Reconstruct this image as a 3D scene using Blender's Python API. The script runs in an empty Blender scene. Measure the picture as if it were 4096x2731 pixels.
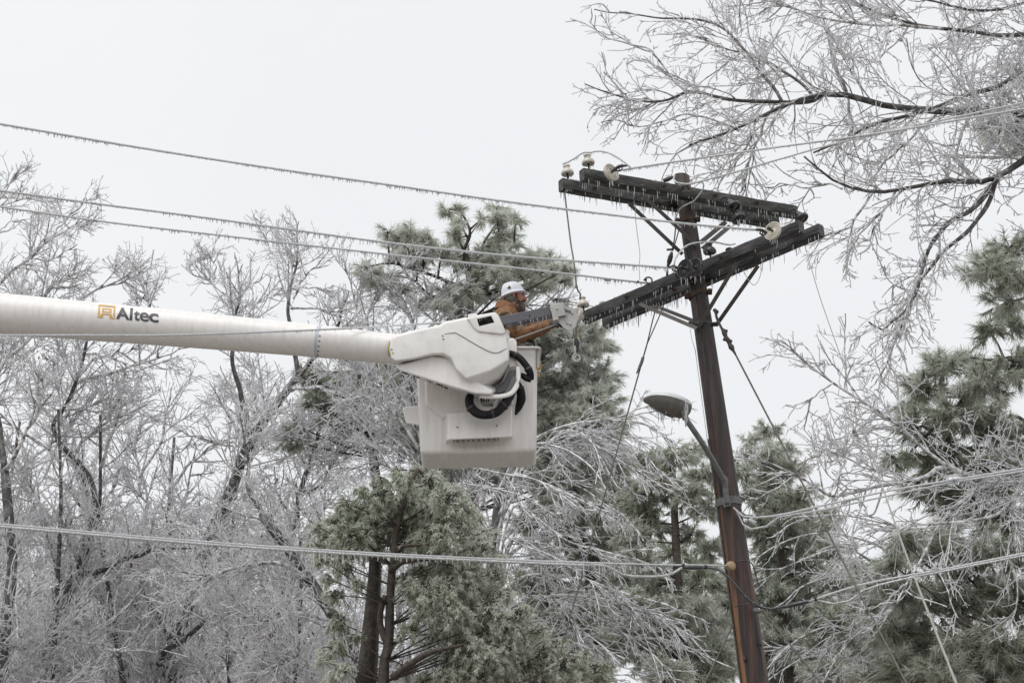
import bpy, bmesh, math, random
import numpy as np
from mathutils import Vector, Matrix

# ------------------------------------------------------------------ camera
SC = bpy.context.scene
PITCH = math.radians(22.0)
CAMZ = 1.6
FPX = 8192.0                      # focal length in photo pixels (72 mm on 36 mm)
cam_d = bpy.data.cameras.new('camera')
cam_d.lens = 72.0
cam_d.sensor_width = 36.0
cam_d.clip_end = 3000.0
cam = bpy.data.objects.new('camera', cam_d)
SC.collection.objects.link(cam)
cam.location = (0, 0, CAMZ)
cam.rotation_euler = (math.pi / 2 + PITCH, 0, 0)
SC.camera = cam

# ------------------------------------------------------------------ sky, sun, exposure
SUN_EL, SUN_AZ = math.radians(58), math.radians(215)      # azimuth: clockwise from +Y
w = bpy.data.worlds.new('World')
SC.world = w
w.use_nodes = True
nt = w.node_tree
nt.nodes.clear()
out = nt.nodes.new('ShaderNodeOutputWorld')
bg = nt.nodes.new('ShaderNodeBackground')
sky = nt.nodes.new('ShaderNodeTexSky')
sky.sky_type = 'NISHITA'
sky.sun_disc = False
sky.sun_elevation = SUN_EL
sky.sun_rotation = SUN_AZ
sky.dust_density = 4.0
tc = nt.nodes.new('ShaderNodeTexCoord')
noi = nt.nodes.new('ShaderNodeTexNoise')
noi.inputs['Scale'].default_value = 2.2
noi.inputs['Detail'].default_value = 5.0
noi.inputs['Roughness'].default_value = 0.55
cr = nt.nodes.new('ShaderNodeValToRGB')
cr.color_ramp.elements[0].position = 0.30
cr.color_ramp.elements[0].color = (8.62, 8.80, 9.03, 1)
cr.color_ramp.elements[1].position = 0.72
cr.color_ramp.elements[1].color = (9.25, 9.38, 9.54, 1)
mx = nt.nodes.new('ShaderNodeMix')
mx.data_type = 'RGBA'
mx.inputs['Factor'].default_value = 0.97       # a closed cloud deck in front of the clear sky
nt.links.new(tc.outputs['Generated'], noi.inputs['Vector'])
nt.links.new(noi.outputs['Fac'], cr.inputs['Fac'])
nt.links.new(sky.outputs['Color'], mx.inputs[6])
nt.links.new(cr.outputs['Color'], mx.inputs[7])
nt.links.new(mx.outputs[2], bg.inputs['Color'])
bg.inputs['Strength'].default_value = 0.10
nt.links.new(bg.outputs['Background'], out.inputs['Surface'])

sun_d = bpy.data.lights.new('sun', 'SUN')
sun_d.energy = 1.5
sun_d.angle = math.radians(45)
sun_d.color = (1.0, 0.975, 0.95)
sun = bpy.data.objects.new('sun', sun_d)
SC.collection.objects.link(sun)
sd = Vector((math.sin(SUN_AZ) * math.cos(SUN_EL), math.cos(SUN_AZ) * math.cos(SUN_EL), math.sin(SUN_EL)))
sun.rotation_euler = sd.to_track_quat('Z', 'Y').to_euler()

SC.view_settings.view_transform = 'Standard'
SC.view_settings.look = 'None'
SC.view_settings.gamma = 1.0
SC.view_settings.exposure = 0.0
SC.view_settings.use_curve_mapping = False
SC.render.engine = 'CYCLES'
cy = SC.cycles
cy.max_bounces = 5
cy.diffuse_bounces = 5
cy.glossy_bounces = 1
cy.transmission_bounces = 2
cy.transparent_max_bounces = 4
cy.use_denoising = True
cy.caustics_reflective = False
cy.caustics_refractive = False

# ------------------------------------------------------------------ geometry helpers
CX, CY = 2048.0, 1365.5
CP, SP = math.cos(PITCH), math.sin(PITCH)


def at(x, y, Y):
    """the point of the place at distance Y ahead that the photo shows at pixel (x, y)"""
    a, b = (x - CX) / FPX, (CY - y) / FPX
    d = Vector((a, CP - SP * b, SP + CP * b))
    return Vector((0, 0, CAMZ)) + d * (Y / d.y)


def crop(x0, y0, k):
    return lambda x, y, Y: at(x0 + x / k, y0 + y / k, Y)


P1 = crop(1500, 1080, 1.9122)       # bucket and worker
P2 = crop(2200, 560, 1.96)          # pole top
PK = crop(2220, 580, 3.92)
PR = crop(2700, 640, 3.735)
P3 = crop(2200, 1020, 3.92)
P4 = crop(2600, 980, 3.564)
PL = crop(2540, 1520, 2.958)        # street lamp
PB = crop(2600, 2150, 2.699)


def D(x, y, Y):
    return at(x * 1.7415, y * 1.7415, Y)


ORG = {}
COL = SC.collection


def vec(p):
    return np.array((p[0], p[1], p[2]), float)


def link(name, me, mat, parent=None, org=None, smooth=True, kind=None):
    o = bpy.data.objects.new(name, me)
    COL.objects.link(o)
    if mat is not None:
        me.materials.append(mat)
    if parent is not None:
        o.parent = parent
        ORG[o.name] = ORG[parent.name]
    else:
        o.location = org
        ORG[o.name] = np.array(org, float)
    if smooth:
        me.polygons.foreach_set('use_smooth', np.ones(len(me.polygons), bool))
    if kind:
        o['kind'] = kind
    return o


def tag(o, label, cat, group=None, kind=None):
    o['label'] = label
    o['category'] = cat
    if group:
        o['group'] = group
    if kind:
        o['kind'] = kind
    return o


def thing(name, label, cat, loc, group=None):
    o = bpy.data.objects.new(name, None)
    COL.objects.link(o)
    o.location = loc
    o.empty_display_size = 0.3
    ORG[o.name] = np.array(loc, float)
    return tag(o, label, cat, group)


def np_mesh(name, V, faces, tint=None):
    """faces: list of (m,k) index arrays"""
    me = bpy.data.meshes.new(name)
    V = np.ascontiguousarray(V, np.float32)
    me.vertices.add(len(V))
    me.vertices.foreach_set('co', V.ravel())
    nl = sum(f.size for f in faces)
    npoly = sum(len(f) for f in faces)
    me.loops.add(nl)
    me.polygons.add(npoly)
    li = np.concatenate([f.ravel() for f in faces]).astype(np.int32)
    tot = np.concatenate([np.full(len(f), f.shape[1], np.int32) for f in faces])
    st = np.concatenate([[0], np.cumsum(tot)[:-1]]).astype(np.int32)
    me.loops.foreach_set('vertex_index', li)
    me.polygons.foreach_set('loop_start', st)
    try:
        me.polygons.foreach_set('loop_total', tot)
    except Exception:
        pass
    if tint is not None:
        a = me.attributes.new('tint', 'FLOAT', 'POINT')
        a.data.foreach_set('value', np.ascontiguousarray(tint, np.float32))
    me.update(calc_edges=True)
    return me


def unit(v):
    n = np.linalg.norm(v, axis=-1, keepdims=True)
    return v / np.maximum(n, 1e-9)


def smooth_path(pts, n):
    """resample control points by arc length on a Catmull-Rom curve"""
    P = np.array([vec(p) for p in pts])
    if len(P) < 3:
        t = np.linspace(0, 1, n)[:, None]
        return P[0] * (1 - t) + P[-1] * t
    Q = np.vstack([2 * P[0] - P[1], P, 2 * P[-1] - P[-2]])
    o = []
    for i in range(1, len(Q) - 2):
        t = np.linspace(0, 1, 12, endpoint=False)[:, None]
        a, b, c, d = Q[i - 1], Q[i], Q[i + 1], Q[i + 2]
        o.append(0.5 * (2 * b + (c - a) * t + (2 * a - 5 * b + 4 * c - d) * t ** 2 + (3 * b - a - 3 * c + d) * t ** 3))
    o.append(P[-1:])
    o = np.vstack(o)
    s = np.concatenate([[0], np.cumsum(np.linalg.norm(np.diff(o, axis=0), axis=1))])
    u = np.linspace(0, s[-1], n)
    return np.stack([np.interp(u, s, o[:, k]) for k in range(3)], 1)


class MB:
    def __init__(self):
        self.v, self.f, self.n = [], [], 0

    def add(self, V, F):
        V = [tuple(map(float, q)) for q in V]
        self.f += [tuple(i + self.n for i in f) for f in F]
        self.v += V
        self.n += len(V)
        return self

    def tube(self, pts, r, k=8, n=None, cap=True, flat=1.0):
        P = smooth_path(pts, n) if n else np.array([vec(p) for p in pts])
        m = len(P)
        if np.isscalar(r):
            R = np.full(m, r)
        else:
            R = np.interp(np.linspace(0, 1, m), np.linspace(0, 1, len(r)), r)
        T = unit(np.gradient(P, axis=0))
        ref = np.array((0.13, 0.31, 0.94))
        if abs(np.dot(T.mean(0), ref)) > 0.9:
            ref = np.array((0.95, 0.2, 0.1))
        N = unit(np.cross(T, ref))
        B = np.cross(T, N)
        a = np.arange(k) * 2 * math.pi / k
        V = P[:, None] + R[:, None, None] * (np.cos(a)[None, :, None] * N[:, None] + flat * np.sin(a)[None, :, None] * B[:, None])
        F = []
        for i in range(m - 1):
            for j in range(k):
                j2 = (j + 1) % k
                F.append((i * k + j, i * k + j2, (i + 1) * k + j2, (i + 1) * k + j))
        if cap:
            F.append(tuple(range(k))[::-1])
            F.append(tuple((m - 1) * k + j for j in range(k)))
        return self.add(V.reshape(-1, 3), F)

    def lathe(self, prof, o, axis, k=20):
        """prof: (radius, height along axis)"""
        ax = unit(vec(axis))
        ref = np.array((0.0, 0.0, 1.0)) if abs(ax[2]) < 0.9 else np.array((1.0, 0, 0))
        N = unit(np.cross(ax, ref))
        B = np.cross(ax, N)
        a = np.arange(k) * 2 * math.pi / k
        V = []
        for r, h in prof:
            V.append(vec(o) + ax * h + r * (np.cos(a)[:, None] * N + np.sin(a)[:, None] * B))
        F = []
        for i in range(len(prof) - 1):
            for j in range(k):
                j2 = (j + 1) % k
                F.append((i * k + j, i * k + j2, (i + 1) * k + j2, (i + 1) * k + j))
        F.append(tuple(range(k))[::-1])
        F.append(tuple((len(prof) - 1) * k + j for j in range(k)))
        return self.add(np.vstack(V), F)

    def loft(self, rings, cap=True):
        k = len(rings[0])
        F = []
        for i in range(len(rings) - 1):
            for j in range(k):
                j2 = (j + 1) % k
                F.append((i * k + j, i * k + j2, (i + 1) * k + j2, (i + 1) * k + j))
        if cap:
            F.append(tuple(range(k))[::-1])
            F.append(tuple((len(rings) - 1) * k + j for j in range(k)))
        return self.add([p for r in rings for p in r], F)

    def beam(self, a, b, wd, ht, up=(0, 0, 1)):
        a, b = vec(a), vec(b)
        t = unit(b - a)
        s = unit(np.cross(t, np.array(up, float)))
        u = np.cross(s, t)
        ring = [(-1, -1), (1, -1), (1, 1), (-1, 1)]
        r0 = [a + s * wd / 2 * i + u * ht / 2 * j for i, j in ring]
        r1 = [b + s * wd / 2 * i + u * ht / 2 * j for i, j in ring]
        return self.loft([r0, r1])

    def ball(self, c, rx, ry=None, rz=None, k=14, axis=(0, 0, 1)):
        ry = rx if ry is None else ry
        rz = rx if rz is None else rz
        rings = []
        for i in range(1, 10):
            th = math.pi * i / 10
            rings.append([(c[0] + rx * math.sin(th) * math.cos(2 * math.pi * j / k), c[1] + ry * math.sin(th) * math.sin(2 * math.pi * j / k),
                           c[2] - rz * math.cos(th)) for j in range(k)])
        return self.loft(rings)

    def icicle(self, p, L, r):
        p = vec(p)
        a = [0, 2.094, 4.189]
        V = [p + np.array((r * math.cos(t), r * math.sin(t), 0.004)) for t in a]
        V += [p + np.array((0.85 * r * math.cos(t), 0.85 * r * math.sin(t), -L * 0.7)) for t in a]
        V.append(p + np.array((0, 0, -L)))
        F = [(0, 1, 4, 3), (1, 2, 5, 4), (2, 0, 3, 5), (3, 4, 6), (4, 5, 6), (5, 3, 6)]
        return self.add(V, F)

    def build(self, name, mat, parent=None, org=None, smooth=True, bevel=0, seg=2, kind=None, angle=None, sub=0):
        if parent is None and org is None:
            a = np.array(self.v)
            org = (float(a[:, 0].mean()), float(a[:, 1].mean()), float(a[:, 2].min()))
        og = ORG[parent.name] if parent is not None else np.array(org, float)
        me = bpy.data.meshes.new(name)
        me.from_pydata([tuple(np.array(q) - og) for q in self.v], [], self.f)
        bm = bmesh.new()
        bm.from_mesh(me)
        bmesh.ops.recalc_face_normals(bm, faces=bm.faces)
        bm.to_mesh(me)
        bm.free()
        o = link(name, me, mat, parent, org, smooth, kind)
        if bevel:
            m = o.modifiers.new('bevel', 'BEVEL')
            m.width = bevel
            m.segments = seg
            m.limit_method = 'ANGLE'
            m.angle_limit = math.radians(28)
            m.harden_normals = False
        if sub:
            m = o.modifiers.new('sub', 'SUBSURF')
            m.levels = sub
            m.render_levels = sub
        if angle is not None and smooth:
            try:
                me.set_sharp_from_angle(angle=math.radians(angle))
            except Exception:
                pass
        return o


def bake(o):
    """replace an object's mesh by its evaluated one and drop the modifiers"""
    bpy.context.view_layer.update()
    dg = bpy.context.evaluated_depsgraph_get()
    me = bpy.data.meshes.new_from_object(o.evaluated_get(dg))
    o.modifiers.clear()
    o.data = me
    me.polygons.foreach_set('use_smooth', np.ones(len(me.polygons), bool))
    return o


# ------------------------------------------------------------------ materials
def mat(name, col, rough=0.5, spec=0.5, metal=0.0, noise=None, bump=None, coat=0.0, translucent=0.0, transcol=None, stretch=(1, 1, 1), coords='Object', sss=0):
    m = bpy.data.materials.new(name)
    m.use_nodes = True
    n = m.node_tree.nodes
    l = m.node_tree.links
    b = n['Principled BSDF']
    b.inputs['Base Color'].default_value = (*col, 1)
    b.inputs['Roughness'].default_value = rough
    b.inputs['Metallic'].default_value = metal
    b.inputs['Specular IOR Level'].default_value = spec
    if coat:
        b.inputs['Coat Weight'].default_value = coat
        b.inputs['Coat Roughness'].default_value = 0.12
        b.inputs['Coat IOR'].default_value = 1.33
    t = None
    if noise or bump:
        t = n.new('ShaderNodeTexCoord')
        mp = n.new('ShaderNodeMapping')
        mp.inputs['Scale'].default_value = stretch
        l.new(t.outputs[coords], mp.inputs['Vector'])
    if noise:
        scale, col2, lo, hi = noise[:4]
        nz = n.new('ShaderNodeTexNoise')
        nz.inputs['Scale'].default_value = scale
        nz.inputs['Detail'].default_value = 6
        nz.inputs['Roughness'].default_value = 0.6
        l.new(mp.outputs['Vector'], nz.inputs['Vector'])
        r = n.new('ShaderNodeValToRGB')
        r.color_ramp.elements[0].position = lo
        r.color_ramp.elements[1].position = hi
        r.color_ramp.elements[0].color = (*col, 1)
        r.color_ramp.elements[1].color = (*col2, 1)
        if len(noise) > 4:
            for p, c in noise[4]:
                e = r.color_ramp.elements.new(p)
                e.color = (*c, 1)
        l.new(nz.outputs['Fac'], r.inputs['Fac'])
        l.new(r.outputs['Color'], b.inputs['Base Color'])
    if bump:
        bs, bstr, bd = bump
        nb = n.new('ShaderNodeTexNoise')
        nb.inputs['Scale'].default_value = bs
        nb.inputs['Detail'].default_value = 4
        l.new(mp.outputs['Vector'], nb.inputs['Vector'])
        bp = n.new('ShaderNodeBump')
        bp.inputs['Strength'].default_value = bstr
        bp.inputs['Distance'].default_value = bd
        l.new(nb.outputs['Fac'], bp.inputs['Height'])
        l.new(bp.outputs['Normal'], b.inputs['Normal'])
    if translucent:
        tr = n.new('ShaderNodeBsdfTranslucent')
        tr.inputs['Color'].default_value = (*(transcol or col), 1)
        ms = n.new('ShaderNodeMixShader')
        ms.inputs['Fac'].default_value = translucent
        o = n['Material Output']
        l.new(b.outputs['BSDF'], ms.inputs[1])
        l.new(tr.outputs['BSDF'], ms.inputs[2])
        l.new(ms.outputs['Shader'], o.inputs['Surface'])
    return m


def tint_mat(name, stops, rough=0.45, translucent=0.25, tcol=(0.3, 0.33, 0.26)):
    """colour of each spray of needles, from bare green to iced over"""
    m = mat(name, stops[0][1], rough, 0.5, translucent=translucent, transcol=tcol)
    n, l = m.node_tree.nodes, m.node_tree.links
    a = n.new('ShaderNodeAttribute')
    a.attribute_name = 'tint'
    r = n.new('ShaderNodeValToRGB')
    r.color_ramp.elements[0].position = stops[0][0]
    r.color_ramp.elements[0].color = (*stops[0][1], 1)
    r.color_ramp.elements[1].position = stops[-1][0]
    r.color_ramp.elements[1].color = (*stops[-1][1], 1)
    for p, c in stops[1:-1]:
        r.color_ramp.elements.new(p).color = (*c, 1)
    l.new(a.outputs['Fac'], r.inputs['Fac'])
    l.new(r.outputs['Color'], n['Principled BSDF'].inputs['Base Color'])
    return m


M = {}
M['gelcoat'] = mat('gelcoat', (0.87, 0.850, 0.830), 0.32, 0.5, noise=(5.0, (0.60, 0.565, 0.54), 0.38, 0.86, [(0.62, (0.80, 0.772, 0.750))]), bump=(60, 0.05, 0.003), stretch=(5, 5, 0.6))
M['fairing'] = mat('fairing', (0.84, 0.825, 0.805), 0.36, 0.5, noise=(7.0, (0.60, 0.575, 0.545), 0.42, 0.88, [(0.62, (0.77, 0.75, 0.73))]), bump=(60, 0.04, 0.003))
M['grime'] = mat('grimy_white', (0.50, 0.47, 0.44), 0.45, noise=(9, (0.62, 0.59, 0.56), 0.4, 0.7))
M['jib'] = mat('dark_fibreglass', (0.085, 0.085, 0.10), 0.30, 0.5, noise=(90, (0.16, 0.16, 0.18), 0.45, 0.75), coat=0.5)
M['alu'] = mat('grey_painted_metal', (0.46, 0.45, 0.435), 0.42, 0.5, noise=(14, (0.38, 0.37, 0.36), 0.35, 0.75), bump=(60, 0.1, 0.003))
M['alu_dark'] = mat('grey_edge_metal', (0.22, 0.215, 0.21), 0.5)
M['bolt'] = mat('bolt_metal', (0.55, 0.55, 0.54), 0.35, metal=0.6)
M['bolt_yellow'] = mat('yellow_zinc', (0.42, 0.33, 0.08), 0.4, metal=0.4)
M['rubber'] = mat('black_rubber', (0.007, 0.008, 0.011), 0.6, 0.3, noise=(40, (0.014, 0.014, 0.018), 0.4, 0.7), bump=(80, 0.25, 0.006))
M['black'] = mat('black_plastic', (0.02, 0.021, 0.024), 0.5)
M['yellow'] = mat('yellow_plastic', (0.62, 0.36, 0.02), 0.4)
M['rope'] = mat('tan_rope', (0.30, 0.25, 0.17), 0.8, noise=(160, (0.20, 0.17, 0.13), 0.35, 0.65))
M['rope_grey'] = mat('grey_rope', (0.27, 0.25, 0.22), 0.7, noise=(120, (0.42, 0.41, 0.40), 0.4, 0.7))
M['logo_dark'] = mat('logo_charcoal', (0.045, 0.05, 0.065), 0.4)
M['logo_gold'] = mat('logo_gold', (0.66, 0.38, 0.09), 0.4)
M['band'] = mat('pale_blue_tape', (0.55, 0.58, 0.68), 0.4)
M['porc_white'] = mat('white_porcelain', (0.56, 0.53, 0.475), 0.14, 0.6, noise=(12, (0.62, 0.57, 0.48), 0.4, 0.75), coat=0.6)
M['porc_dark'] = mat('dark_glazed_porcelain', (0.028, 0.025, 0.027), 0.16, 0.5, coat=0.35, noise=(10, (0.05, 0.044, 0.044), 0.4, 0.7))
M['steel'] = mat('weathered_steel', (0.038, 0.034, 0.032), 0.45, 0.5, noise=(25, (0.085, 0.075, 0.068), 0.4, 0.75), coat=0.2)
M['brace'] = mat('brace_steel', (0.060, 0.052, 0.046), 0.48, 0.4, noise=(14, (0.115, 0.10, 0.088), 0.4, 0.75), coat=0.15)
M['rust'] = mat('rusty_steel', (0.045, 0.03, 0.024), 0.7, noise=(30, (0.10, 0.055, 0.035), 0.4, 0.7))
M['galv'] = mat('galvanised_steel', (0.105, 0.110, 0.108), 0.5, 0.4, noise=(20, (0.18, 0.185, 0.183), 0.4, 0.7))
M['lamp_top'] = mat('lamp_top_white', (0.66, 0.67, 0.67), 0.35)
M['lamp_low'] = mat('lamp_grey', (0.135, 0.132, 0.12), 0.55, 0.3, noise=(18, (0.19, 0.185, 0.17), 0.4, 0.7))
M['lamp_glass'] = mat('lamp_glass', (0.075, 0.072, 0.066), 0.35, 0.4, noise=(50, (0.15, 0.145, 0.13), 0.4, 0.65), bump=(60, 0.4, 0.01))
M['ice'] = mat('ice', (0.90, 0.915, 0.93), 0.08, 0.6, translucent=0.55, transcol=(0.95, 0.96, 0.97))
M['iced_wire'] = mat('iced_wire', (0.55, 0.565, 0.57), 0.14, 0.6, noise=(90, (0.92, 0.93, 0.94), 0.38, 0.62), coat=0.6, translucent=0.32, transcol=(0.8, 0.82, 0.84), bump=(60, 0.5, 0.01))
M['iced_cable'] = mat('iced_cable', (0.36, 0.365, 0.37), 0.14, 0.6, noise=(70, (0.86, 0.87, 0.88), 0.38, 0.66), coat=0.9, bump=(40, 0.5, 0.01))
M['cable'] = mat('black_cable', (0.03, 0.032, 0.034), 0.3, 0.5, noise=(40, (0.22, 0.22, 0.22), 0.55, 0.8), coat=0.7)
M['guy'] = mat('guy_strand', (0.085, 0.08, 0.07), 0.5, noise=(60, (0.19, 0.18, 0.16), 0.4, 0.7), metal=0.2)
M['canvas'] = mat('tan_duck_cloth', (0.30, 0.168, 0.092), 0.9, 0.15, noise=(16, (0.17, 0.088, 0.049), 0.35, 0.7), bump=(26, 0.6, 0.02))
M['strap'] = mat('tan_webbing', (0.42, 0.31, 0.19), 0.8, noise=(80, (0.33, 0.24, 0.15), 0.4, 0.6))
M['trousers'] = mat('dark_trousers', (0.035, 0.033, 0.032), 0.85)
M['skin'] = mat('skin', (0.50, 0.235, 0.175), 0.5, 0.4, noise=(22, (0.42, 0.155, 0.115), 0.4, 0.7))
M['beard'] = mat('beard', (0.075, 0.050, 0.036), 0.85, noise=(26, (0.30, 0.25, 0.21), 0.46, 0.70), bump=(120, 0.8, 0.01))
M['beanie'] = mat('grey_camo_cap', (0.055, 0.06, 0.052), 0.9, noise=(28, (0.19, 0.185, 0.165), 0.42, 0.6), bump=(60, 0.4, 0.01))
M['hat'] = mat('hard_hat_white', (0.66, 0.665, 0.72), 0.22, 0.5)
M['glove'] = mat('dark_green_glove', (0.02, 0.03, 0.024), 0.6)
M['eye'] = mat('eye', (0.03, 0.025, 0.022), 0.2)
M['bark'] = mat('wet_bark', (0.045, 0.040, 0.037), 0.5, 0.5, noise=(9, (0.24, 0.235, 0.225), 0.45, 0.74), bump=(22, 0.7, 0.03), coat=0.35)
M['bark_pine'] = mat('pine_bark', (0.045, 0.036, 0.030), 0.7, 0.4, noise=(10, (0.11, 0.088, 0.07), 0.42, 0.72), bump=(18, 0.8, 0.03), coat=0.15)
M['iced_bark'] = mat('iced_bark', (0.12, 0.11, 0.105), 0.22, 0.55, noise=(13, (0.84, 0.84, 0.85), 0.36, 0.58), bump=(26, 0.5, 0.02), coat=0.8)
M['twig'] = mat('iced_twigs', (0.30, 0.285, 0.28), 0.14, 0.6, noise=(9, (0.97, 0.97, 0.98), 0.30, 0.50), coat=0.3, translucent=0.50, transcol=(0.97, 0.97, 0.99))
M['leaf'] = mat('dead_leaf', (0.16, 0.065, 0.032), 0.7, noise=(3, (0.10, 0.04, 0.025), 0.4, 0.6), translucent=0.3, transcol=(0.25, 0.09, 0.04))
M['pine'] = tint_mat('pine_needles', [(0.0, (0.070, 0.098, 0.042)), (0.35, (0.165, 0.192, 0.108)), (0.68, (0.47, 0.49, 0.41)), (1.0, (0.80, 0.81, 0.77))], translucent=0.42, tcol=(0.60, 0.63, 0.54))
M['cedar'] = tint_mat('cedar_sprays', [(0.0, (0.080, 0.108, 0.050)), (0.40, (0.200, 0.228, 0.130)), (0.72, (0.50, 0.525, 0.43)), (1.0, (0.84, 0.85, 0.80))], translucent=0.45, tcol=(0.68, 0.72, 0.60))
M['ground'] = mat('frosted_grass', (0.15, 0.135, 0.115), 0.8, 0.3, noise=(0.7, (0.32, 0.30, 0.28), 0.35, 0.65), bump=(8, 0.5, 0.05))


def wood(name, dark, mid, light, lo, mi, hi, coat, grain=(40, 40, 1.2)):
    m = mat(name, dark, 0.5, 0.5, noise=(1.0, light, lo, hi, [(mi, mid)]), coat=coat, stretch=grain, bump=(1.6, 0.6, 0.02))
    return m


M['arm_old'] = wood('weathered_arm', (0.008, 0.0072, 0.007), (0.030, 0.0275, 0.024), (0.15, 0.148, 0.115), 0.38, 0.54, 0.80, 0.22, (9, 26, 26))
M['arm_dark'] = wood('creosote_arm', (0.007, 0.0066, 0.0075), (0.020, 0.018, 0.0185), (0.105, 0.092, 0.080), 0.38, 0.56, 0.82, 0.25, (6, 26, 26))


def pole_material():
    m = bpy.data.materials.new('creosote_pole')
    m.use_nodes = True
    n, l = m.node_tree.nodes, m.node_tree.links
    b = n['Principled BSDF']
    b.inputs['Roughness'].default_value = 0.5
    b.inputs['Coat Weight'].default_value = 0.08
    b.inputs['Coat Roughness'].default_value = 0.2
    t = n.new('ShaderNodeTexCoord')
    mp = n.new('ShaderNodeMapping')
    mp.inputs['Scale'].default_value = (16, 16, 0.7)
    l.new(t.outputs['Object'], mp.inputs['Vector'])
    nz = n.new('ShaderNodeTexNoise')
    nz.inputs['Scale'].default_value = 1.0
    nz.inputs['Detail'].default_value = 7
    nz.inputs['Roughness'].default_value = 0.62
    l.new(mp.outputs['Vector'], nz.inputs['Vector'])
    r = n.new('ShaderNodeValToRGB')
    e = r.color_ramp.elements
    e[0].position, e[0].color = 0.40, (0.013, 0.0080, 0.0072, 1)
    e[1].position, e[1].color = 0.74, (0.22, 0.088, 0.036, 1)
    e.new(0.52).color = (0.044, 0.020, 0.0150, 1)
    e.new(0.61).color = (0.105, 0.039, 0.0225, 1)
    l.new(nz.outputs['Fac'], r.inputs['Fac'])
    # orange strip down the left side, wider and stronger lower on the pole
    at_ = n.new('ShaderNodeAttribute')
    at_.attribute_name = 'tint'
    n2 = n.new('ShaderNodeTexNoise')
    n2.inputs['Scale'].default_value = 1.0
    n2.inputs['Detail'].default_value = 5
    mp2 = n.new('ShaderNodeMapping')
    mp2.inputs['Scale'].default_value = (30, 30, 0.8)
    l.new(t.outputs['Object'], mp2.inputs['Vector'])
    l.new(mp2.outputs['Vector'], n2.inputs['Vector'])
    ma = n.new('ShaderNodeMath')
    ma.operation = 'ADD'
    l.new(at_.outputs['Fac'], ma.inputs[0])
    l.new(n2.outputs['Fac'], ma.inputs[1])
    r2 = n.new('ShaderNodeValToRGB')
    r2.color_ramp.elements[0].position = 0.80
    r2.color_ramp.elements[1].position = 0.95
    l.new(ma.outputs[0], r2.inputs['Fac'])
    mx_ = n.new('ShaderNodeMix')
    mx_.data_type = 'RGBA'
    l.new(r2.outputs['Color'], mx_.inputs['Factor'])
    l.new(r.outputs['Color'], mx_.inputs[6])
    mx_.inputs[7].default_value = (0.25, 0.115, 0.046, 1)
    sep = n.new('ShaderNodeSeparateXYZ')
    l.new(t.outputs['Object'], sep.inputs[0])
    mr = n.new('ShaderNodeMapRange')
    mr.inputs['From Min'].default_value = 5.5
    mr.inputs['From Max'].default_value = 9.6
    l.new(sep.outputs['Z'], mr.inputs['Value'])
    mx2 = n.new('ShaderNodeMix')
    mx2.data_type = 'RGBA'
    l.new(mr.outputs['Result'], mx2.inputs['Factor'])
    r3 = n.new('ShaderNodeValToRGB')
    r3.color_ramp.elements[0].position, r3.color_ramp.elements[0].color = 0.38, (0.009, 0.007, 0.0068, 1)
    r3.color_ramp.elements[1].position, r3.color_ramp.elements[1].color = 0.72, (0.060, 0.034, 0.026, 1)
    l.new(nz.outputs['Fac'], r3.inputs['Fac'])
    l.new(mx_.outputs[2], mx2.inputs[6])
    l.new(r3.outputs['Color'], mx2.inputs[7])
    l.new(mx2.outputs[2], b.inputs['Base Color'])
    bp = n.new('ShaderNodeBump')
    bp.inputs['Strength'].default_value = 0.9
    bp.inputs['Distance'].default_value = 0.03
    l.new(nz.outputs['Fac'], bp.inputs['Height'])
    l.new(bp.outputs['Normal'], b.inputs['Normal'])
    return m


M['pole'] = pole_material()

# ------------------------------------------------------------------ ground
g = MB()
gn = 24
xs = np.linspace(-400, 400, gn)
ys = np.linspace(-400, 500, gn)
gv = [(x, y, 0.25 * math.sin(x * 0.013) * math.cos(y * 0.011) - 0.1) for y in ys for x in xs]
gf = [(j * gn + i, j * gn + i + 1, (j + 1) * gn + i + 1, (j + 1) * gn + i) for j in range(gn - 1) for i in range(gn - 1)]
g.add(gv, gf)
o = g.build('ground', M['ground'], org=(0, 0, 0))
o['kind'] = 'structure'

# ------------------------------------------------------------------ utility pole
rng = np.random.default_rng(7)
random.seed(3)
YP = 18.9
pt_top, pt_low = at(2726, 705, YP), at(3019, 2724, YP)
pdir = (pt_top - pt_low).normalized()


def pole_at(y):
    """pole axis at photo row y"""
    x = 2743 + (y - 846) * (3019 - 2743) / (2724 - 846)
    return at(x, y, YP)


def pole_r(z):
    return 0.084 + (10.65 - z) * 0.0097


base = pt_low + pdir * ((-0.3 - pt_low.z) / pdir.z)
pole = thing('utility_pole', 'brown wooden utility pole with two pairs of iced crossarms, leaning left', 'utility pole', (base.x, base.y, 0))


def arc_len(a, b):
    return (b - a).length


# the pole shaft itself, with an orange strip on its left side
K = 40
hs = np.linspace(0, 1, 46)
V, tint = [], []
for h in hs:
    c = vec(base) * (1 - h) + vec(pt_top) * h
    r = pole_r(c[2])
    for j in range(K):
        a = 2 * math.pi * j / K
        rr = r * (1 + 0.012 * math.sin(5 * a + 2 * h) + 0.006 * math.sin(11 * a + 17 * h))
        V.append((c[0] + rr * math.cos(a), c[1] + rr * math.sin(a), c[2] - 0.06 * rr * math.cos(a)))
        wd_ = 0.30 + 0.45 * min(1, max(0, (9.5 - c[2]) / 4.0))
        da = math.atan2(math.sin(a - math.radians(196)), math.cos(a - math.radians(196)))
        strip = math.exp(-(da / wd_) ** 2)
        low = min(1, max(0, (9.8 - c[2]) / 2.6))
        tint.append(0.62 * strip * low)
V = np.array(V)
Q = np.array([(i * K + j, i * K + (j + 1) % K, (i + 1) * K + (j + 1) % K, (i + 1) * K + j) for i in range(len(hs) - 1) for j in range(K)])
top = np.array([[(len(hs) - 1) * K + j for j in range(K)]])
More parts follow.
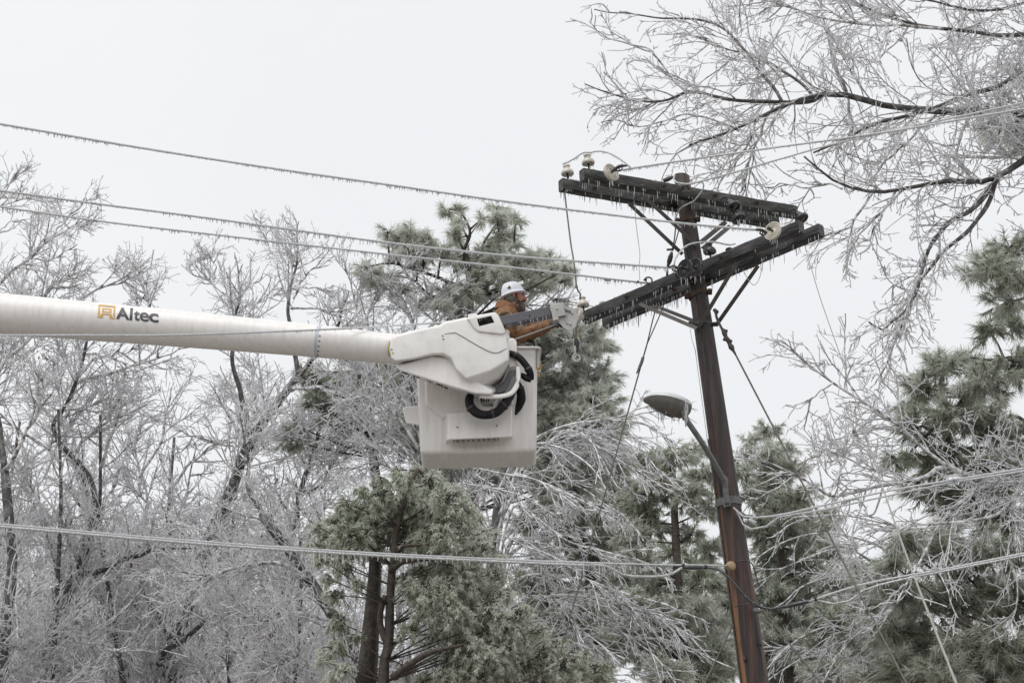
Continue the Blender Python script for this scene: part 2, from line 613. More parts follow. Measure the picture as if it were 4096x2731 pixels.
me = np_mesh('shaft', V - ORG[pole.name], [Q, top], tint)
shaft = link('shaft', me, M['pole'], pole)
me.polygons[len(me.polygons) - 1].use_smooth = False

# knot holes and the pale check marks low on the pole
for (cx, cy_, rr) in ((1025, 1310, 0.016), (1195, 1150, 0.012)):
    p = PB(cx, cy_, YP - pole_r(6.0) * 0.90)
    MB().ball(p, rr, 0.012, rr * 1.5).build('knot', M['black'], pole)

# drying checks down the pole and small dark knots
for j in range(16):
    y0_ = rng.uniform(900, 2500)
    ph = math.radians(rng.uniform(205, 335))
    wob_ = rng.normal(0, 0.03, 7)
    pp = []
    for i_ in range(7):
        c_ = pole_at(y0_ + i_ * rng.uniform(30, 55))
        r_ = pole_r(c_.z) * 1.004
        pp.append(c_ + Vector((r_ * math.cos(ph + wob_[i_]), r_ * math.sin(ph + wob_[i_]), 0)))
    MB().tube(pp, [0.001, 0.0035, 0.005, 0.004, 0.0035, 0.001], 5, n=22).build('crack', M['black'], pole)

# crossarms ------------------------------------------------------------
ARMS = {
    'A': (at(2327, 700, 18.10), at(3181, 851, 19.30), 'arm_old'),
    'B': (at(2243, 741, 18.41), at(3108, 892, 19.61), 'arm_old'),
    'C': (at(2338, 1272, 19.65), at(3206, 908, 17.85), 'arm_dark'),
    'D': (at(2419, 1290, 19.92), at(3286, 921, 18.10), 'arm_dark'),
}
ARM_LABEL = {'A': 'weathered upper crossarm in front of the pole', 'B': 'weathered upper crossarm behind the pole',
             'C': 'dark lower crossarm in front of the pole', 'D': 'dark lower crossarm behind the pole'}
for k, (a, b, m) in ARMS.items():
    mb = MB()
    v = b - a
    L = v.length
    s = unit(np.cross(vec(v), (0, 0, 1)))
    u = unit(np.cross(s, unit(vec(v))))
    rings = []
    N = 26
    for i in range(N + 1):
        c = vec(a) + vec(v) * i / N
        jw = rng.normal(0, 0.0014, (8, 2))
        pr = []
        for q, (sx, uy) in enumerate(((-1, -.82), (-.8, -1), (.8, -1), (1, -.82), (1, .8), (.78, 1), (-.78, 1), (-1, .8))):
            pr.append(c + s * (sx * 0.048 + jw[q, 0]) + u * (uy * 0.062 + jw[q, 1]))
        rings.append(pr)
    mb.loft(rings)
    # local x along the arm, so that the grain follows it
    o = mb.build('crossarm', M[m], pole, angle=40)
    o['label'] = ARM_LABEL[k]
    mw = Vector((float(a.x), float(a.y), float(a.z)))
    R3 = Matrix((unit(vec(v)), s, u)).transposed()
    loc = Vector(tuple(vec(a) - ORG[pole.name]))
    T = Matrix.Translation(loc) @ R3.to_4x4()
    o.data.transform(T.inverted())
    o.matrix_local = T
    ARMS[k] = (a, b, o, s, u)


def on_arm(k, f, ds=0.0, du=0.0):
    a, b, o, s, u = ARMS[k]
    p = vec(a) + (vec(b) - vec(a)) * f + s * ds + u * du
    return Vector(tuple(p))


def frac_x(k, px):
    """fraction along the arm that the photo shows at column px"""
    a, b = ARMS[k][:2]
    lo, hi = 0.0, 1.0
    for _ in range(30):
        m = (lo + hi) / 2
        q = a.lerp(b, m)
        t = q.y * CP + (q.z - CAMZ) * SP
        if CX + FPX * q.x / t < px:
            lo = m
        else:
            hi = m
    return lo


# sub-part helper for objects whose parent has its own transform
def under(o, par):
    o.parent = par
    o.matrix_parent_inverse = Matrix()
    return o


# arm bolts with washers
for k, fs in (('A', (0.11, 0.36, 0.60, 0.80)), ('B', (0.14, 0.40)), ('C', (0.22, 0.46, 0.66, 0.90)), ('D', (0.35, 0.72))):
    for f in fs:
        p = on_arm(k, f, 0.05 if ARMS[k][3][1] < 0 else -0.05, 0.012)
        ax = ARMS[k][3] * (1 if ARMS[k][3][1] < 0 else -1)
        MB().lathe([(0.024, -0.004), (0.024, 0.004), (0.013, 0.005), (0.013, 0.02), (0.008, 0.021), (0.008, 0.035)], p, ax, 8).build('bolt', M['rust'], pole, angle=30)

# V braces: angle iron from the arm to the pole
def brace(p, q):
    mb = MB()
    v = unit(vec(q) - vec(p))
    s = unit(np.cross(v, (0, 1, 0)))
    n_ = np.cross(s, v)
    prof = [(-.020, 0), (.020, 0), (.020, .030), (.014, .030), (.014, .006), (-.020, .006)]
    r0 = [vec(p) + s * a_ + n_ * b_ for a_, b_ in prof]
    r1 = [vec(q) + s * a_ + n_ * b_ for a_, b_ in prof]
    mb.loft([r0, r1])
    return mb.build('brace', M['brace'], pole, smooth=False)


def yk(k, x, d):
    return on_arm(k, frac_x(k, 2200 + x / 1.96)).y + d


fr, bk = YP - 0.115, YP + 0.06
brace(P2(742, 448, yk('A', 742, -0.06)), P2(1165, 835, fr))
brace(P2(622, 500, yk('B', 622, -0.03)), P2(1040, 895, bk - 0.02))
brace(P2(1378, 640, yk('A', 1378, 0.04)), P2(1180, 800, fr + 0.02))
brace(P2(1410, 672, yk('B', 1410, -0.02)), P2(1195, 850, bk))
brace(P2(700, 1282, yk('C', 700, -0.04)), P2(1150, 1474, fr))
brace(P2(800, 1290, yk('D', 800, -0.04)), P2(1130, 1418, bk - 0.02))
brace(P2(1170, 1455, fr), P2(1462, 965, yk('C', 1462, -0.05)))
brace(P2(1300, 1455, bk), P2(1632, 985, yk('D', 1632, -0.03)))

# iron bands with lugs
def band(y, hgt, rot, name='pole_band', m='rust', extra=0.010):
    c = pole_at(y)
    r = pole_r(c.z)
    ax = vec(pdir) + np.array((0.10, 0, 0)) * rot
    o = MB().lathe([(r - 0.01, -hgt / 2), (r + extra, -hgt / 2), (r + extra, hgt / 2), (r - 0.01, hgt / 2)], c, ax, 28).build(name, M[m], pole, angle=30)
    for sx in (-1, 1):
        q = vec(c) + np.array((sx * (r + 0.024), -0.03, sx * -0.012 * rot))
        l_ = MB().beam(q + np.array((-0.022, 0, 0)), q + np.array((0.022, 0, 0)), 0.04, hgt * 1.25).build('band_lug', M[m], pole, bevel=0.004, angle=30)
        under(l_, o)
        b_ = MB().lathe([(0.011, -0.03), (0.011, 0.03)], q + np.array((sx * 0.012, -0.01, 0)), (0, 1, 0.1), 6).build('bolt', M[m], pole)
        under(b_, o)
    return o


band(1180, 0.045, -2.0)
band(885, 0.04, -0.6)
band(1300, 0.03, 0.3, m='steel', extra=0.006)

# insulators --------------------------------------------------------------
def pin_insulator(p, up, m, sc=1.0, lab=None):
    prof = [(0.022, 0.082), (0.045, 0.080), (0.060, 0.074), (0.066, 0.082), (0.066, 0.094), (0.058, 0.114), (0.044, 0.130), (0.034, 0.138),
            (0.029, 0.145), (0.029, 0.153), (0.036, 0.159), (0.038, 0.168), (0.031, 0.178), (0.008, 0.182)]
    o = MB().lathe([(r * sc, h * sc) for r, h in prof], p, up, 24).build('pin_insulator', M[m], pole, angle=60)
    if lab:
        o['label'] = lab
    q = MB().lathe([(0.016, -0.012), (0.016, 0.012), (0.009, 0.02), (0.011, 0.10 * sc)], p, up, 10).build('pin', M['steel'], pole)
    under(q, o)
    ic = MB()
    upv = unit(vec(up))
    for j in range(16):
        a = rng.uniform(0, 6.28)
        ic.icicle(vec(p) + upv * 0.078 * sc + np.array((math.cos(a), math.sin(a), 0)) * 0.061 * sc, rng.uniform(0.008, 0.035), 0.0028)
    under(ic.build('icicles', M['ice'], pole, kind='stuff'), o)
    return o


pup = tuple(vec(pdir))
pin_insulator(on_arm('B', 0.035, 0, 0.06), pup, 'porc_white', lab='white pin insulator at the left end of the rear upper arm')
pin_insulator(on_arm('A', 0.035, 0, 0.06), pup, 'porc_white', lab='white pin insulator at the left end of the front upper arm')
pin_insulator(on_arm('C', frac_x('C', 2335), 0, 0.06), pup, 'porc_white', lab='white pin insulator beside the grey jib head')
pin_insulator(on_arm('D', frac_x('D', 2416), 0, 0.06), pup, 'porc_white', lab='white pin insulator half hidden behind the front lower arm')
pin_insulator(on_arm('C', frac_x('C', 2846), 0, 0.055), pup, 'porc_dark', lab='dark pin insulator right of the pole')
pin_insulator(on_arm('D', frac_x('D', 2927), 0, 0.045), pup, 'porc_dark', lab='dark pin insulator half hidden behind the front lower arm')


def disc(c, axis, m, r=0.087, lab=None, stem=0.07, back=0.10):
    s = r / 0.087
    prof = [(0.026, -0.062), (0.034, -0.050), (0.034, -0.034), (0.056, -0.036), (0.075, -0.026), (0.085, -0.010), (0.088, 0.004), (0.085, 0.014), (0.076, 0.014), (0.070, 0.002),
            (0.064, 0.012), (0.058, 0.012), (0.052, 0.000), (0.045, 0.010), (0.039, 0.010), (0.034, -0.001), (0.022, 0.004), (0.012, 0.004)]
    o = MB().lathe([(a * s, h * s) for a, h in prof], c, axis, 30).build('suspension_insulator', M[m], pole, angle=50)
    if lab:
        o['label'] = lab
    ax = unit(vec(axis))
    q = MB().lathe([(0.018, -back), (0.018, -0.07), (0.026, -0.066), (0.027, -0.045), (0.0, -0.044)], c, axis, 12)
    q.lathe([(0.012, -0.01), (0.012, stem * 0.6), (0.019, stem * 0.65), (0.019, stem), (0.010, stem + 0.01)], c, axis, 10)
    under(q.build('cap_and_pin', M['steel'], pole, angle=40), o)
    ic = MB()
    for j in range(4):
        ic.icicle(vec(c) + np.array((rng.normal(0, 0.02), rng.normal(0, 0.01), -r * 0.93)), rng.uniform(0.02, 0.10), 0.0045)
    under(ic.build('icicles', M['ice'], pole, kind='stuff'), o)
    return o


def clevis(c, d, s=1.0):
    """strain clamp: curved jaw with two bolts and an eye"""
    d = unit(vec(d))
    up = np.array((0, 0, 1.0))
    c = vec(c)
    mb = MB()
    mb.tube([c - d * 0.02 * s, c + d * 0.03 * s + up * 0.014 * s, c + d * 0.075 * s + up * 0.010 * s, c + d * 0.12 * s - up * 0.002], [0.014 * s, 0.018 * s, 0.014 * s, 0.008 * s], 8, n=9)
    mb.tube([c + d * 0.0 - up * 0.02, c + d * 0.03 * s - up * 0.034 * s, c + d * 0.07 * s - up * 0.024 * s], 0.009 * s, 7, n=7)
    for t in (0.03, 0.06):
        mb.tube([c + d * t * s - up * 0.035 * s, c + d * t * s + up * 0.035 * s], 0.006 * s, 6)
    return mb.build('strain_clamp', M['steel'], pole)


# white disc on the left of the front upper arm, facing the line that leaves to the right
ax = (at(2600, 655, 18.0) - at(2450, 688, 18.25)).normalized()
ax = Vector((0.62, -0.72, 0.16)).normalized()
cD1 = PK(880, 430, 18.02)
disc(cD1, ax, 'porc_white', 0.093, 'white disc insulator on the front upper arm')
clevis(vec(cD1) + vec(ax) * 0.075, (0.93, -0.35, 0.1))
# white disc near the right end of the front lower arm
cD2 = PR(1460, 1062, 17.72)
disc(cD2, Vector((-0.66, -0.72, 0.10)), 'porc_white', 0.096, 'white disc insulator near the right end of the front lower arm')
clevis(PR(1345, 1085, 17.62), (-0.85, -0.5, 0.05), 0.95)
# white disc at the jib head
cD3 = P3(430, 958, 19.35)
disc(cD3, Vector((-0.90, -0.40, 0.12)), 'porc_white', 0.090, 'white disc insulator behind the grey jib head', back=0.12)
MB().tube([P3(500, 950, 19.38), P3(560, 960, 19.45), P3(610, 960, 19.5)], [0.016, 0.024, 0.014], 8, n=6).build('eye_bolt', M['steel'], pole)
# two dark discs in line, in front of the pole
cD4 = P3(2270, 200, 18.42)
cD5 = P3(2118, 216, 18.30)
axd = Vector((-0.72, -0.66, -0.02)).normalized()
disc(cD4, axd, 'porc_dark', 0.098, 'dark disc insulator in front of the pole, nearer the arm', stem=0.05)
disc(cD5, axd, 'porc_dark', 0.098, 'dark disc insulator in front of the pole, nearer the line')
clevis(P3(2000, 215, 18.22), (-0.9, -0.4, 0.0), 0.9)
# dark bells hanging off the front upper arm, and one more at its right end
b1 = PR(862, 690, 18.62)
b2 = PR(945, 872, 18.60)
dn = Vector((0.42, -0.25, -0.87)).normalized()
bell = [(0.020, -0.085), (0.030, -0.075), (0.034, -0.055), (0.040, -0.050), (0.044, -0.040), (0.042, -0.034), (0.058, -0.022), (0.074, -0.006), (0.078, 0.010),
        (0.072, 0.022), (0.062, 0.020), (0.056, 0.012), (0.040, 0.016), (0.020, 0.026)]
for p, lb in ((b1, 'upper of two dark bell insulators hanging off the upper arm'), (b2, 'lower of two dark bell insulators hanging off the upper arm'),
              (PR(1885, 868, 19.10), 'dark bell insulator at the right end of the upper arm')):
    o = MB().lathe(bell, p, dn, 26).build('bell_insulator', M['porc_dark'], pole, angle=50)
    o['label'] = lb
    q = vec(p) - vec(dn) * 0.075
    h = MB().tube([q, q - vec(dn) * 0.03 + np.array((0.0, 0, 0.02)), q + np.array((-0.03, 0.01, 0.055)), q + np.array((-0.075, 0.04, 0.045)), q + np.array((-0.09, 0.06, 0.015))], 0.010, 7, n=14)
    under(h.build('hook', M['steel'], pole), o)
ic = MB()
for j in range(9):
    ic.icicle(vec(b2) + vec(dn) * 0.03 + np.array((rng.normal(0, 0.025), rng.normal(0, 0.02), 0)), rng.uniform(0.03, 0.09), 0.006)
ic.build('icicles', M['ice'], pole, kind='stuff')
# ring hook where the third line ends
rk = MB()
cc = P3(1545, 395, 19.05)
rk.tube([vec(cc) + np.array((0.036 * math.cos(a), 0.02 * math.sin(a), 0.042 * math.sin(a))) for a in np.linspace(-2.5, 2.4, 16)], 0.009, 7)
rk.tube([P3(1480, 375, 19.05), P3(1515, 400, 19.05)], [0.02, 0.012], 8)
rk.tube([P3(1580, 450, 19.05), P3(1640, 455, 19.06), P3(1720, 470, 19.08)], [0.012, 0.020, 0.012], 8, n=7)
rk.build('hook_and_clamp', M['steel'], pole)
# hardware at the pole top: iced strap and lug behind the front arm
MB().tube([PK(1700, 565, 18.7), PK(1760, 540, 18.7), PK(1860, 500, 18.72)], [0.02, 0.026, 0.012], 8, n=6).build('strain_clamp', M['steel'], pole)
MB().tube([PK(2010, 700, 18.58), PK(2000, 660, 18.56), PK(2040, 630, 18.55), PK(2090, 650, 18.55), PK(2090, 700, 18.56)], 0.012, 8, n=12).build('eye_bolt', M['rust'], pole)

# icicles along the arms
for k, dens, lo, hi in (('A', 46, 0.02, 0.11), ('B', 46, 0.02, 0.12), ('C', 34, 0.02, 0.10), ('D', 60, 0.03, 0.15)):
    ic = MB()
    L = (ARMS[k][1] - ARMS[k][0]).length
    for j in range(int(dens * L)):
        f = rng.uniform(0.0, 1.0)
        if k in 'CD' and rng.random() < 0.45:
            f = rng.uniform(0.0, 0.45)
        sd_ = rng.choice((-1, 1)) * 0.044
        l_ = lo + (hi - lo) * rng.random() ** 2.2
        ic.icicle(on_arm(k, f, sd_, -0.058), l_, 0.003 + 0.012 * l_ * rng.uniform(0.6, 1.2))
    # lumps of ice on the top edge
    for j in range(int(26 * L)):
        f = rng.uniform(0, 1)
        ic.ball(on_arm(k, f, rng.uniform(-0.045, 0.045), 0.060), rng.uniform(0.012, 0.035), rng.uniform(0.008, 0.016), rng.uniform(0.003, 0.007), k=6)
    ic.build('icicles', M['ice'], pole, kind='stuff')

# ground lead down the left side of the pole, with staples
ld = []
for y in (1760, 1900, 2100, 2300, 2500, 2724):
    c = pole_at(y)
    r = pole_r(c.z)
    ld.append(c + Vector((-r - 0.004, -0.03, 0)))
c = base + pdir * 0.4
ld.append(c + Vector((-pole_r(0) - 0.004, -0.03, 0)))
MB().tube(ld, 0.010, 7, n=30).build('ground_lead', M['cable'], pole)
th = [P4(570, 1190, 18.8), P4(600, 1350, 18.8), P4(640, 1480, 18.8)]
for y in (1420, 1520, 1620, 1760):
    c = pole_at(y)
    th.append(c + Vector((-pole_r(c.z) - 0.012, -0.02, 0)))
MB().tube(th, 0.004, 5, n=24).build('tie_wire', M['iced_wire'], pole)
# porcelain knobs that hold the low cables
MB().lathe([(0.02, -0.03), (0.042, -0.024), (0.046, -0.012), (0.034, 0), (0.046, 0.012), (0.042, 0.024), (0.02, 0.03)], PB(872, 305, 18.72), (0.5, -0.8, 0.1), 14).build('spool_insulator', M['strap'], pole)
MB().tube([PB(1130, 770, 18.75), PB(1160, 790, 18.73), PB(1210, 788, 18.72)], [0.03, 0.026, 0.012], 8, n=6).build('strain_clamp', M['galv'], pole)
MB().tube([at(2960, 2050, 18.72), at(2985, 2066, 18.72), at(3010, 2062, 18.74)], [0.02, 0.022, 0.012], 8, n=6).build('strain_clamp', M['galv'], pole)

# ------------------------------------------------------------------ lines
def wire(name, label, cat, pts, r, m='iced_wire', ice=None, n=90, k=6, group=None, wob=0.0):
    P = smooth_path(pts, n)
    if wob:
        P[1:-1] += rng.normal(0, wob, (n - 2, 3))
    o = MB().tube(P, r, k).build(name, M[m])
    tag(o, label, cat, group)
    if ice:
        dens, lo, hi, rr, pw = ice
        s = np.concatenate([[0], np.cumsum(np.linalg.norm(np.diff(P, axis=0), axis=1))])
        N = int(s[-1] * dens)
        u = rng.uniform(0, s[-1], N)
        # icicles come in runs
        gate = 0.5 + 0.5 * np.sin(u * 2.3 + 1.7 * np.sin(u * 0.9))
        mb = MB()
        rb = r if np.isscalar(r) else r[0]
        for q, g_ in zip(u, gate):
            p = np.array([np.interp(q, s, P[:, i]) for i in range(3)])
            if g_ < 0.35 and rng.random() < 0.6:
                continue
            l_ = (lo + (hi - lo) * rng.random() ** pw) * (0.30 + 0.85 * g_)
            mb.icicle(p - np.array((0, 0, rb * 0.6)), l_ + rb * 0.4, rr)
        mb.build('icicles', M['ice'], o, kind='stuff')
    return o


def left_on(p, q, d):
    """carry a line on past the frame"""
    v = (q - p).normalized()
    return q + v * d


G = 'power lines of the iced pole'
fine = (85, 0.008, 0.034, 0.0042, 1.6)
e1, m1, l1 = PR(1290, 1050, 17.62), D(895, 425, 16.7), D(0, 285, 15.5)
wire('power_line', 'topmost iced power line on the left, passing in front of the pole', 'power line', [e1, D(1560, 512, 17.4), D(1200, 468, 17.05), m1, D(600, 383, 16.3), D(300, 336, 15.9), l1, left_on(D(300, 336, 15.9), l1, 9)], 0.0105, ice=fine, n=140, group=G)
e2, l2 = P3(1960, 205, 18.20), D(0, 438, 16.6)
wire('power_line', 'second iced power line from the top on the left, ending at two dark discs', 'power line', [e2, D(1200, 590, 17.9), D(880, 556, 17.6), D(500, 504, 17.2), D(220, 468, 16.9), l2, left_on(D(220, 468, 16.9), l2, 9)], 0.0105, ice=(70, 0.010, 0.055, 0.0050, 2.0), n=140, group=G)
e3, l3 = P3(1490, 438, 19.0), D(0, 475, 16.9)
w3 = wire('power_line', 'third iced power line from the top on the left, with a splice sleeve', 'power line', [e3, D(1395, 640, 18.8), D(1200, 617, 18.5), D(880, 583, 18.0), D(500, 540, 17.5), D(220, 507, 17.2), l3, left_on(D(220, 507, 17.2), l3, 9)], 0.0095, ice=(70, 0.010, 0.06, 0.0050, 2.0), n=140, group=G)
MB().tube([P3(850, 385, 18.83), P3(905, 388, 18.84), P3(955, 392, 18.85)], [0.010, 0.017, 0.010], 8, n=7).build('splice_sleeve', M['rust'], w3)
MB().tube([P3(1365, 418, 18.95), P3(1395, 422, 18.95)], 0.013, 8).build('connector', M['steel'], w3)
wire('power_line', 'slack iced line crossing low in front of the white boom', 'power line', [P3(360, 960, 19.30), D(1150, 736, 19.02), D(1010, 741.5, 18.92), D(900, 748, 18.66), D(735, 757, 18.3), D(400, 769, 17.8), D(0, 770, 17.2), left_on(D(400, 769, 17.8), D(0, 770, 17.2), 8)], 0.0095, ice=(45, 0.004, 0.022, 0.0036, 2.5), n=140, group=G)
r7 = D(2352, 250, 17.1)
wire('power_line', 'upper iced line leaving the white disc towards the right', 'power line', [PK(1060, 395, 17.9), PK(1210, 365, 17.88), D(1700, 350, 17.7), D(2040, 303, 17.35), r7, left_on(D(2040, 303, 17.35), r7, 10)], 0.0105, ice=fine, n=120, group=G)
r8 = D(2352, 236, 17.4)
wire('power_line', 'lower iced line rising to the right from the pole top', 'power line', [PK(2100, 600, 18.45), PK(2320, 560, 18.4), D(1700, 392, 18.2), D(1790, 366, 18.0), D(1930, 327, 17.85), D(2100, 290, 17.6), r8, left_on(D(2100, 290, 17.6), r8, 10)], 0.0095, ice=fine, n=120, group=G)

# jumpers
J = 'jumper wires on the crossarms'
wire('jumper_wire', 'iced jumper arching over two white pin insulators on the left', 'wire', [PK(120, 300, 18.3), PK(200, 268, 18.3), PK(300, 215, 18.2), PK(440, 125, 18.1), PK(560, 118, 18.05), PK(690, 98, 17.98), PK(850, 130, 17.93), PK(1000, 210, 17.9), PK(1110, 290, 17.88), PK(1195, 365, 17.88)], 0.0085, ice=(60, 0.006, 0.03, 0.003, 2), n=50, group=J)
wire('jumper_wire', 'iced jumper from the two dark discs over the dark pin insulator', 'wire', [P3(1945, 170, 18.22), P3(1965, 60, 18.22), P2(1010, 890, 18.3), P2(1060, 835, 18.4), P2(1130, 808, 18.45), P2(1220, 800, 18.5), P2(1290, 800, 18.55), P2(1400, 822, 18.8), P2(1450, 815, 18.9)], 0.0085, ice=(40, 0.004, 0.02, 0.003, 2), n=50, group=J)
wire('jumper_wire', 'iced jumper curling round the pole top', 'wire', [PK(1880, 480, 18.7), PK(1860, 530, 18.62), PK(1920, 590, 18.5), PK(2050, 610, 18.44), PK(2180, 600, 18.42), PK(2300, 575, 18.42), PK(2330, 650, 18.44), PK(2290, 740, 18.48), PK(2170, 880, 18.56), PK(2010, 960, 18.66), PK(1930, 1050, 18.76), PK(1880, 1180, 18.8)], 0.0080, ice=(40, 0.004, 0.02, 0.003, 2), n=60, group=J)
wire('tie_wire', 'thin wire hanging from the upper arm to the third line', 'wire', [PK(1265, 930, 18.6), PK(1262, 1150, 18.7), PK(1310, 1540, 18.85), P3(1410, 0, 18.88), P3(1398, 200, 18.93), P3(1408, 395, 18.95)], 0.0035, n=30)
wire('loop_wire', 'thin wire loop below the right brace of the lower arms', 'wire', [P4(1330, 360, 18.5), P4(1400, 490, 18.5), P4(1480, 572, 18.5), P4(1550, 500, 18.5), P4(1590, 360, 18.45), P4(1610, 270, 18.4)], 0.0035, n=30)

# hand rope hanging from the left end of the rear upper arm
rp = thing('hanging_rope', 'iced rope hanging from the left end of the upper arm to the jib head', 'rope', tuple(P3(410, 480, 18.95)))
MB().tube([PK(150, 735, 18.41), PK(185, 1040, 18.5), PK(250, 1560, 18.65), P3(360, 20, 18.7), P3(395, 280, 18.8), P3(412, 480, 18.95)], 0.0085, 6, n=36).build('rope', M['rope_grey'], rp)
MB().tube([P3(412, 480, 18.95), P3(350, 560, 18.9), P3(230, 780, 18.72)], 0.005, 6, n=14).build('sling', M['rope_grey'], rp)
MB().tube([P3(412, 480, 18.95), P3(440, 560, 19.0), P3(475, 610, 19.2), P3(470, 690, 19.4)], 0.009, 6, n=14).build('sling', M['rope_grey'], rp)
MB().ball(P3(412, 495, 18.95), 0.018, 0.018, 0.02).build('knot', M['rope_grey'], rp)

# guys ---------------------------------------------------------------------
def guy(name, label, top_, q, end_z=0.0, r=0.0075, m='guy', group='guy wires of the utility pole'):
    v = q - top_
    t = (end_z - top_.z) / v.z if v.z < 0 else 1.0
    return wire(name, label, 'guy wire', [top_, top_ + v * t], r, m, n=14, group=group)


gl = thing('guy_wire', 'long guy wire running down left from the pole past the lamp', 'guy wire', tuple(D(1267, 1568, 20.0)), 'guy wires of the utility pole')
mpt = P3(1520, 1400, 19.3)
low = D(1267, 1568, 20.0)
v = low - mpt
endg = mpt + v * ((0.0 - mpt.z) / v.z)
MB().tube([mpt, endg], 0.008, 6).build('strand', M['guy'], gl)
MB().tube([P2(985, 680, 18.82), P2(975, 780, 18.85), P2(955, 870, 18.9)], 0.007, 6, n=10).build('strand', M['guy'], gl)
MB().tube([P2(1015, 690, 18.82), P2(990, 780, 18.85), P2(963, 870, 18.9)], 0.006, 6, n=10).build('strand', M['guy'], gl)
MB().tube([P2(955, 880, 18.9), P2(950, 900, 18.9), P2(930, 970, 18.95), P2(925, 985, 18.95)], [0.012, 0.026, 0.026, 0.012], 10, n=10).build('strain_insulator', M['steel'], gl)
MB().tube([P2(915, 860, 18.9), P2(965, 858, 18.9)], 0.012, 8).build('clamp', M['galv'], gl)
for dx in (-8, 8):
    MB().tube([P2(922 + dx * .6, 985, 18.95), P2(918 - dx * .6, 1060, 19.1), P2(905 + dx, 1200, 19.2), P2(850 + 3 * dx, 1340, 19.25), mpt], 0.0065, 6, n=18).build('strand', M['guy'], gl)
MB().tube([D(1477, 820, 19.34), D(1473, 834, 19.35), D(1462, 858, 19.35)], [0.016, 0.018, 0.006], 7, n=8).build('clamp', M['galv'], gl)

gr = thing('guy_wire', 'guy wire with a knobbed strain insulator running down right from the pole', 'guy wire', tuple(D(1900, 1220, 18.3)), 'guy wires of the utility pole')
ga = P4(1220, 1560, 18.75)
gb = at(3000 + 500 / .906, 1000 + 1440 / .906, 18.0)
v = gb - ga
MB().tube([ga, ga + v * ((0.0 - ga.z) / v.z)], 0.009, 6).build('strand', M['guy'], gr)
for d_ in (-10, 10):
    MB().tube([P4(930 + d_, 930, 18.78), P4(960 + d_, 1060, 18.76), P4(1040 + d_, 1220, 18.75)], 0.007, 6, n=10).build('strand', M['guy'], gr)
MB().tube([P4(1035, 1200, 18.75), P4(1055, 1235, 18.75), P4(1068, 1270, 18.75), P4(1080, 1310, 18.75), P4(1120, 1370, 18.75), P4(1135, 1410, 18.75), P4(1185, 1500, 18.75), P4(1220, 1560, 18.75)],
          [0.018, 0.028, 0.020, 0.026, 0.020, 0.030, 0.014, 0.010], 9, n=22).build('strain_insulator', M['steel'], gr)
for q in ((1062, 1345), (1150, 1370), (1085, 1225)):
    MB().ball(P4(q[0], q[1], 18.74), 0.018).build('bolt', M['steel'], gr)
MB().tube([P4(920, 925, 18.8), P4(945, 950, 18.78), P4(965, 955, 18.77)], 0.02, 8, n=6).build('eye_bolt', M['steel'], gr)

guy('guy_wire', 'guy wire starting beside the low cables and running down right', at(3025, 2410, 18.78), at(3285, 2731, 18.5), r=0.008)
guy('guy_wire', 'short guy wire running down left from the pole foot', at(2929, 2505, 18.85), at(2818, 2731, 18.6), r=0.008)
hl = [at(3220, 985, 18.05), at(3243, 1066, 17.6), at(3287, 1210, 17.1), at(3364, 1430, 16.2), at(3442, 1662, 15.3), at(3520, 1916, 14.2), at(3596, 2136, 13.2), at(3665, 2325, 12.4), at(3773, 2600, 11.4)]
hl.append(hl[-1] + (hl[-1] - hl[-2]).normalized() * 2.0)
wire('tag_line', 'thin grey line dangling from the right end of the lower arms towards the ground', 'rope', hl, [0.004, 0.005, 0.006, 0.008, 0.008], 'rope_grey', n=60)

# low cables ---------------------------------------------------------------
lc = thing('communication_cable', 'thick iced communication cable low across the left with long icicles', 'cable', tuple(D(800, 1268, 17.4)))
pts = [PB(835, 300, 18.7), at(2720, 2258, 18.6), D(1500, 1296, 18.4), D(1200, 1286, 17.9), D(800, 1266, 17.4), D(400, 1238, 16.9), D(0, 1203, 16.4), left_on(D(400, 1238, 16.9), D(0, 1203, 16.4), 9)]
MB().tube(pts, 0.0085, 6, n=120).build('messenger', M['iced_wire'], lc)
o5 = [p + Vector((0, 0, -0.022)) for p in pts[3:]]
o5 = [at(2720, 2266, 18.58) + Vector((0, 0, -0.002)), PB(600, 318, 18.62), PB(380, 322, 18.6)] if False else o5
cab = [PB(345, 322, 18.58), PB(240, 385, 18.55), PB(120, 415, 18.52), PB(0, 418, 18.5), at(2500, 2300, 18.42), at(2420, 2262, 18.3), D(1330, 1297, 18.1)] + o5
MB().tube(cab, 0.0125, 7, n=150).build('cable', M['iced_cable'], lc)
mb = MB()
P = smooth_path(pts, 300)
for i in range(620):
    q = P[rng.integers(12, 299)]
    g_ = 0.5 + 0.5 * math.sin(q[0] * 2.1 + math.sin(q[0] * 5))
    mb.icicle(q - np.array((0, 0, 0.026)), (0.025 + 0.10 * rng.random() ** 1.8) * (0.45 + 0.55 * g_), 0.0075)
mb.build('icicles', M['ice'], lc, kind='stuff')
MB().tube([PB(340, 318, 18.6), PB(400, 322, 18.6), PB(500, 322, 18.62), PB(620, 322, 18.62)], [0.012, 0.020, 0.020, 0.012], 8, n=10).build('splice_sleeve', M['cable'], lc)
MB().ball(PB(360, 305, 18.6), 0.018, 0.018, 0.028).build('clamp', M['black'], lc)
MB().ball(PB(600, 316, 18.62), 0.018, 0.018, 0.024).build('clamp', M['black'], lc)

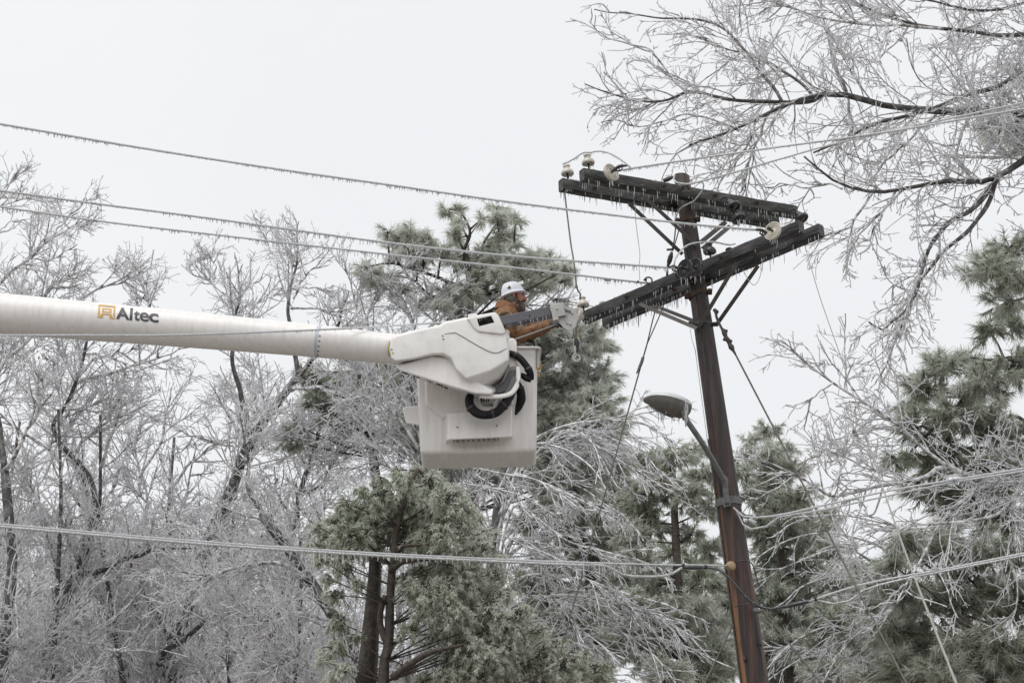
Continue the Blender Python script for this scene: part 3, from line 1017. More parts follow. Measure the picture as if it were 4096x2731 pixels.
lp = thing('communication_cable', 'black cable looping in front of the pole to an iced span on the right', 'cable', tuple(PB(1300, 765, 18.5)))
MB().tube([PB(620, 322, 18.6), PB(720, 338, 18.58), PB(800, 385, 18.56), PB(880, 460, 18.54), PB(980, 580, 18.54), PB(1080, 680, 18.55), PB(1180, 735, 18.55), PB(1300, 765, 18.5), PB(1430, 745, 18.45), PB(1560, 712, 18.4), PB(1720, 680, 18.35)], [0.011, 0.011, 0.011, 0.012, 0.016], 8, n=60).build('cable', M['cable'], lp)
MB().tube([PB(1430, 745, 18.44), PB(1500, 735, 18.42), PB(1600, 712, 18.38), PB(1720, 685, 18.35)], [0.010, 0.022, 0.024, 0.014], 8, n=14).build('splice_sleeve', M['cable'], lp)
r6 = D(2352, 1270, 17.7)
MB().tube([PB(1700, 690, 18.35), PB(1800, 655, 18.32), D(1990, 1339, 18.15), D(2170, 1306, 17.95), r6, left_on(D(2170, 1306, 17.95), r6, 9)], 0.0095, 6, n=70).build('messenger', M['iced_wire'], lp)
MB().tube([PB(1800, 672, 18.33), PB(1880, 690, 18.3), PB(1990, 712, 18.28), PB(2120, 700, 18.22), D(1990, 1352, 18.13), D(2100, 1324, 18.0), r6 + Vector((0, 0, -0.02)), left_on(D(2170, 1306, 17.95), r6, 9) + Vector((0, 0, -0.02))], 0.009, 6, n=70).build('cable', M['iced_cable'], lp)
MB().ball(PB(1790, 655, 18.33), 0.022, 0.02, 0.026).build('clamp', M['black'], lp)
mb = MB()
P = smooth_path([PB(1430, 770, 18.42), PB(1700, 705, 18.35), PB(2100, 610, 18.25), D(2170, 1306, 17.95), r6], 160)
for i in range(150):
    mb.icicle(P[rng.integers(0, 159)] - np.array((0, 0, 0.008)), 0.008 + 0.035 * rng.random() ** 2, 0.004)
mb.build('icicles', M['ice'], lp, kind='stuff')
wire('tie_wire', 'wire wrapped across the pole above the low cables', 'wire', [PB(930, 258, 18.75), PB(1000, 245, 18.73), PB(1080, 262, 18.74), PB(1120, 320, 18.77), PB(1160, 460, 18.8), PB(1200, 560, 18.8)], 0.006, 'cable', n=24)
wire('tie_wire', 'wire wrapped across the pole below the low cables', 'wire', [PB(915, 745, 18.76), PB(980, 722, 18.72), PB(1060, 715, 18.70), PB(1150, 742, 18.72), PB(1230, 765, 18.72)], 0.006, 'cable', n=24)

# service drop to the right
c7 = crop(3000, 1000, 0.906)
SV = 'service wires leaving the pole to the right'
ra = c7(993, 790, 16.9)
wire('service_wire', 'upper iced service wire leaving the pole towards the right', 'wire', [at(2935, 2030, 18.72), at(2950, 2055, 18.7), c7(0, 968, 18.6), c7(90, 962, 18.45), c7(240, 930, 18.2), c7(500, 872, 17.8), c7(750, 830, 17.4), ra, left_on(c7(750, 830, 17.4), ra, 9)], 0.0095, ice=(45, 0.004, 0.018, 0.003, 2), n=80, group=SV)
rb_ = c7(993, 800, 16.8)
wire('service_wire', 'lower iced service wire leaving the pole towards the right', 'wire', [at(2945, 2040, 18.72), at(2975, 2100, 18.7), c7(0, 1010, 18.6), c7(60, 1000, 18.5), c7(110, 965, 18.4), c7(240, 945, 18.2), c7(500, 890, 17.8), c7(750, 838, 17.4), rb_, left_on(c7(750, 838, 17.4), rb_, 9)], 0.0085, ice=(45, 0.004, 0.018, 0.003, 2), n=80, group=SV)

# ------------------------------------------------------------------ street lamp
lamp = thing('street_lamp', 'grey cobra head street lamp hung with icicles on the pole', 'street lamp', tuple(PL(1080, 1440, 18.75)))
MB().tube([PL(1085, 1470, 18.73), PL(1078, 1350, 18.72), PL(1066, 1230, 18.70), PL(1030, 1140, 18.66), PL(900, 910, 18.55), PL(760, 690, 18.46), PL(610, 470, 18.38)], 0.027, 12, n=40).build('arm', M['galv'], lamp)
MB().tube([PL(1050, 1130, 18.68), PL(1075, 1180, 18.70), PL(1068, 1280, 18.7)], [0.012, 0.026, 0.01], 8, n=8).build('gusset', M['galv'], lamp)
ob = []
cb = pole_at(1520 + 1455 / 2.958)
rb = pole_r(cb.z)
MB().lathe([(rb, -0.038), (rb + 0.010, -0.038), (rb + 0.010, 0.038), (rb, 0.038)], cb, pdir, 30).build('bracket', M['galv'], lamp, angle=30)
MB().beam(PL(1035, 1460, 18.73), PL(1125, 1440, 18.73), 0.03, 0.085).build('bracket_plate', M['galv'], lamp, bevel=0.004)
# the head: cross sections from tail to nose, upper shell and lower glass as separate halves
tail, nose = PL(585, 268, 18.36), PL(122, 258, 18.62)
axv = unit(vec(nose) - vec(tail))
sdv = unit(np.cross(axv, (0, 0, 1)))
upv = np.cross(sdv, axv)
LL = np.linalg.norm(vec(nose) - vec(tail))
prof = [(-0.06, 0.07, 0.030, 0.05), (0.0, 0.135, 0.045, 0.075), (0.08, 0.190, 0.058, 0.095), (0.20, 0.232, 0.066, 0.105), (0.36, 0.240, 0.066, 0.092), (0.54, 0.218, 0.060, 0.068),
        (0.74, 0.165, 0.048, 0.042), (0.90, 0.105, 0.034, 0.022), (1.0, 0.040, 0.014, 0.008)]
ru, rl = [], []
for t, wd, hu, hl_ in prof:
    c = vec(tail) + axv * LL * t
    ru.append([c + sdv * wd * math.cos(a) + upv * (hu * math.sin(a) ** 0.8 + 0.006) for a in np.linspace(0, math.pi, 15)] + [c - sdv * wd * 0.9 + upv * 0.004, c + sdv * wd * 0.9 + upv * 0.004])
    rl.append([c + sdv * wd * 1.01 * math.cos(a) - upv * (1.35 * hl_ * math.sin(a) ** 0.9) for a in np.linspace(0, math.pi, 15)] + [c - sdv * wd * 0.8 + upv * 0.002, c + sdv * wd * 0.8 + upv * 0.002])
MB().loft(ru).build('top_shell', M['lamp_top'], lamp, angle=50)
MB().loft(rl).build('lower_housing', M['lamp_low'], lamp, angle=50)
rg = []
for t, f in ((0.30, 0.45), (0.36, 0.72), (0.5, 0.82), (0.66, 0.80), (0.80, 0.62), (0.86, 0.3)):
    wd = np.interp(t, [p[0] for p in prof], [p[1] for p in prof]) * f
    hl_ = np.interp(t, [p[0] for p in prof], [p[3] for p in prof]) * 1.35 + 0.022 * f
    c = vec(tail) + axv * LL * t
    rg.append([c + sdv * wd * math.cos(a) - upv * (hl_ * math.sin(a) ** 0.6) for a in np.linspace(0.05, math.pi - 0.05, 13)])
MB().loft(rg).build('refractor', M['lamp_glass'], lamp, angle=50)
MB().tube([PL(600, 470, 18.38), PL(585, 400, 18.36), PL(560, 330, 18.38)], [0.030, 0.036, 0.04], 10, n=8).build('slip_fitter', M['lamp_low'], lamp)
mb = MB()
for j in range(34):
    t = rng.uniform(0.12, 0.75)
    c = vec(tail) + axv * LL * t + sdv * rng.choice((-1, 1)) * rng.uniform(0.0, 0.14)
    mb.icicle(c - upv * 0.075, 0.02 + 0.12 * rng.random() ** 1.5, 0.0045)
for j in range(26):
    a = rng.uniform(0, 1)
    p = vec(PL(595, 250, 18.33)) * (1 - a) + vec(PL(600, 430, 18.34)) * a
    mb.icicle(p + rng.normal(0, 0.008, 3), rng.uniform(0.05, 0.14), 0.008)
mb.build('icicles', M['ice'], lamp, kind='stuff')

# ------------------------------------------------------------------ aerial lift
lift = thing('aerial_lift', 'white aerial lift boom with its bucket raised to the iced crossarm', 'aerial lift', tuple(P1(790, 1400, 19.15)))

# boom: tapering round tube, carried on past the frame
bpts = [D(915, 803, 18.62), D(895, 801, 18.62), D(730, 783.5, 18.66), D(400, 754, 18.76), D(0, 720, 18.88)]
bl = bpts[-1] + (bpts[-1] - bpts[-2]).normalized() * 6.0
BP = smooth_path(bpts + [bl], 60)
bs = np.concatenate([[0], np.cumsum(np.linalg.norm(np.diff(BP, axis=0), axis=1))])
BR = np.interp(bs, [0, 0.2, 4.0, 10.0], [0.150, 0.152, 0.205, 0.235])
boom = MB().tube(BP, BR, 48).build('boom', M['gelcoat'], lift, angle=40)


def boom_pt(px, py, lift_=0.004):
    """point of the boom's near skin seen at photo pixel (px, py)"""
    d = vec(at(px, py, 10.0)) - np.array((0, 0, CAMZ))
    d /= np.linalg.norm(d)
    o_ = np.array((0, 0, CAMZ))
    t = 18.0
    # march to the skin
    for _ in range(60):
        q = o_ + d * t
        i = np.argmin(((BP - q) ** 2).sum(1))
        i = min(max(i, 1), len(BP) - 2)
        ax_ = unit(BP[i + 1] - BP[i - 1])
        rel = q - BP[i]
        al = rel @ ax_
        r = np.interp(bs[i] + al, bs, BR) + lift_
        dist = np.linalg.norm(rel - ax_ * al) - r
        if dist < 0.0002:
            break
        t += max(dist * 0.9, 0.0002)
    return q


def decal(name, polys, m, par):
    """flat print lying on the boom: polys in photo pixels, cut fine enough to follow the curve"""
    bm = bmesh.new()
    for pl in polys:
        vs = [bm.verts.new((x, y, 0)) for x, y in pl]
        bm.faces.new(vs)
    bmesh.ops.triangulate(bm, faces=bm.faces)
    for _ in range(3):
        es = [e for e in bm.edges if e.calc_length() > 6]
        if es:
            bmesh.ops.subdivide_edges(bm, edges=es, cuts=1, use_grid_fill=True)
            bmesh.ops.triangulate(bm, faces=bm.faces)
    for v_ in bm.verts:
        v_.co = Vector(tuple(boom_pt(v_.co.x, v_.co.y) - ORG[par.name]))
    me = bpy.data.meshes.new(name)
    bm.to_mesh(me)
    bm.free()
    return link(name, me, m, par)


c4 = lambda x, y: (x / 1.568, 1050 + y / 1.568)
def sk(x, y):
    """logo layout grid -> photo, following the boom's slope"""
    return c4(x, y)


def text_polys(body, size, off):
    cu = bpy.data.curves.new('t', 'FONT')
    cu.body = body
    cu.size = size
    cu.offset = off
    cu.resolution_u = 6
    ob = bpy.data.objects.new('t', cu)
    COL.objects.link(ob)
    bpy.context.view_layer.update()
    dg = bpy.context.evaluated_depsgraph_get()
    me = bpy.data.meshes.new_from_object(ob.evaluated_get(dg))
    bpy.data.objects.remove(ob)
    return me


def lettering(ch, x0, x1, y0, ytop, ybot, shear, name='letter'):
    """one letter fitted into a box given in crop pixels; the baseline follows the boom"""
    me = text_polys(ch, 1.0, 0.012 if ch in 'e' else (0.030 if ch == 'A' else 0.022))
    co = np.empty(len(me.vertices) * 3)
    me.vertices.foreach_get('co', co)
    co = co.reshape(-1, 3)
    lo, hi = co.min(0), co.max(0)
    u = (co[:, 0] - lo[0]) / (hi[0] - lo[0])
    v_ = (co[:, 1] - lo[1]) / (hi[1] - lo[1])
    px = x0 + u * (x1 - x0) + shear * v_
    py = ybot + v_ * (ytop - ybot) + (px - x0) * 0.096
    bm = bmesh.new()
    bm.from_mesh(me)
    for v2, a_, b_ in zip(bm.verts, px, py):
        X_, Y_ = c4(a_, b_)
        v2.co = (X_, Y_, 0)
    for _ in range(3):
        es = [e for e in bm.edges if e.calc_length() > 7]
        if es:
            bmesh.ops.subdivide_edges(bm, edges=es, cuts=1)
            bmesh.ops.triangulate(bm, faces=bm.faces)
    for v2 in bm.verts:
        v2.co = Vector(tuple(boom_pt(v2.co.x, v2.co.y, 0.005) - ORG[boom.name]))
    m2 = bpy.data.meshes.new(name)
    bm.to_mesh(m2)
    bm.free()
    return link(name, m2, M['logo_dark'], boom)


lettering('A', 727, 812, 0, 279, 352, 0)
lettering('l', 812, 828, 0, 284, 361, 6)
lettering('t', 838, 874, 0, 298, 362, 4)
lettering('e', 876, 934, 0, 309, 366, 0)
lettering('c', 934, 994, 0, 315, 371, 0)


def lp_(x, y):
    """logo mark grid 0..100 wide, 0..90 high (y down)"""
    return c4(618 + x * 1.06 - (y) * 0.06, 262 + y * 0.93 + x * 0.10)


mark = [
    [(0, 0), (100, 0), (100, 9), (0, 9)], [(0, 9), (10, 9), (10, 70), (0, 70)], [(90, 9), (100, 9), (100, 70), (90, 70)],
    [(22, 20), (78, 20), (78, 28), (22, 28)], [(22, 40), (78, 40), (78, 48), (22, 48)], [(22, 28), (32, 28), (32, 40), (22, 40)], [(68, 28), (78, 28), (78, 40), (68, 40)],
    [(22, 56), (78, 56), (78, 64), (22, 64)], [(18, 64), (32, 64), (30, 78), (14, 78)], [(68, 64), (82, 64), (86, 78), (72, 78)],
    [(-2, 78), (30, 78), (30, 88), (-2, 88)], [(70, 78), (102, 78), (102, 88), (70, 88)],
]
decal('logo_mark', [[lp_(*p) for p in pl] for pl in mark], M['logo_gold'], boom)
# pale tape round the boom with arrows
ti = int(np.argmin(np.abs(bs - np.linalg.norm(vec(D(733, 783, 18.66)) - vec(bpts[0])))))
tpc, tpd = BP[ti], unit(BP[ti + 1] - BP[ti])
tq = vec(D(733, 783.5, 18.66))
tpd = unit(vec(D(400, 754, 18.76)) - tq)
trr = np.interp(np.linalg.norm(tq - BP[0]), bs, BR)
MB().lathe([(trr - 0.01, -0.017), (trr + 0.003, -0.016), (trr + 0.0038, 0.016), (trr - 0.01, 0.017)], tq, tpd, 48).build('tape_band', M['band'], boom, angle=30)
for x, y in ((2010, 415), (2006, 460), (2003, 492), (1999, 525), (1996, 556), (1993, 582)):
    o = decal('arrow', [[c4(x - 8, y - 3), c4(x + 8, y - 1), c4(x + 2, y + 6), c4(x - 6, y + 4)]], M['logo_dark'], boom)
    o.data.transform(Matrix.Translation((0, -0.003, 0.001)))
mb = MB()
for j in range(150):
    i = rng.integers(1, 30)
    p = BP[i] + (BP[i + 1] - BP[i]) * rng.random()
    r = np.interp(bs[i], bs, BR)
    a = rng.normal(0, 0.35)
    mb.icicle(p + np.array((0, r * math.sin(a), -r * math.cos(a))), 0.006 + 0.035 * rng.random() ** 2 * (1.0 if bs[i] < 0.9 else 0.35), 0.0035)
mb.build('icicles', M['ice'], lift, kind='stuff')


def shell(name, front, back, yf, yb, m, par=lift, bevel=0.03, seg=4, mid=None):
    """moulded cover between a near outline and a far outline"""
    mb = MB()
    rings = [[P1(x, y, yf) for x, y in front]]
    if mid:
        for ym, o_ in mid:
            rings.append([P1(x, y, ym) for x, y in o_])
    rings.append([P1(x, y, yb) for x, y in back])
    mb.loft(rings)
    return mb.build(name, m, par, bevel=bevel, seg=seg, angle=50)


# upper moulded cover at the boom tip
ff = [(135, 520), (165, 500), (320, 460), (500, 425), (525, 402), (700, 365), (725, 372), (760, 440), (790, 448), (945, 425), (962, 435), (1003, 500), (1022, 600), (1024, 690), (885, 772), (690, 832),
      (610, 745), (580, 670), (520, 640), (440, 645), (300, 680), (150, 700), (120, 670), (118, 590)]
fb = [(112, 515), (150, 496), (315, 456), (495, 421), (520, 398), (695, 361), (715, 366), (748, 432), (780, 440), (950, 420), (968, 432), (1008, 500), (1028, 600), (1030, 715), (975, 852), (850, 922),
      (705, 888), (605, 775), (560, 700), (480, 668), (430, 668), (290, 702), (150, 728), (112, 695)][:24]
fb = fb[:23] + [(105, 600)]
fm = [(0.35 * a[0] + 0.65 * b[0], 0.35 * a[1] + 0.65 * b[1]) for a, b in zip(ff, fb)]
cover = shell('upper_cover', ff, fb, 18.28, 18.78, M['fairing'], mid=[(18.42, fm)], bevel=0.022)
# raised head of the cover with its window
hf = [(700, 375), (712, 362), (900, 328), (925, 330), (945, 350), (1000, 475), (975, 492), (790, 470), (752, 440), (722, 388)]
head = shell('cover_head', hf, [(x + 2, y - 4) for x, y in hf], 18.262, 18.74, M['fairing'], bevel=0.018)
cut = MB()
win = [(778, 374), (888, 349), (914, 401), (797, 430)]
cut.loft([[P1(x, y, 18.0) for x, y in win], [P1(x, y, 18.52) for x, y in win]])
co = cut.build('cutter', None, lift, smooth=False)
bm_ = head.modifiers.new('b', 'BOOLEAN')
bm_.object = co
bm_.operation = 'DIFFERENCE'
bm_.solver = 'EXACT'
b2_ = cover.modifiers.new('b', 'BOOLEAN')
b2_.object = co
b2_.operation = 'DIFFERENCE'
b2_.solver = 'EXACT'
bake(head)
bake(cover)
for ob in (head, cover):
    try:
        ob.data.set_sharp_from_angle(angle=math.radians(45))
    except Exception:
        pass
bpy.data.objects.remove(co)
MB().loft([[P1(x, y, 18.40) for x, y in ((850, 362), (886, 354), (910, 402), (862, 414))], [P1(x, y, 18.51) for x, y in ((850, 362), (886, 354), (910, 402), (862, 414))]]).build('window_shade_block', M['jib'], lift, smooth=False)  # dark box added to blacken half the window like a shaded interior
MB().loft([[P1(x, y, 18.505) for x, y in ((776, 376), (850, 360), (864, 414), (798, 430))], [P1(x, y, 18.517) for x, y in ((776, 376), (850, 360), (864, 414), (798, 430))]]).build('valve_plate', M['alu_dark'], lift, smooth=False)
MB().tube([P1(833, 393, 18.50), P1(833, 393, 18.49)], 0.006, 8).build('bolt', M['black'], lift)
shell('hinge_tab', [(710, 342), (770, 330), (785, 345), (782, 368), (712, 372)], [(710, 340), (770, 328), (785, 343), (782, 366), (712, 370)], 18.40, 18.62, M['fairing'], bevel=0.008)
mb = MB()
for x in (785, 800, 815, 832, 848):
    mb.icicle(P1(x, 378 - (x - 785) * 0.22, 18.30), rng.uniform(0.012, 0.03), 0.004)
for j in range(60):
    x = rng.uniform(200, 1000)
    y = np.interp(x, [200, 540, 740, 900, 1000], [775, 890, 958, 975, 955])
    mb.icicle(P1(x, y, 18.4 + rng.uniform(-0.05, 0.2)), 0.008 + 0.05 * rng.random() ** 2.5, 0.0035)
mb.build('icicles', M['ice'], lift, kind='stuff')
# seam of the cover, a thin raised gasket
def skin_y(x, y):
    return 18.268
sm = MB().tube([P1(530, 490, 18.281), P1(600, 480, 18.277), P1(640, 492, 18.277), P1(890, 628, 18.276), P1(1000, 602, 18.279), P1(1018, 600, 18.30)], 0.0035, 6, n=40)
sm.build('seam', M['alu_dark'], lift)
for x, y in ((517, 502), (522, 527), (128, 607), (137, 635)):
    MB().lathe([(0.009, -0.02), (0.009, 0.004), (0.005, 0.008)], P1(x, y, 18.28), (0, -1, -0.1), 8).build('bolt', M['bolt_yellow'], lift)
MB().tube([P1(112, 545, 18.47), P1(104, 580, 18.44), P1(102, 625, 18.44), P1(112, 660, 18.47)], 0.007, 6, n=10).build('edge_trim', M['bolt_yellow'], lift)

# lower arm under the cover: trough with an open curved end
lf = [(185, 768), (195, 725), (440, 655), (600, 680), (760, 840), (905, 925), (890, 955), (760, 945), (560, 888), (360, 825)]
lb = [(165, 752), (180, 705), (440, 640), (600, 660), (780, 800), (960, 900), (910, 978), (745, 962), (540, 896), (340, 832)]
shell('lower_arm', lf, lb, 18.36, 18.82, M['gelcoat'], bevel=0.02, seg=3)
MB().tube([P1(1096, 745, 18.55), P1(1095, 820, 18.52), P1(1085, 880, 18.48), P1(1045, 938, 18.44), P1(980, 962, 18.42), P1(890, 968, 18.42), P1(800, 962, 18.44)], 0.015, 10, n=30, flat=1.7).build('curved_lip', M['gelcoat'], lift)
shell('opening_shade_block', [(1030, 765), (1080, 752), (1082, 860), (1040, 915), (960, 940), (890, 935), (980, 860)], [(1030, 765), (1080, 752), (1082, 860), (1040, 915), (960, 940), (890, 935), (980, 860)], 18.56, 18.80, M['jib'], bevel=0.01)  # dark block added in the open end, standing in for the shade inside
shell('pivot_plate', [(1050, 818), (1084, 812), (1076, 890), (1030, 930), (980, 944), (1020, 890)], [(1050, 818), (1084, 812), (1076, 890), (1030, 930), (980, 944), (1020, 890)], 18.53, 18.575, M['alu_dark'], bevel=0.006)
for q in ((240, 790), (330, 818), (430, 852), (505, 880), (548, 900)):
    MB().tube([P1(q[0] - 35, q[1] - 13, 18.5), P1(q[0] + 10, q[1] + 4, 18.5)], 0.010, 6).build('drain_slot', M['steel'], lift)
MB().ball(P1(520, 705, 18.47), 0.024).build('bolt', M['grime'], lift)
MB().tube([P1(590, 745, 18.40), P1(596, 800, 18.38), P1(618, 850, 18.40)], [0.004, 0.012, 0.004], 8, n=10).build('gap_seal', M['alu_dark'], lift)

# upright post and its knob at the right of the covers
shell('upright_post', [(1012, 545), (1030, 520), (1060, 520), (1085, 545), (1090, 745), (1020, 748)], [(1012, 543), (1030, 518), (1060, 518), (1085, 543), (1090, 743), (1020, 746)], 18.60, 18.86, M['gelcoat'], bevel=0.03)
MB().ball(P1(1003, 478, 18.70), 0.036, 0.036, 0.036).build('knob', M['gelcoat'], lift)
MB().tube([P1(1003, 490, 18.70), P1(1012, 545, 18.70)], [0.03, 0.035], 12).build('knob_stem', M['gelcoat'], lift)

# bucket: thin walled, tapering, open at the top
def bucket_ring(fx, rad, f0, f1, x0, x1, ytop, sl):
    pass


bz0, bz1 = P1(790, 1386, 18.9).z, P1(1100, 596, 18.9).z
bx0b, bx1b = P1(345, 1400, 18.9).x, P1(1236, 1370, 18.9).x
bx0t, bx1t = P1(313, 600, 18.9).x, P1(1243, 600, 18.9).x


def rrect(x0, x1, y0, y1, z, r, roll=0.0):
    pts = []
    for cx_, cy_, a0 in ((x1 - r, y1 - r, 0), (x0 + r, y1 - r, 90), (x0 + r, y0 + r, 180), (x1 - r, y0 + r, 270)):
        for a in range(0, 91, 15):
            t = math.radians(a0 + a)
            x = cx_ + r * math.cos(t)
            pts.append((x, cy_ + r * math.sin(t), z + roll * (x - (x0 + x1) / 2)))
    return pts


rings = []
ROLL = 0.022
YF0, YF1 = 18.90, 19.46
for t, ins in ((0.0, 0.055), (0.0, 0.03), (0.012, 0.010), (0.035, 0.0), (0.35, 0), (0.7, 0), (1.0, 0), (1.0, -0.022), (1.0, -0.022)):
    x0, x1 = bx0b + (bx0t - bx0b) * t, bx1b + (bx1t - bx1b) * t
    rings.append(rrect(x0 + ins, x1 - ins, YF0 + ins + 0.02 * (1 - t), YF1 - ins - 0.02 * (1 - t), bz0 + (bz1 - bz0) * t, 0.05, ROLL * (1 - t)))
rings = rings[:7]
for t in (1.0, 0.5, 0.03):
    x0, x1 = bx0b + (bx0t - bx0b) * t, bx1b + (bx1t - bx1b) * t
    rings.append(rrect(x0 + 0.022, x1 - 0.022, YF0 + 0.022 + 0.02 * (1 - t), YF1 - 0.022 - 0.02 * (1 - t), bz0 + (bz1 - bz0) * t + 0.003, 0.04, ROLL * (1 - t)))
bucket = MB().loft(rings).build('bucket', M['gelcoat'], lift, angle=50)
# rim lip: a folded collar round the top
lipr = []
for ins, dz in ((0.0, -0.004), (-0.034, -0.012), (-0.040, -0.03), (-0.030, -0.034), (-0.004, -0.030)):
    lipr.append(rrect(bx0t + ins, bx1t - ins, YF0 + ins, YF1 - ins, bz1 + dz + 0.018, 0.055))
lipr.append(lipr[0])
o = MB().loft(lipr, cap=False).build('rim', M['gelcoat'], lift, angle=40)
under(o, bucket)
# deep flange on the right end of the rim
o = shell('rim_flange', [(1240, 612), (1262, 606), (1258, 745), (1238, 760)], [(1240, 608), (1264, 602), (1260, 735), (1238, 750)], 18.90, 19.42, M['grime'], bevel=0.008)
under(o, bucket)
o = shell('step', [(210, 1060), (232, 1043), (340, 1038), (345, 1188), (240, 1172), (226, 1130)], [(212, 1062), (234, 1045), (340, 1040), (345, 1182), (242, 1165), (228, 1125)], 18.97, 19.34, M['gelcoat'], bevel=0.012)
under(o, bucket)
# moulded mount on the near face
o = shell('mount_plate', [(392, 850), (396, 1020), (520, 1120), (1050, 1060), (1050, 850)], [(372, 850), (380, 1040), (520, 1150), (1062, 1080), (1062, 850)], 18.84, 18.93, M['gelcoat'], bevel=0.012)
under(o, bucket)
mount = shell('mount_cover', [(560, 1098), (1050, 1034), (1046, 1276), (556, 1298)], [(532, 1095), (1064, 1025), (1056, 1290), (534, 1322)], 18.72, 18.93, M['gelcoat'], bevel=0.014)
under(mount, bucket)
for x, y in ((630, 1203), (932, 1192)):
    o = MB().lathe([(0.013, -0.012), (0.013, 0.004), (0.008, 0.006), (0.008, 0.012)], P1(x, y, 18.725), (0, -1, -0.05), 8).build('bolt', M['bolt_yellow'], lift)
    under(o, mount)
o = shell('recess_shade_block', [(592, 1296), (950, 1280), (945, 1303), (600, 1318)], [(592, 1296), (950, 1280), (945, 1306), (600, 1321)], 18.76, 18.885, M['alu_dark'], bevel=0.004)  # dark block in place of the shaded recess under the cover
under(o, mount)
for q in np.linspace(615, 930, 9):
    o = MB().tube([P1(q, 1296 - (q - 600) * 0.045, 18.755), P1(q, 1318 - (q - 600) * 0.045, 18.76)], 0.008, 6).build('recess_slot', M['grime'], lift)
    under(o, mount)
# shallow ribs on the underside
for q in (495, 1090):
    o = shell('bottom_rib', [(q, 1405), (q + 52, 1402), (q + 52, 1440), (q, 1443)], [(q, 1500), (q + 52, 1497), (q + 52, 1505), (q, 1508)], 18.96, 19.36, M['gelcoat'], bevel=0.004) if False else None
for x0_, x1_ in ((495, 550), (1030, 1085)):
    ax0, ax1 = P1(x0_, 1440, 18.95).x, P1(x1_, 1440, 18.95).x
    zz = [bz0 + ROLL * (a_ - (bx0b + bx1b) / 2) for a_ in (ax0, ax1)]
    mb = MB()
    mb.loft([[(ax0, 18.99, zz[0] - 0.006), (ax1, 18.99, zz[1] - 0.006), (ax1, 18.99, zz[1] + 0.006), (ax0, 18.99, zz[0] + 0.006)],
             [(ax0, 19.38, zz[0] - 0.006), (ax1, 19.38, zz[1] - 0.006), (ax1, 19.38, zz[1] + 0.006), (ax0, 19.38, zz[0] + 0.006)]])
    o = mb.build('bottom_rib', M['gelcoat'], lift, bevel=0.003)
    under(o, bucket)
# ring bracket between arm and bucket
mb = MB()
ringo = [(785, 968), (795, 1020), (820, 1055), (905, 1058), (925, 1010), (960, 965)]
mb.tube([P1(x, y, 18.66) for x, y in ringo], 0.020, 8, n=26)
mb.build('ring_bracket', M['gelcoat'], lift)
shell('bracket_block', [(800, 975), (960, 970), (930, 1020), (815, 1024)], [(800, 975), (960, 970), (930, 1020), (815, 1024)], 18.66, 18.86, M['grime'], bevel=0.01)
shell('hole_shade_block', [(806, 977), (872, 975), (872, 1004), (812, 1008)], [(806, 977), (872, 975), (872, 1004), (812, 1008)], 18.650, 18.70, M['black'], bevel=0.004)  # black block gives the ring's opening its shade, nothing is cut out

# hoses
MB().tube([P1(745, 950, 18.70), P1(722, 985, 18.60), P1(730, 1040, 18.56), P1(775, 1090, 18.54), P1(845, 1108, 18.54), P1(920, 1092, 18.55), P1(980, 1040, 18.58), P1(1020, 980, 18.62), P1(1050, 930, 18.7)],
          [0.038, 0.043, 0.045, 0.044, 0.040, 0.044, 0.044, 0.046, 0.04], 14, n=46).build('hose', M['rubber'], lift)
MB().tube([P1(735, 960, 18.66), P1(715, 1000, 18.58), P1(728, 1050, 18.53), P1(780, 1100, 18.505), P1(850, 1120, 18.50)], 0.012, 8, n=26).build('hose', M['rubber'], lift)
MB().tube([P1(1010, 632, 18.62), P1(1045, 640, 18.58), P1(1100, 668, 18.56), P1(1150, 722, 18.56), P1(1186, 785, 18.58), P1(1190, 835, 18.62)], [0.026, 0.032, 0.034, 0.034, 0.036, 0.034], 12, n=34).build('hose', M['rubber'], lift)
MB().tube([P1(1195, 842, 18.60), P1(1165, 828, 18.60), P1(1130, 808, 18.62), P1(1098, 800, 18.66)], [0.026, 0.036, 0.026, 0.020], 10, n=14).build('hose_cuff', M['rubber'], lift)
MB().tube([P1(1090, 860, 18.68), P1(1112, 920, 18.70), P1(1118, 985, 18.74), P1(1100, 1045, 18.78), P1(1075, 1105, 18.84)], [0.026, 0.042, 0.046, 0.036, 0.010], 12, n=24).build('hose', M['rubber'], lift)

# hose clamps and couplings
for q, d_, r_ in (((735, 1055, 18.555), (0.55, 0, -0.8), 0.049), ((985, 1035, 18.58), (0.7, 0, 0.75), 0.050), ((1075, 653, 18.57), (0.9, 0, -0.45), 0.036), ((1172, 757, 18.57), (0.45, 0, -0.9), 0.039), ((1108, 905, 18.70), (0.15, 0, -0.95), 0.043),
                  ((900, 1098, 18.545), (0.95, 0, 0.25), 0.046)):
    MB().lathe([(r_ - 0.012, -0.012), (r_, -0.011), (r_ + 0.001, 0.011), (r_ - 0.012, 0.012)], P1(*q), d_, 18).build('hose_clamp', M['steel'], lift, angle=30)

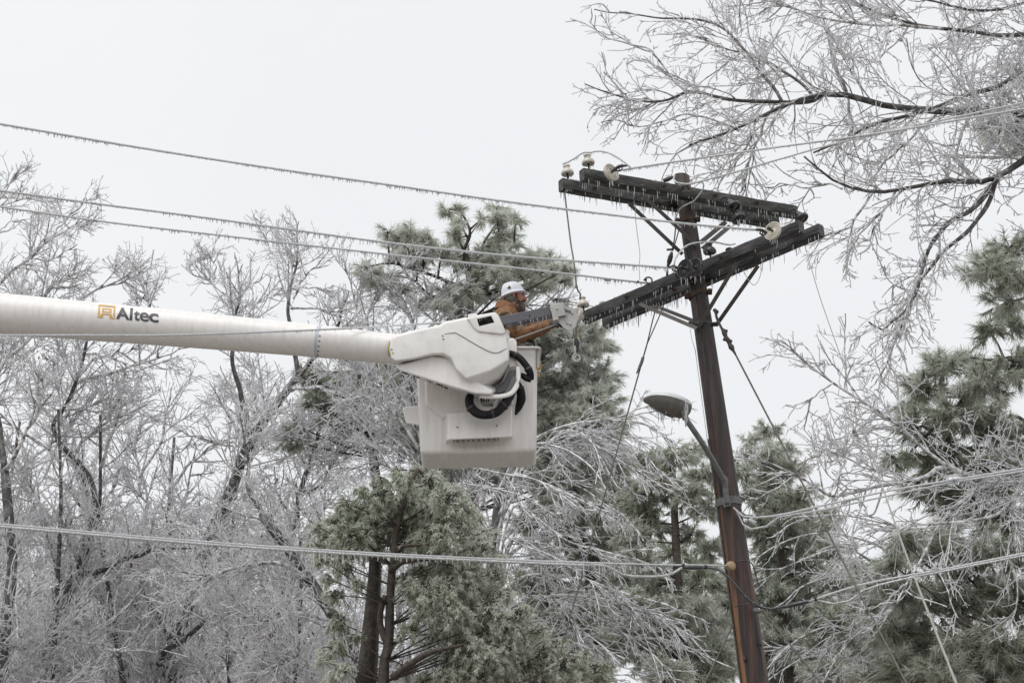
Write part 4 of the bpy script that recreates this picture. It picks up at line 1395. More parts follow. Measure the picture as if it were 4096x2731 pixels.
# jib, head plates, rope and hook
ja, jb = P1(880, 418, 18.66), P1(1385, 317, 18.66)
MB().beam(ja, jb, 0.10, 0.098).build('jib', M['jib'], lift, bevel=0.006, angle=30)
MB().lathe([(0.009, -0.003), (0.009, 0.012)], P1(1181, 350, 18.61), (0, 1, 0), 12).build('jib_hole', M['black'], lift)
mb = MB()
for j in range(34):
    t = rng.uniform(0.42, 0.98)
    p = vec(ja) * (1 - t) + vec(jb) * t + np.array((0, rng.choice((-0.045, 0.045)), -0.05))
    mb.icicle(p, 0.012 + 0.06 * rng.random() ** 2, 0.0042)
mb.build('icicles', M['ice'], lift, kind='stuff')
hd = shell('jib_head', [(1338, 280), (1438, 246), (1455, 330), (1468, 342), (1402, 356), (1405, 378), (1362, 388), (1352, 330)], [(1338, 280), (1438, 246), (1455, 330), (1468, 342), (1402, 356), (1405, 378), (1362, 388), (1352, 330)], 18.575, 18.60, M['alu'], bevel=0.003)
pf = [(1452, 278), (1530, 300), (1552, 350), (1540, 430), (1510, 460), (1478, 464), (1440, 440), (1380, 372), (1400, 352), (1455, 342)]
for yy in (18.605, 18.735):
    under(shell('side_plate', pf, pf, yy, yy + 0.018, M['alu'], bevel=0.004), hd)
under(shell('plate_rib', [(1452, 290), (1505, 312), (1502, 322), (1452, 304)], [(1452, 290), (1505, 312), (1502, 322), (1452, 304)], 18.588, 18.61, M['alu_dark'], bevel=0.002), hd)
under(shell('plate_rib', [(1448, 345), (1456, 343), (1474, 408), (1466, 412)], [(1448, 345), (1456, 343), (1474, 408), (1466, 412)], 18.588, 18.61, M['alu'], bevel=0.002), hd)
under(MB().lathe([(0.05, -0.03), (0.062, -0.028), (0.052, -0.012), (0.052, 0.012), (0.062, 0.028), (0.05, 0.03)], P1(1485, 385, 18.68), (0, 1, 0), 24).build('sheave', M['alu_dark'], lift, angle=30), hd)
for x, y in ((1507, 328), (1491, 411), (1390, 295)):
    under(MB().lathe([(0.011, 0.0), (0.011, 0.010), (0.005, 0.012), (0.005, 0.020)], P1(x, y, 18.602 if x > 1400 else 18.575), (0, -1, -0.05), 8).build('bolt', M['bolt'], lift, angle=30), hd)
under(MB().beam(P1(1340, 300, 18.66), P1(1450, 300, 18.66), 0.13, 0.085, up=(0.1, 0, 1)).build('head_block', M['alu'], lift, bevel=0.004), hd)
MB().tube([P1(1005, 552, 18.62), P1(1200, 485, 18.64), P1(1400, 410, 18.66), P1(1450, 395, 18.67)], 0.0085, 8, n=12).build('winch_rope', M['rope_grey'], lift)
MB().tube([P1(1512, 400, 18.68), P1(1538, 440, 18.68), P1(1537, 535, 18.68)], 0.010, 8, n=10).build('winch_rope', M['rope'], lift)
MB().tube([P1(1540, 528, 18.68), P1(1541, 545, 18.68), P1(1544, 600, 18.68), P1(1548, 625, 18.68)], [0.018, 0.026, 0.022, 0.012], 10, n=10).build('rope_weight', M['black'], lift)
hk = MB()
hk.tube([P1(1528, 582, 18.66), P1(1530, 615, 18.66), P1(1530, 638, 18.66), P1(1516, 660, 18.66), P1(1515, 682, 18.66), P1(1532, 698, 18.66), P1(1555, 695, 18.66), P1(1567, 676, 18.66), P1(1560, 655, 18.66)],
        [0.012, 0.014, 0.010, 0.010, 0.011, 0.012, 0.011, 0.010, 0.005], 10, n=40)
hook = hk.build('hook', M['alu'], lift)
under(MB().tube([P1(1530, 638, 18.66), P1(1548, 648, 18.66), P1(1562, 652, 18.66)], 0.004, 6, n=6).build('latch', M['bolt'], lift), hook)
# gear on the far right rim: black valve and yellow hooks
o = MB()
o.tube([P1(1262, 640, 19.1), P1(1285, 650, 19.1), P1(1290, 665, 19.1), P1(1272, 690, 19.1)], [0.012, 0.022, 0.02, 0.014], 9, n=12)
under(o.build('tool_valve', M['black'], lift), bucket)
under(MB().tube([P1(1238, 752, 19.0), P1(1252, 756, 19.0), P1(1264, 748, 19.0), P1(1262, 725, 19.0)], [0.012, 0.016, 0.014, 0.010], 9, n=12).build('tool_hook', M['yellow'], lift), bucket)
under(MB().tube([P1(1254, 780, 19.0), P1(1256, 800, 19.0), P1(1250, 812, 19.0), P1(1238, 810, 19.0)], 0.009, 9, n=12).build('tool_hook', M['yellow'], lift), bucket)

# ------------------------------------------------------------------ worker
FW = np.array((0.985, 0.10, 0.0))           # he faces right along the crossarm
FW = unit(FW)
SDV = np.array((FW[1], -FW[0], 0.0))        # his right hand side, towards the camera
UP = np.array((0, 0, 1.0))
person = thing('person', 'worker in tan jacket and white hard hat leaning out of the bucket', 'person', tuple(P1(985, 1360, 19.18)))
HC = vec(P1(1066, 212, 19.16))              # head centre
tl = math.radians(2)
HU = unit(UP * math.cos(tl) - FW * math.sin(tl))
HF = unit(FW * math.cos(tl) + UP * math.sin(tl))


def hp(f, s, u):
    return HC + HF * f + SDV * s + HU * u


def ring(u, fr_, bk_, wd, k=24, p=0.85, du=0.0):
    o_ = []
    for j in range(k):
        a = 2 * math.pi * j / k
        c_, s_ = math.cos(a), math.sin(a)
        cf = math.copysign(abs(c_) ** p, c_)
        sf = math.copysign(abs(s_) ** p, s_)
        o_.append(hp((fr_ if cf > 0 else bk_) * cf, wd * sf, u + du * cf))
    return o_


def remesh(o, vox, smooth_it=4):
    m = o.modifiers.new('r', 'REMESH')
    m.mode = 'VOXEL'
    m.voxel_size = vox
    s_ = o.modifiers.new('s', 'SMOOTH')
    s_.iterations = smooth_it
    s_.factor = 0.5
    bake(o)
    return o


def hand(mb, wr, d, up_, side, grow=0.0):
    """palm, four curled fingers of unequal length and a thumb from the side of the palm"""
    wr, d, up_ = vec(wr), unit(vec(d)), unit(vec(up_))
    across = np.cross(d, up_) * side
    pc = wr + d * 0.055
    mb.loft([[wr + d * t + across * a * w_ + up_ * b * h_ for a, b in ((-1, -1), (1, -1), (1.1, 0), (1, 1), (-1, 1), (-1.1, 0))] for t, w_, h_ in
             ((0.0, 0.026 + grow, 0.018 + grow), (0.03, 0.036 + grow, 0.017 + grow), (0.07, 0.041 + grow, 0.015 + grow), (0.095, 0.040 + grow, 0.013 + grow))])
    for i, (off, L) in enumerate(((-0.031, 0.062), (-0.010, 0.078), (0.011, 0.086), (0.032, 0.076))):
        b_ = wr + d * 0.088 + across * off
        p1 = b_ + d * L * 0.42 - up_ * 0.006
        p2 = p1 + (d * 0.35 - up_ * 0.9) * L * 0.36
        p3 = p2 + (-d * 0.75 - up_ * 0.5) * L * 0.30
        mb.tube([b_ - d * 0.02, p1, p2, p3], [0.0105 + grow, 0.0100 + grow, 0.009 + grow, 0.0075 + grow], 8, n=10)
    t0 = wr + d * 0.03 + across * 0.034
    t1 = t0 + (d * 0.5 + across * 0.7 - up_ * 0.25) * 0.036
    t2 = t1 + (d * 0.75 - across * 0.15 - up_ * 0.6) * 0.034
    t3 = t2 + (d * 0.5 - across * 0.55 - up_ * 0.6) * 0.022
    mb.tube([t0 - across * 0.012, t1, t2, t3], [0.013 + grow, 0.0115 + grow, 0.0105 + grow, 0.008 + grow], 8, n=10)


J_ = {
    'neck': vec(P1(1012, 285, 19.17)), 'chest': vec(P1(985, 410, 19.18)), 'waist': vec(P1(985, 600, 19.18)), 'pelvis': vec(P1(985, 740, 19.18)),
}
shR, shL = vec(P1(985, 372, 19.0)), vec(P1(1000, 362, 19.36))
elR, elL = vec(P1(1130, 500, 18.96)), vec(P1(1190, 470, 19.40))
wrR, wrL = vec(P1(1335, 425, 19.00)), vec(P1(1370, 405, 19.30))
hiR, hiL = J_['pelvis'] + SDV * 0.09 - UP * 0.04, J_['pelvis'] - SDV * 0.09 - UP * 0.04
fl = bz0 + 0.03
knR, knL = np.array((hiR[0] + 0.04, hiR[1], fl + 0.50)), np.array((hiL[0] + 0.0, hiL[1], fl + 0.50))
anR, anL = np.array((hiR[0], hiR[1], fl + 0.09)), np.array((hiL[0] - 0.05, hiL[1], fl + 0.09))


def torso(mb, g):
    def tr(c, dep, wid, k=20):
        return [c + FW * dep * math.cos(2 * math.pi * j / k) + SDV * wid * math.sin(2 * math.pi * j / k) for j in range(k)]
    p, wst, ch, nk = J_['pelvis'], J_['waist'], J_['chest'], J_['neck']
    mb.loft([tr(p - UP * 0.10, 0.10 + g, 0.14 + g), tr(p, 0.115 + g, 0.165 + g), tr(wst, 0.105 + g, 0.145 + g), tr((wst + ch) / 2, 0.12 + g, 0.16 + g), tr(ch, 0.13 + g, 0.185 + g),
             tr(ch + UP * 0.09, 0.11 + g, 0.17 + g), tr(nk - UP * 0.02, 0.07 + g, 0.10 + g)])


bm1 = MB()
torso(bm1, 0.0)
bm1.loft([ring(*r_) for r_ in ((-0.128, 0.060, 0.010, 0.028), (-0.112, 0.092, 0.035, 0.048), (-0.085, 0.098, 0.062, 0.058), (-0.060, 0.094, 0.075, 0.063), (-0.048, 0.103, 0.080, 0.065), (-0.038, 0.096, 0.083, 0.066),
                               (-0.022, 0.094, 0.088, 0.069), (0.0, 0.093, 0.094, 0.072), (0.020, 0.088, 0.098, 0.074), (0.040, 0.099, 0.100, 0.076), (0.065, 0.090, 0.096, 0.074), (0.088, 0.058, 0.070, 0.054), (0.100, 0.02, 0.03, 0.02))])
bm1.tube([hp(0.090, 0, 0.030), hp(0.106, 0, 0.008), hp(0.122, 0, -0.014), hp(0.094, 0, -0.024)], [0.009, 0.011, 0.017, 0.012], 8, n=12)
for s in (-1, 1):
    bm1.tube([hp(-0.008, s * 0.070, 0.028), hp(-0.016, s * 0.083, 0.012), hp(-0.012, s * 0.078, -0.014), hp(-0.004, s * 0.070, -0.024)], [0.008, 0.012, 0.011, 0.007], 8, n=10)
    bm1.tube([hp(0.072, s * 0.040, -0.006), hp(0.080, s * 0.030, -0.020)], [0.016, 0.012], 8)
bm1.tube([HC - HU * 0.05 - FW * 0.02, J_['neck'] + FW * 0.01, J_['chest'] + UP * 0.1], [0.056, 0.062, 0.09], 14, n=10)
for a, b, c in ((shR, elR, wrR), (shL, elL, wrL)):
    bm1.tube([J_['chest'] + UP * 0.07, a, a * 0.5 + b * 0.5, b, b * 0.5 + c * 0.5, c], [0.07, 0.060, 0.050, 0.043, 0.040, 0.029], 12)
hand(bm1, wrR, wrR - elR, (0.1, -0.5, 0.85), 1)
hand(bm1, wrL, wrL - elL, (0.1, 0.5, 0.85), -1)
for h_, k_, a_ in ((hiR, knR, anR), (hiL, knL, anL)):
    bm1.tube([J_['pelvis'] - UP * 0.02, h_, h_ * 0.5 + k_ * 0.5, k_, k_ * 0.5 + a_ * 0.5, a_], [0.10, 0.088, 0.076, 0.056, 0.054, 0.038], 14)
    bm1.tube([a_ - FW * 0.05 - UP * 0.045, a_ + FW * 0.03 - UP * 0.045, a_ + FW * 0.17 - UP * 0.06], [0.036, 0.042, 0.028], 10, n=8)
body = bm1.build('body', M['skin'], person)
remesh(body, 0.0115, 2)
for s in (-1, 1):
    under(MB().ball(hp(0.079, s * 0.033, 0.018), 0.012).build('eye', M['eye'], person), body)
    under(MB().tube([hp(0.094, s * 0.016, 0.034), hp(0.096, s * 0.034, 0.040), hp(0.086, s * 0.054, 0.036)], [0.004, 0.0055, 0.003], 6, n=7).build('eyebrow', M['beard'], person), body)

# beard: full, grey at the chin
br = MB()
br.loft([ring(*r_, p=0.9) for r_ in ((-0.190, 0.085, -0.050, 0.018), (-0.175, 0.100, -0.020, 0.040), (-0.150, 0.110, 0.0, 0.056), (-0.120, 0.112, 0.004, 0.066), (-0.090, 0.109, 0.0, 0.070), (-0.062, 0.098, -0.006, 0.070), (-0.050, 0.080, -0.02, 0.068))])
br.tube([hp(0.070, 0.052, -0.052), hp(0.100, 0.024, -0.036), hp(0.106, 0.0, -0.033), hp(0.100, -0.024, -0.036), hp(0.070, -0.052, -0.052)], [0.010, 0.011, 0.011, 0.011, 0.010], 8, n=16)
for s in (-1, 1):
    br.tube([hp(0.030, s * 0.066, -0.075), hp(0.020, s * 0.074, -0.03), hp(0.012, s * 0.076, 0.02)], [0.020, 0.012, 0.009], 8, n=10)
beard = br.build('beard', M['beard'], person)
remesh(beard, 0.006, 2)
dm = beard.modifiers.new('d', 'DISPLACE')
tx = bpy.data.textures.new('hair', 'CLOUDS')
tx.noise_scale = 0.012
dm.texture = tx
dm.strength = 0.010

# knitted cap under the hat, down over the ears and neck
cp_ = MB()
cp_.loft([ring(*r_) for r_ in ((-0.085, -0.005, 0.088, 0.050), (-0.060, 0.000, 0.098, 0.066), (-0.030, 0.012, 0.106, 0.078), (0.0, 0.030, 0.109, 0.082), (0.030, 0.060, 0.110, 0.084), (0.050, 0.104, 0.110, 0.084), (0.068, 0.098, 0.104, 0.082), (0.085, 0.06, 0.08, 0.06), (0.095, 0.02, 0.03, 0.02))])
cap = cp_.build('knit_cap', M['beanie'], person)

# hard hat with a full brim, tipped back
ht = math.radians(15)
HA = unit(UP * math.cos(ht) - FW * math.sin(ht))
HFt = unit(FW * math.cos(ht) + UP * math.sin(ht))
HO = vec(P1(1056, 186, 19.16))


def hat_ring(u, f_, w_, off=0.0, k=36):
    return [HO + HA * u + HFt * (f_ * math.cos(2 * math.pi * j / k) + off) + SDV * w_ * math.sin(2 * math.pi * j / k) for j in range(k)]


hat = MB().loft([hat_ring(-0.022, 0.146, 0.120), hat_ring(-0.018, 0.149, 0.123), hat_ring(-0.010, 0.142, 0.117), hat_ring(0.004, 0.120, 0.098), hat_ring(0.018, 0.117, 0.095), hat_ring(0.05, 0.112, 0.091), hat_ring(0.082, 0.098, 0.082),
                 hat_ring(0.106, 0.076, 0.064), hat_ring(0.122, 0.046, 0.040), hat_ring(0.128, 0.014, 0.012)]).build('hard_hat', M['hat'], person, angle=70)
rdg = MB().tube([HO + HA * 0.04 + HFt * 0.106, HO + HA * 0.075 + HFt * 0.094, HO + HA * 0.118 + HFt * 0.062, HO + HA * 0.131, HO + HA * 0.118 - HFt * 0.062, HO + HA * 0.075 - HFt * 0.094, HO + HA * 0.04 - HFt * 0.106], 0.008, 8, n=30, flat=1.8)
under(rdg.build('ridge', M['hat'], person), hat)
ec = HO + HA * 0.055 - HFt * 0.035 + SDV * 0.089
en = unit(SDV + HA * 0.35 - HFt * 0.2)
eu = unit(np.cross(np.cross(en, UP), en))
es_ = np.cross(eu, en)
em = MB()
em.loft([[ec + en * q + es_ * 0.010 * math.cos(a) + eu * (0.013 * math.sin(a) + 0.004) for a in np.linspace(0, 2 * math.pi, 12, endpoint=False)] for q in (-0.012, 0.004)])
under(em.build('emblem', M['yellow'], person), hat)
em = MB().beam(ec + es_ * 0.017 - eu * 0.014 + en * 0.001, ec - es_ * 0.017 - eu * 0.014 + en * 0.001, 0.007, 0.012, up=tuple(en))
under(em.build('emblem_base', M['black'], person), hat)
em = MB().tube([ec + en * 0.005 + es_ * 0.006 + eu * 0.012, ec + en * 0.006 - eu * 0.0 , ec + en * 0.005 - es_ * 0.006 + eu * 0.008], 0.0025, 6, n=6)
under(em.build('emblem_mark', M['logo_dark'], person), hat)

# jacket
jk = MB()


def tr2(c, dep, wid, k=20):
    return [c + FW * dep * math.cos(2 * math.pi * j / k) + SDV * wid * math.sin(2 * math.pi * j / k) for j in range(k)]


jk.loft([tr2(J_['waist'] - UP * 0.07, 0.155, 0.19), tr2(J_['waist'], 0.150, 0.185), tr2(J_['waist'] * 0.5 + J_['chest'] * 0.5, 0.160, 0.20), tr2(J_['chest'], 0.165, 0.215), tr2(J_['chest'] + UP * 0.07, 0.150, 0.205), tr2(J_['neck'] - UP * 0.04, 0.105, 0.13)])
for a, b, c in ((shR, elR, wrR), (shL, elL, wrL)):
    jk.tube([J_['chest'] + UP * 0.055, a, a * 0.5 + b * 0.5, b, b * 0.5 + c * 0.5, c], [0.10, 0.092, 0.085, 0.080, 0.072, 0.052], 14)
    for t in (0.15, 0.35, 0.55, 0.8):
        q = b * (1 - t) + c * t
        d_ = unit(c - b)
        jk.lathe([(0.070 - 0.02 * t, -0.014), (0.080 - 0.022 * t, 0), (0.070 - 0.02 * t, 0.014)], q, d_ + rng.normal(0, 0.22, 3), 14)
jacket = jk.build('jacket', M['canvas'], person)
remesh(jacket, 0.011, 4)
dm = jacket.modifiers.new('d', 'DISPLACE')
tx = bpy.data.textures.new('folds', 'CLOUDS')
tx.noise_scale = 0.07
dm.texture = tx
dm.strength = 0.030
# collar stands off the neck
nk = J_['neck']
cl = MB()
k_ = 22
prof_ = []
for rr_, u_ in ((0.115, -0.055), (0.110, -0.01), (0.100, 0.025), (0.088, 0.020), (0.088, -0.04)):
    prof_.append([nk + FW * (rr_ * 1.02 * math.cos(2 * math.pi * j / k_) - 0.01) + SDV * rr_ * 1.1 * math.sin(2 * math.pi * j / k_) + UP * (u_ - 0.028 * math.cos(2 * math.pi * j / k_)) for j in range(k_)])
cl.loft(prof_, cap=False)
under(cl.build('collar', M['canvas'], person), jacket)
st = MB()
st.tube([P1(925, 395, 18.885), P1(945, 345, 18.90), P1(1000, 322, 18.90), P1(1035, 330, 18.885), P1(1052, 360, 18.87), P1(1056, 420, 18.87)], 0.020, 8, n=24, flat=0.3)
st.tube([P1(930, 345, 18.90), P1(980, 318, 18.92), P1(1010, 318, 18.93)], 0.018, 8, n=12, flat=0.3)
under(st.build('harness_strap', M['strap'], person), jacket)

gv_ = MB()
hand(gv_, wrR, wrR - elR, (0.1, -0.5, 0.85), 1, 0.003)
gv_.tube([wrR - unit(wrR - elR) * 0.05, wrR, wrR + unit(wrR - elR) * 0.03], [0.046, 0.040, 0.032], 12)
gl_ = gv_.build('glove', M['glove'], person)
remesh(gl_, 0.005, 2)
gv_ = MB()
hand(gv_, wrL, wrL - elL, (0.1, 0.5, 0.85), -1, 0.003)
gv_.tube([wrL - unit(wrL - elL) * 0.05, wrL, wrL + unit(wrL - elL) * 0.03], [0.046, 0.040, 0.032], 12)
gl_ = gv_.build('glove', M['glove'], person)
remesh(gl_, 0.005, 2)

tr_ = MB()
tr_.loft([tr2(J_['pelvis'] - UP * 0.11, 0.115, 0.155), tr2(J_['pelvis'], 0.135, 0.185), tr2(J_['waist'], 0.125, 0.165), tr2(J_['waist'] + UP * 0.02, 0.12, 0.16)])
for h_, k2, a_ in ((hiR, knR, anR), (hiL, knL, anL)):
    tr_.tube([J_['pelvis'] - UP * 0.02, h_, h_ * 0.5 + k2 * 0.5, k2, k2 * 0.5 + a_ * 0.5, a_], [0.115, 0.105, 0.092, 0.075, 0.070, 0.062], 14)
trs = tr_.build('trousers', M['trousers'], person)
remesh(trs, 0.018, 3)
for a_ in (anR, anL):
    bt = MB()
    bt.tube([a_ + UP * 0.08, a_ - UP * 0.02], [0.052, 0.050], 12)
    bt.loft([[a_ - UP * h_ + FW * (x_ + 0.05) + SDV * s_ for x_, s_ in ((-0.115 * q, -0.045 * q), (0.08, -0.052 * q), (0.15 * q, -0.025), (0.15 * q, 0.025), (0.08, 0.052 * q), (-0.115 * q, 0.045 * q))] for h_, q in ((0.086, 1.0), (0.04, 1.0), (0.015, 0.8))])
    b_ = bt.build('boot', M['black'], person)
    remesh(b_, 0.008, 3)
# black lanyard clip and belt at the rim
MB().tube([P1(1150, 540, 19.0), P1(1205, 548, 18.98), P1(1220, 580, 18.97)], [0.010, 0.018, 0.012], 8, n=8).build('lanyard_clip', M['black'], person)

# ------------------------------------------------------------------ trees
def tubes_np(rg, P, r0, r1, k):
    """P (m,n,3) -> open tapering tubes"""
    m, n, _ = P.shape
    T = np.empty_like(P)
    T[:, 1:-1] = P[:, 2:] - P[:, :-2]
    T[:, 0] = P[:, 1] - P[:, 0]
    T[:, -1] = P[:, -1] - P[:, -2]
    T = unit(T)
    ref = unit(rg.normal(0, 1, (m, 1, 3)))
    N = unit(np.cross(T, ref))
    B = np.cross(T, N)
    a = np.arange(k) * 2 * math.pi / k
    t = np.linspace(0, 1, n)[None, :]
    R = np.broadcast_to(np.asarray(r0).reshape(-1, 1), (m, 1)) * (1 - t) + np.broadcast_to(np.asarray(r1).reshape(-1, 1), (m, 1)) * t
    V = P[:, :, None] + R[:, :, None, None] * (np.cos(a)[:, None] * N[:, :, None] + np.sin(a)[:, None] * B[:, :, None])
    i = np.arange(m)[:, None, None] * n * k + np.arange(n - 1)[None, :, None] * k
    j = np.arange(k)[None, None, :]
    j2 = (j + 1) % k
    Q = np.stack([i + j, i + j2, i + k + j2, i + k + j], -1).reshape(-1, 4)
    return V.reshape(-1, 3), Q


def grow(rg, P0, D0, L, n, wob, grav):
    P, Dv = P0, unit(D0)
    o_ = [P]
    for i in range(n):
        Dv = unit(Dv + rg.normal(0, wob, Dv.shape) + np.array((0, 0, grav)))
        P = P + Dv * (L / n)[:, None]
        o_.append(P)
    return np.stack(o_, 1)


def spawn(rg, P, count, tlo, thi, ang, spread):
    m, n, _ = P.shape
    seg = np.linalg.norm(np.diff(P, axis=1), axis=2).sum(1)
    idx = rg.choice(m, count, p=seg / seg.sum())
    t = rg.uniform(tlo, thi, count)
    f = t * (n - 1)
    i = np.minimum(f.astype(int), n - 2)
    u = (f - i)[:, None]
    pos = P[idx, i] * (1 - u) + P[idx, i + 1] * u
    tan = unit(P[idx, i + 1] - P[idx, i])
    perp = unit(np.cross(tan, rg.normal(0, 1, (count, 3))))
    a = rg.normal(ang, spread, count)[:, None]
    return pos, tan * np.cos(a) + perp * np.sin(a), t, idx


def total_len(P):
    return float(np.linalg.norm(np.diff(P, axis=1), axis=2).sum())


def join(parts):
    V, Q, n = [], [], 0
    for v_, q_ in parts:
        V.append(v_)
        Q.append(q_ + n)
        n += len(v_)
    return np.vstack(V), np.vstack(Q)


TREE_SPEC = [  # per metre of parent, length range, segments, wobble, gravity, radii, sides, angle
    dict(d=7.0, L=(0.7, 2.0), n=6, wob=0.11, g=0.03, r=(0.016, 0.008), k=4, a=0.72),
    dict(d=6.2, L=(0.35, 0.95), n=3, wob=0.12, g=0.01, r=(0.0088, 0.0062), k=3, a=0.75),
    dict(d=9.0, L=(0.14, 0.45), n=2, wob=0.13, g=0.0, r=(0.0064, 0.0052), k=3, a=0.8),
    dict(d=4.5, L=(0.05, 0.15), n=1, wob=0.15, g=0.0, r=(0.0052, 0.0048), k=3, a=0.9),
]


def deciduous(name, label, limbs, seed, spec=TREE_SPEC, base=None, cat='tree', group=None, leaves=0, bark='bark', dens=1.0, twig='twig', bias=None, tmin=0.12, big='iced_bark', rref=0.045, dark=0.05):
    """limbs: list of (points, r0, r1, is_trunk)"""
    rg = np.random.default_rng(seed)
    b0 = vec(limbs[0][0][0]) if base is None else vec(base)
    root = thing(name, label, cat, (float(b0[0]), float(b0[1]), 0.0), group)
    LP = []
    RA, RB_ = np.array([l[1] for l in limbs]), np.array([l[2] for l in limbs])
    for pts, r0, r1, tk in limbs:
        P = smooth_path(pts, 22)
        P[1:-1] += rg.normal(0, 0.012, (20, 3))
        LP.append(smooth_path([Vector(tuple(p)) for p in P[::2]] + [Vector(tuple(P[-1]))], 16) if not tk else P[:22:1][np.linspace(0, 21, 16).astype(int)])
        k = 10 if r0 > 0.05 else 7
        mb = MB()
        PP = smooth_path([Vector(tuple(p)) for p in LP[-1]], 34)
        rr = np.linspace(r0, r1, 34) * (1.0 if tk else 0.8) * (1 + 0.06 * np.sin(np.arange(34) * 1.3 + seed))
        mb.tube(PP, rr, k)
        icy = r0 <= dark or (dark < 0.03 and not tk and PP[:, 2].mean() < 9.4)
        mb.build('trunk' if tk else 'limb', M['iced_bark'] if icy else M[bark], root)
    P = np.stack(LP)
    parts = []
    for li, s in enumerate(spec):
        cnt = int(total_len(P) * s['d'] * (dens if li < 2 else 1.0))
        pos, dr, t, idx = spawn(rg, P, cnt, tmin if li == 0 else 0.1, 1.0, s['a'], 0.25)
        if bias is not None and li < 3:
            dr = unit(dr + np.array(bias) * (1.0 if li < 2 else 0.6))
        if li == 0:
            # nothing grows below the crown
            keep = pos[:, 2] > s.get('zmin', 3.0)
            pos, dr, t, idx = pos[keep], dr[keep], t[keep], idx[keep]
        L = rg.uniform(s['L'][0], s['L'][1], len(pos)) * (1.15 - 0.45 * t)
        if li == 0:
            L *= np.clip((RA[idx] * (1 - t) + RB_[idx] * t) / rref, 0.20, 1.0)
        if li > 0:
            L *= np.clip(PLn[idx] / PREF, 0.45, 1.0)
        C = grow(rg, pos, dr, L, s['n'], s['wob'], s['g'])
        PLn, PREF = L, 0.5 * sum(s['L'])
        v_, q_ = tubes_np(rg, C, s['r'][0] * rg.uniform(0.75, 1.25, len(C)), s['r'][1] * rg.uniform(0.8, 1.2, len(C)), s['k'])
        if li == 0:
            me = np_mesh('branches', v_ - ORG[root.name], [q_])
            link('branches', me, M[big], root, kind='stuff')
        else:
            parts.append((v_, q_))
        P = C
    v_, q_ = join(parts)
    me = np_mesh('crown', v_ - ORG[root.name], [q_])
    link('crown', me, M[twig], root, kind='stuff')
    if leaves:
        pos, dr, t, idx = spawn(rg, P, leaves, 0, 1, 0.5, 0.3)
        pos = pos[rg.integers(0, max(1, leaves // 7), leaves)] + rg.normal(0, 0.10, (leaves, 3))
        s1, s2 = unit(rg.normal(0, 1, (leaves, 3))), unit(rg.normal(0, 1, (leaves, 3)) - np.array((0, 0, 1.0)))
        V = np.stack([pos, pos + s1 * 0.022 + s2 * 0.03, pos + s2 * 0.075, pos - s1 * 0.022 + s2 * 0.03], 1).reshape(-1, 3)
        Q = np.arange(len(V)).reshape(-1, 4)
        link('dead_leaves', np_mesh('dead_leaves', V - ORG[root.name], [Q]), M['leaf'], root, kind='stuff', smooth=False)
    return root


def needles(rg, pos, dr, per, L, wd, spread, droop, tint):
    """each tuft: `per` needles fanned round the twig end"""
    m = len(pos)
    t = np.repeat(np.arange(m), per)
    d = np.repeat(unit(dr), per, 0)
    perp = unit(np.cross(d, rg.normal(0, 1, d.shape)))
    a = np.abs(rg.normal(spread, 0.35, len(d)))[:, None]
    nd = unit(d * np.cos(a) + perp * np.sin(a) + np.array((0, 0, -droop)))
    ln = (L * rg.uniform(0.65, 1.1, len(d)))[:, None]
    p0 = np.repeat(pos, per, 0) + d * rg.uniform(-0.5, 0.35, (len(d), 1)) * L
    sd_ = unit(np.cross(nd, rg.normal(0, 1, nd.shape)))
    V = np.stack([p0 - sd_ * wd / 2, p0 + sd_ * wd / 2, p0 + nd * ln + np.array((0, 0, -droop * 0.3)) * ln], 1)
    T = np.arange(len(V) * 3).reshape(-1, 3)
    tn = np.repeat(np.clip(np.repeat(tint, per) + rg.normal(0, 0.20, len(V)), 0, 1), 3)
    return V.reshape(-1, 3), T, tn


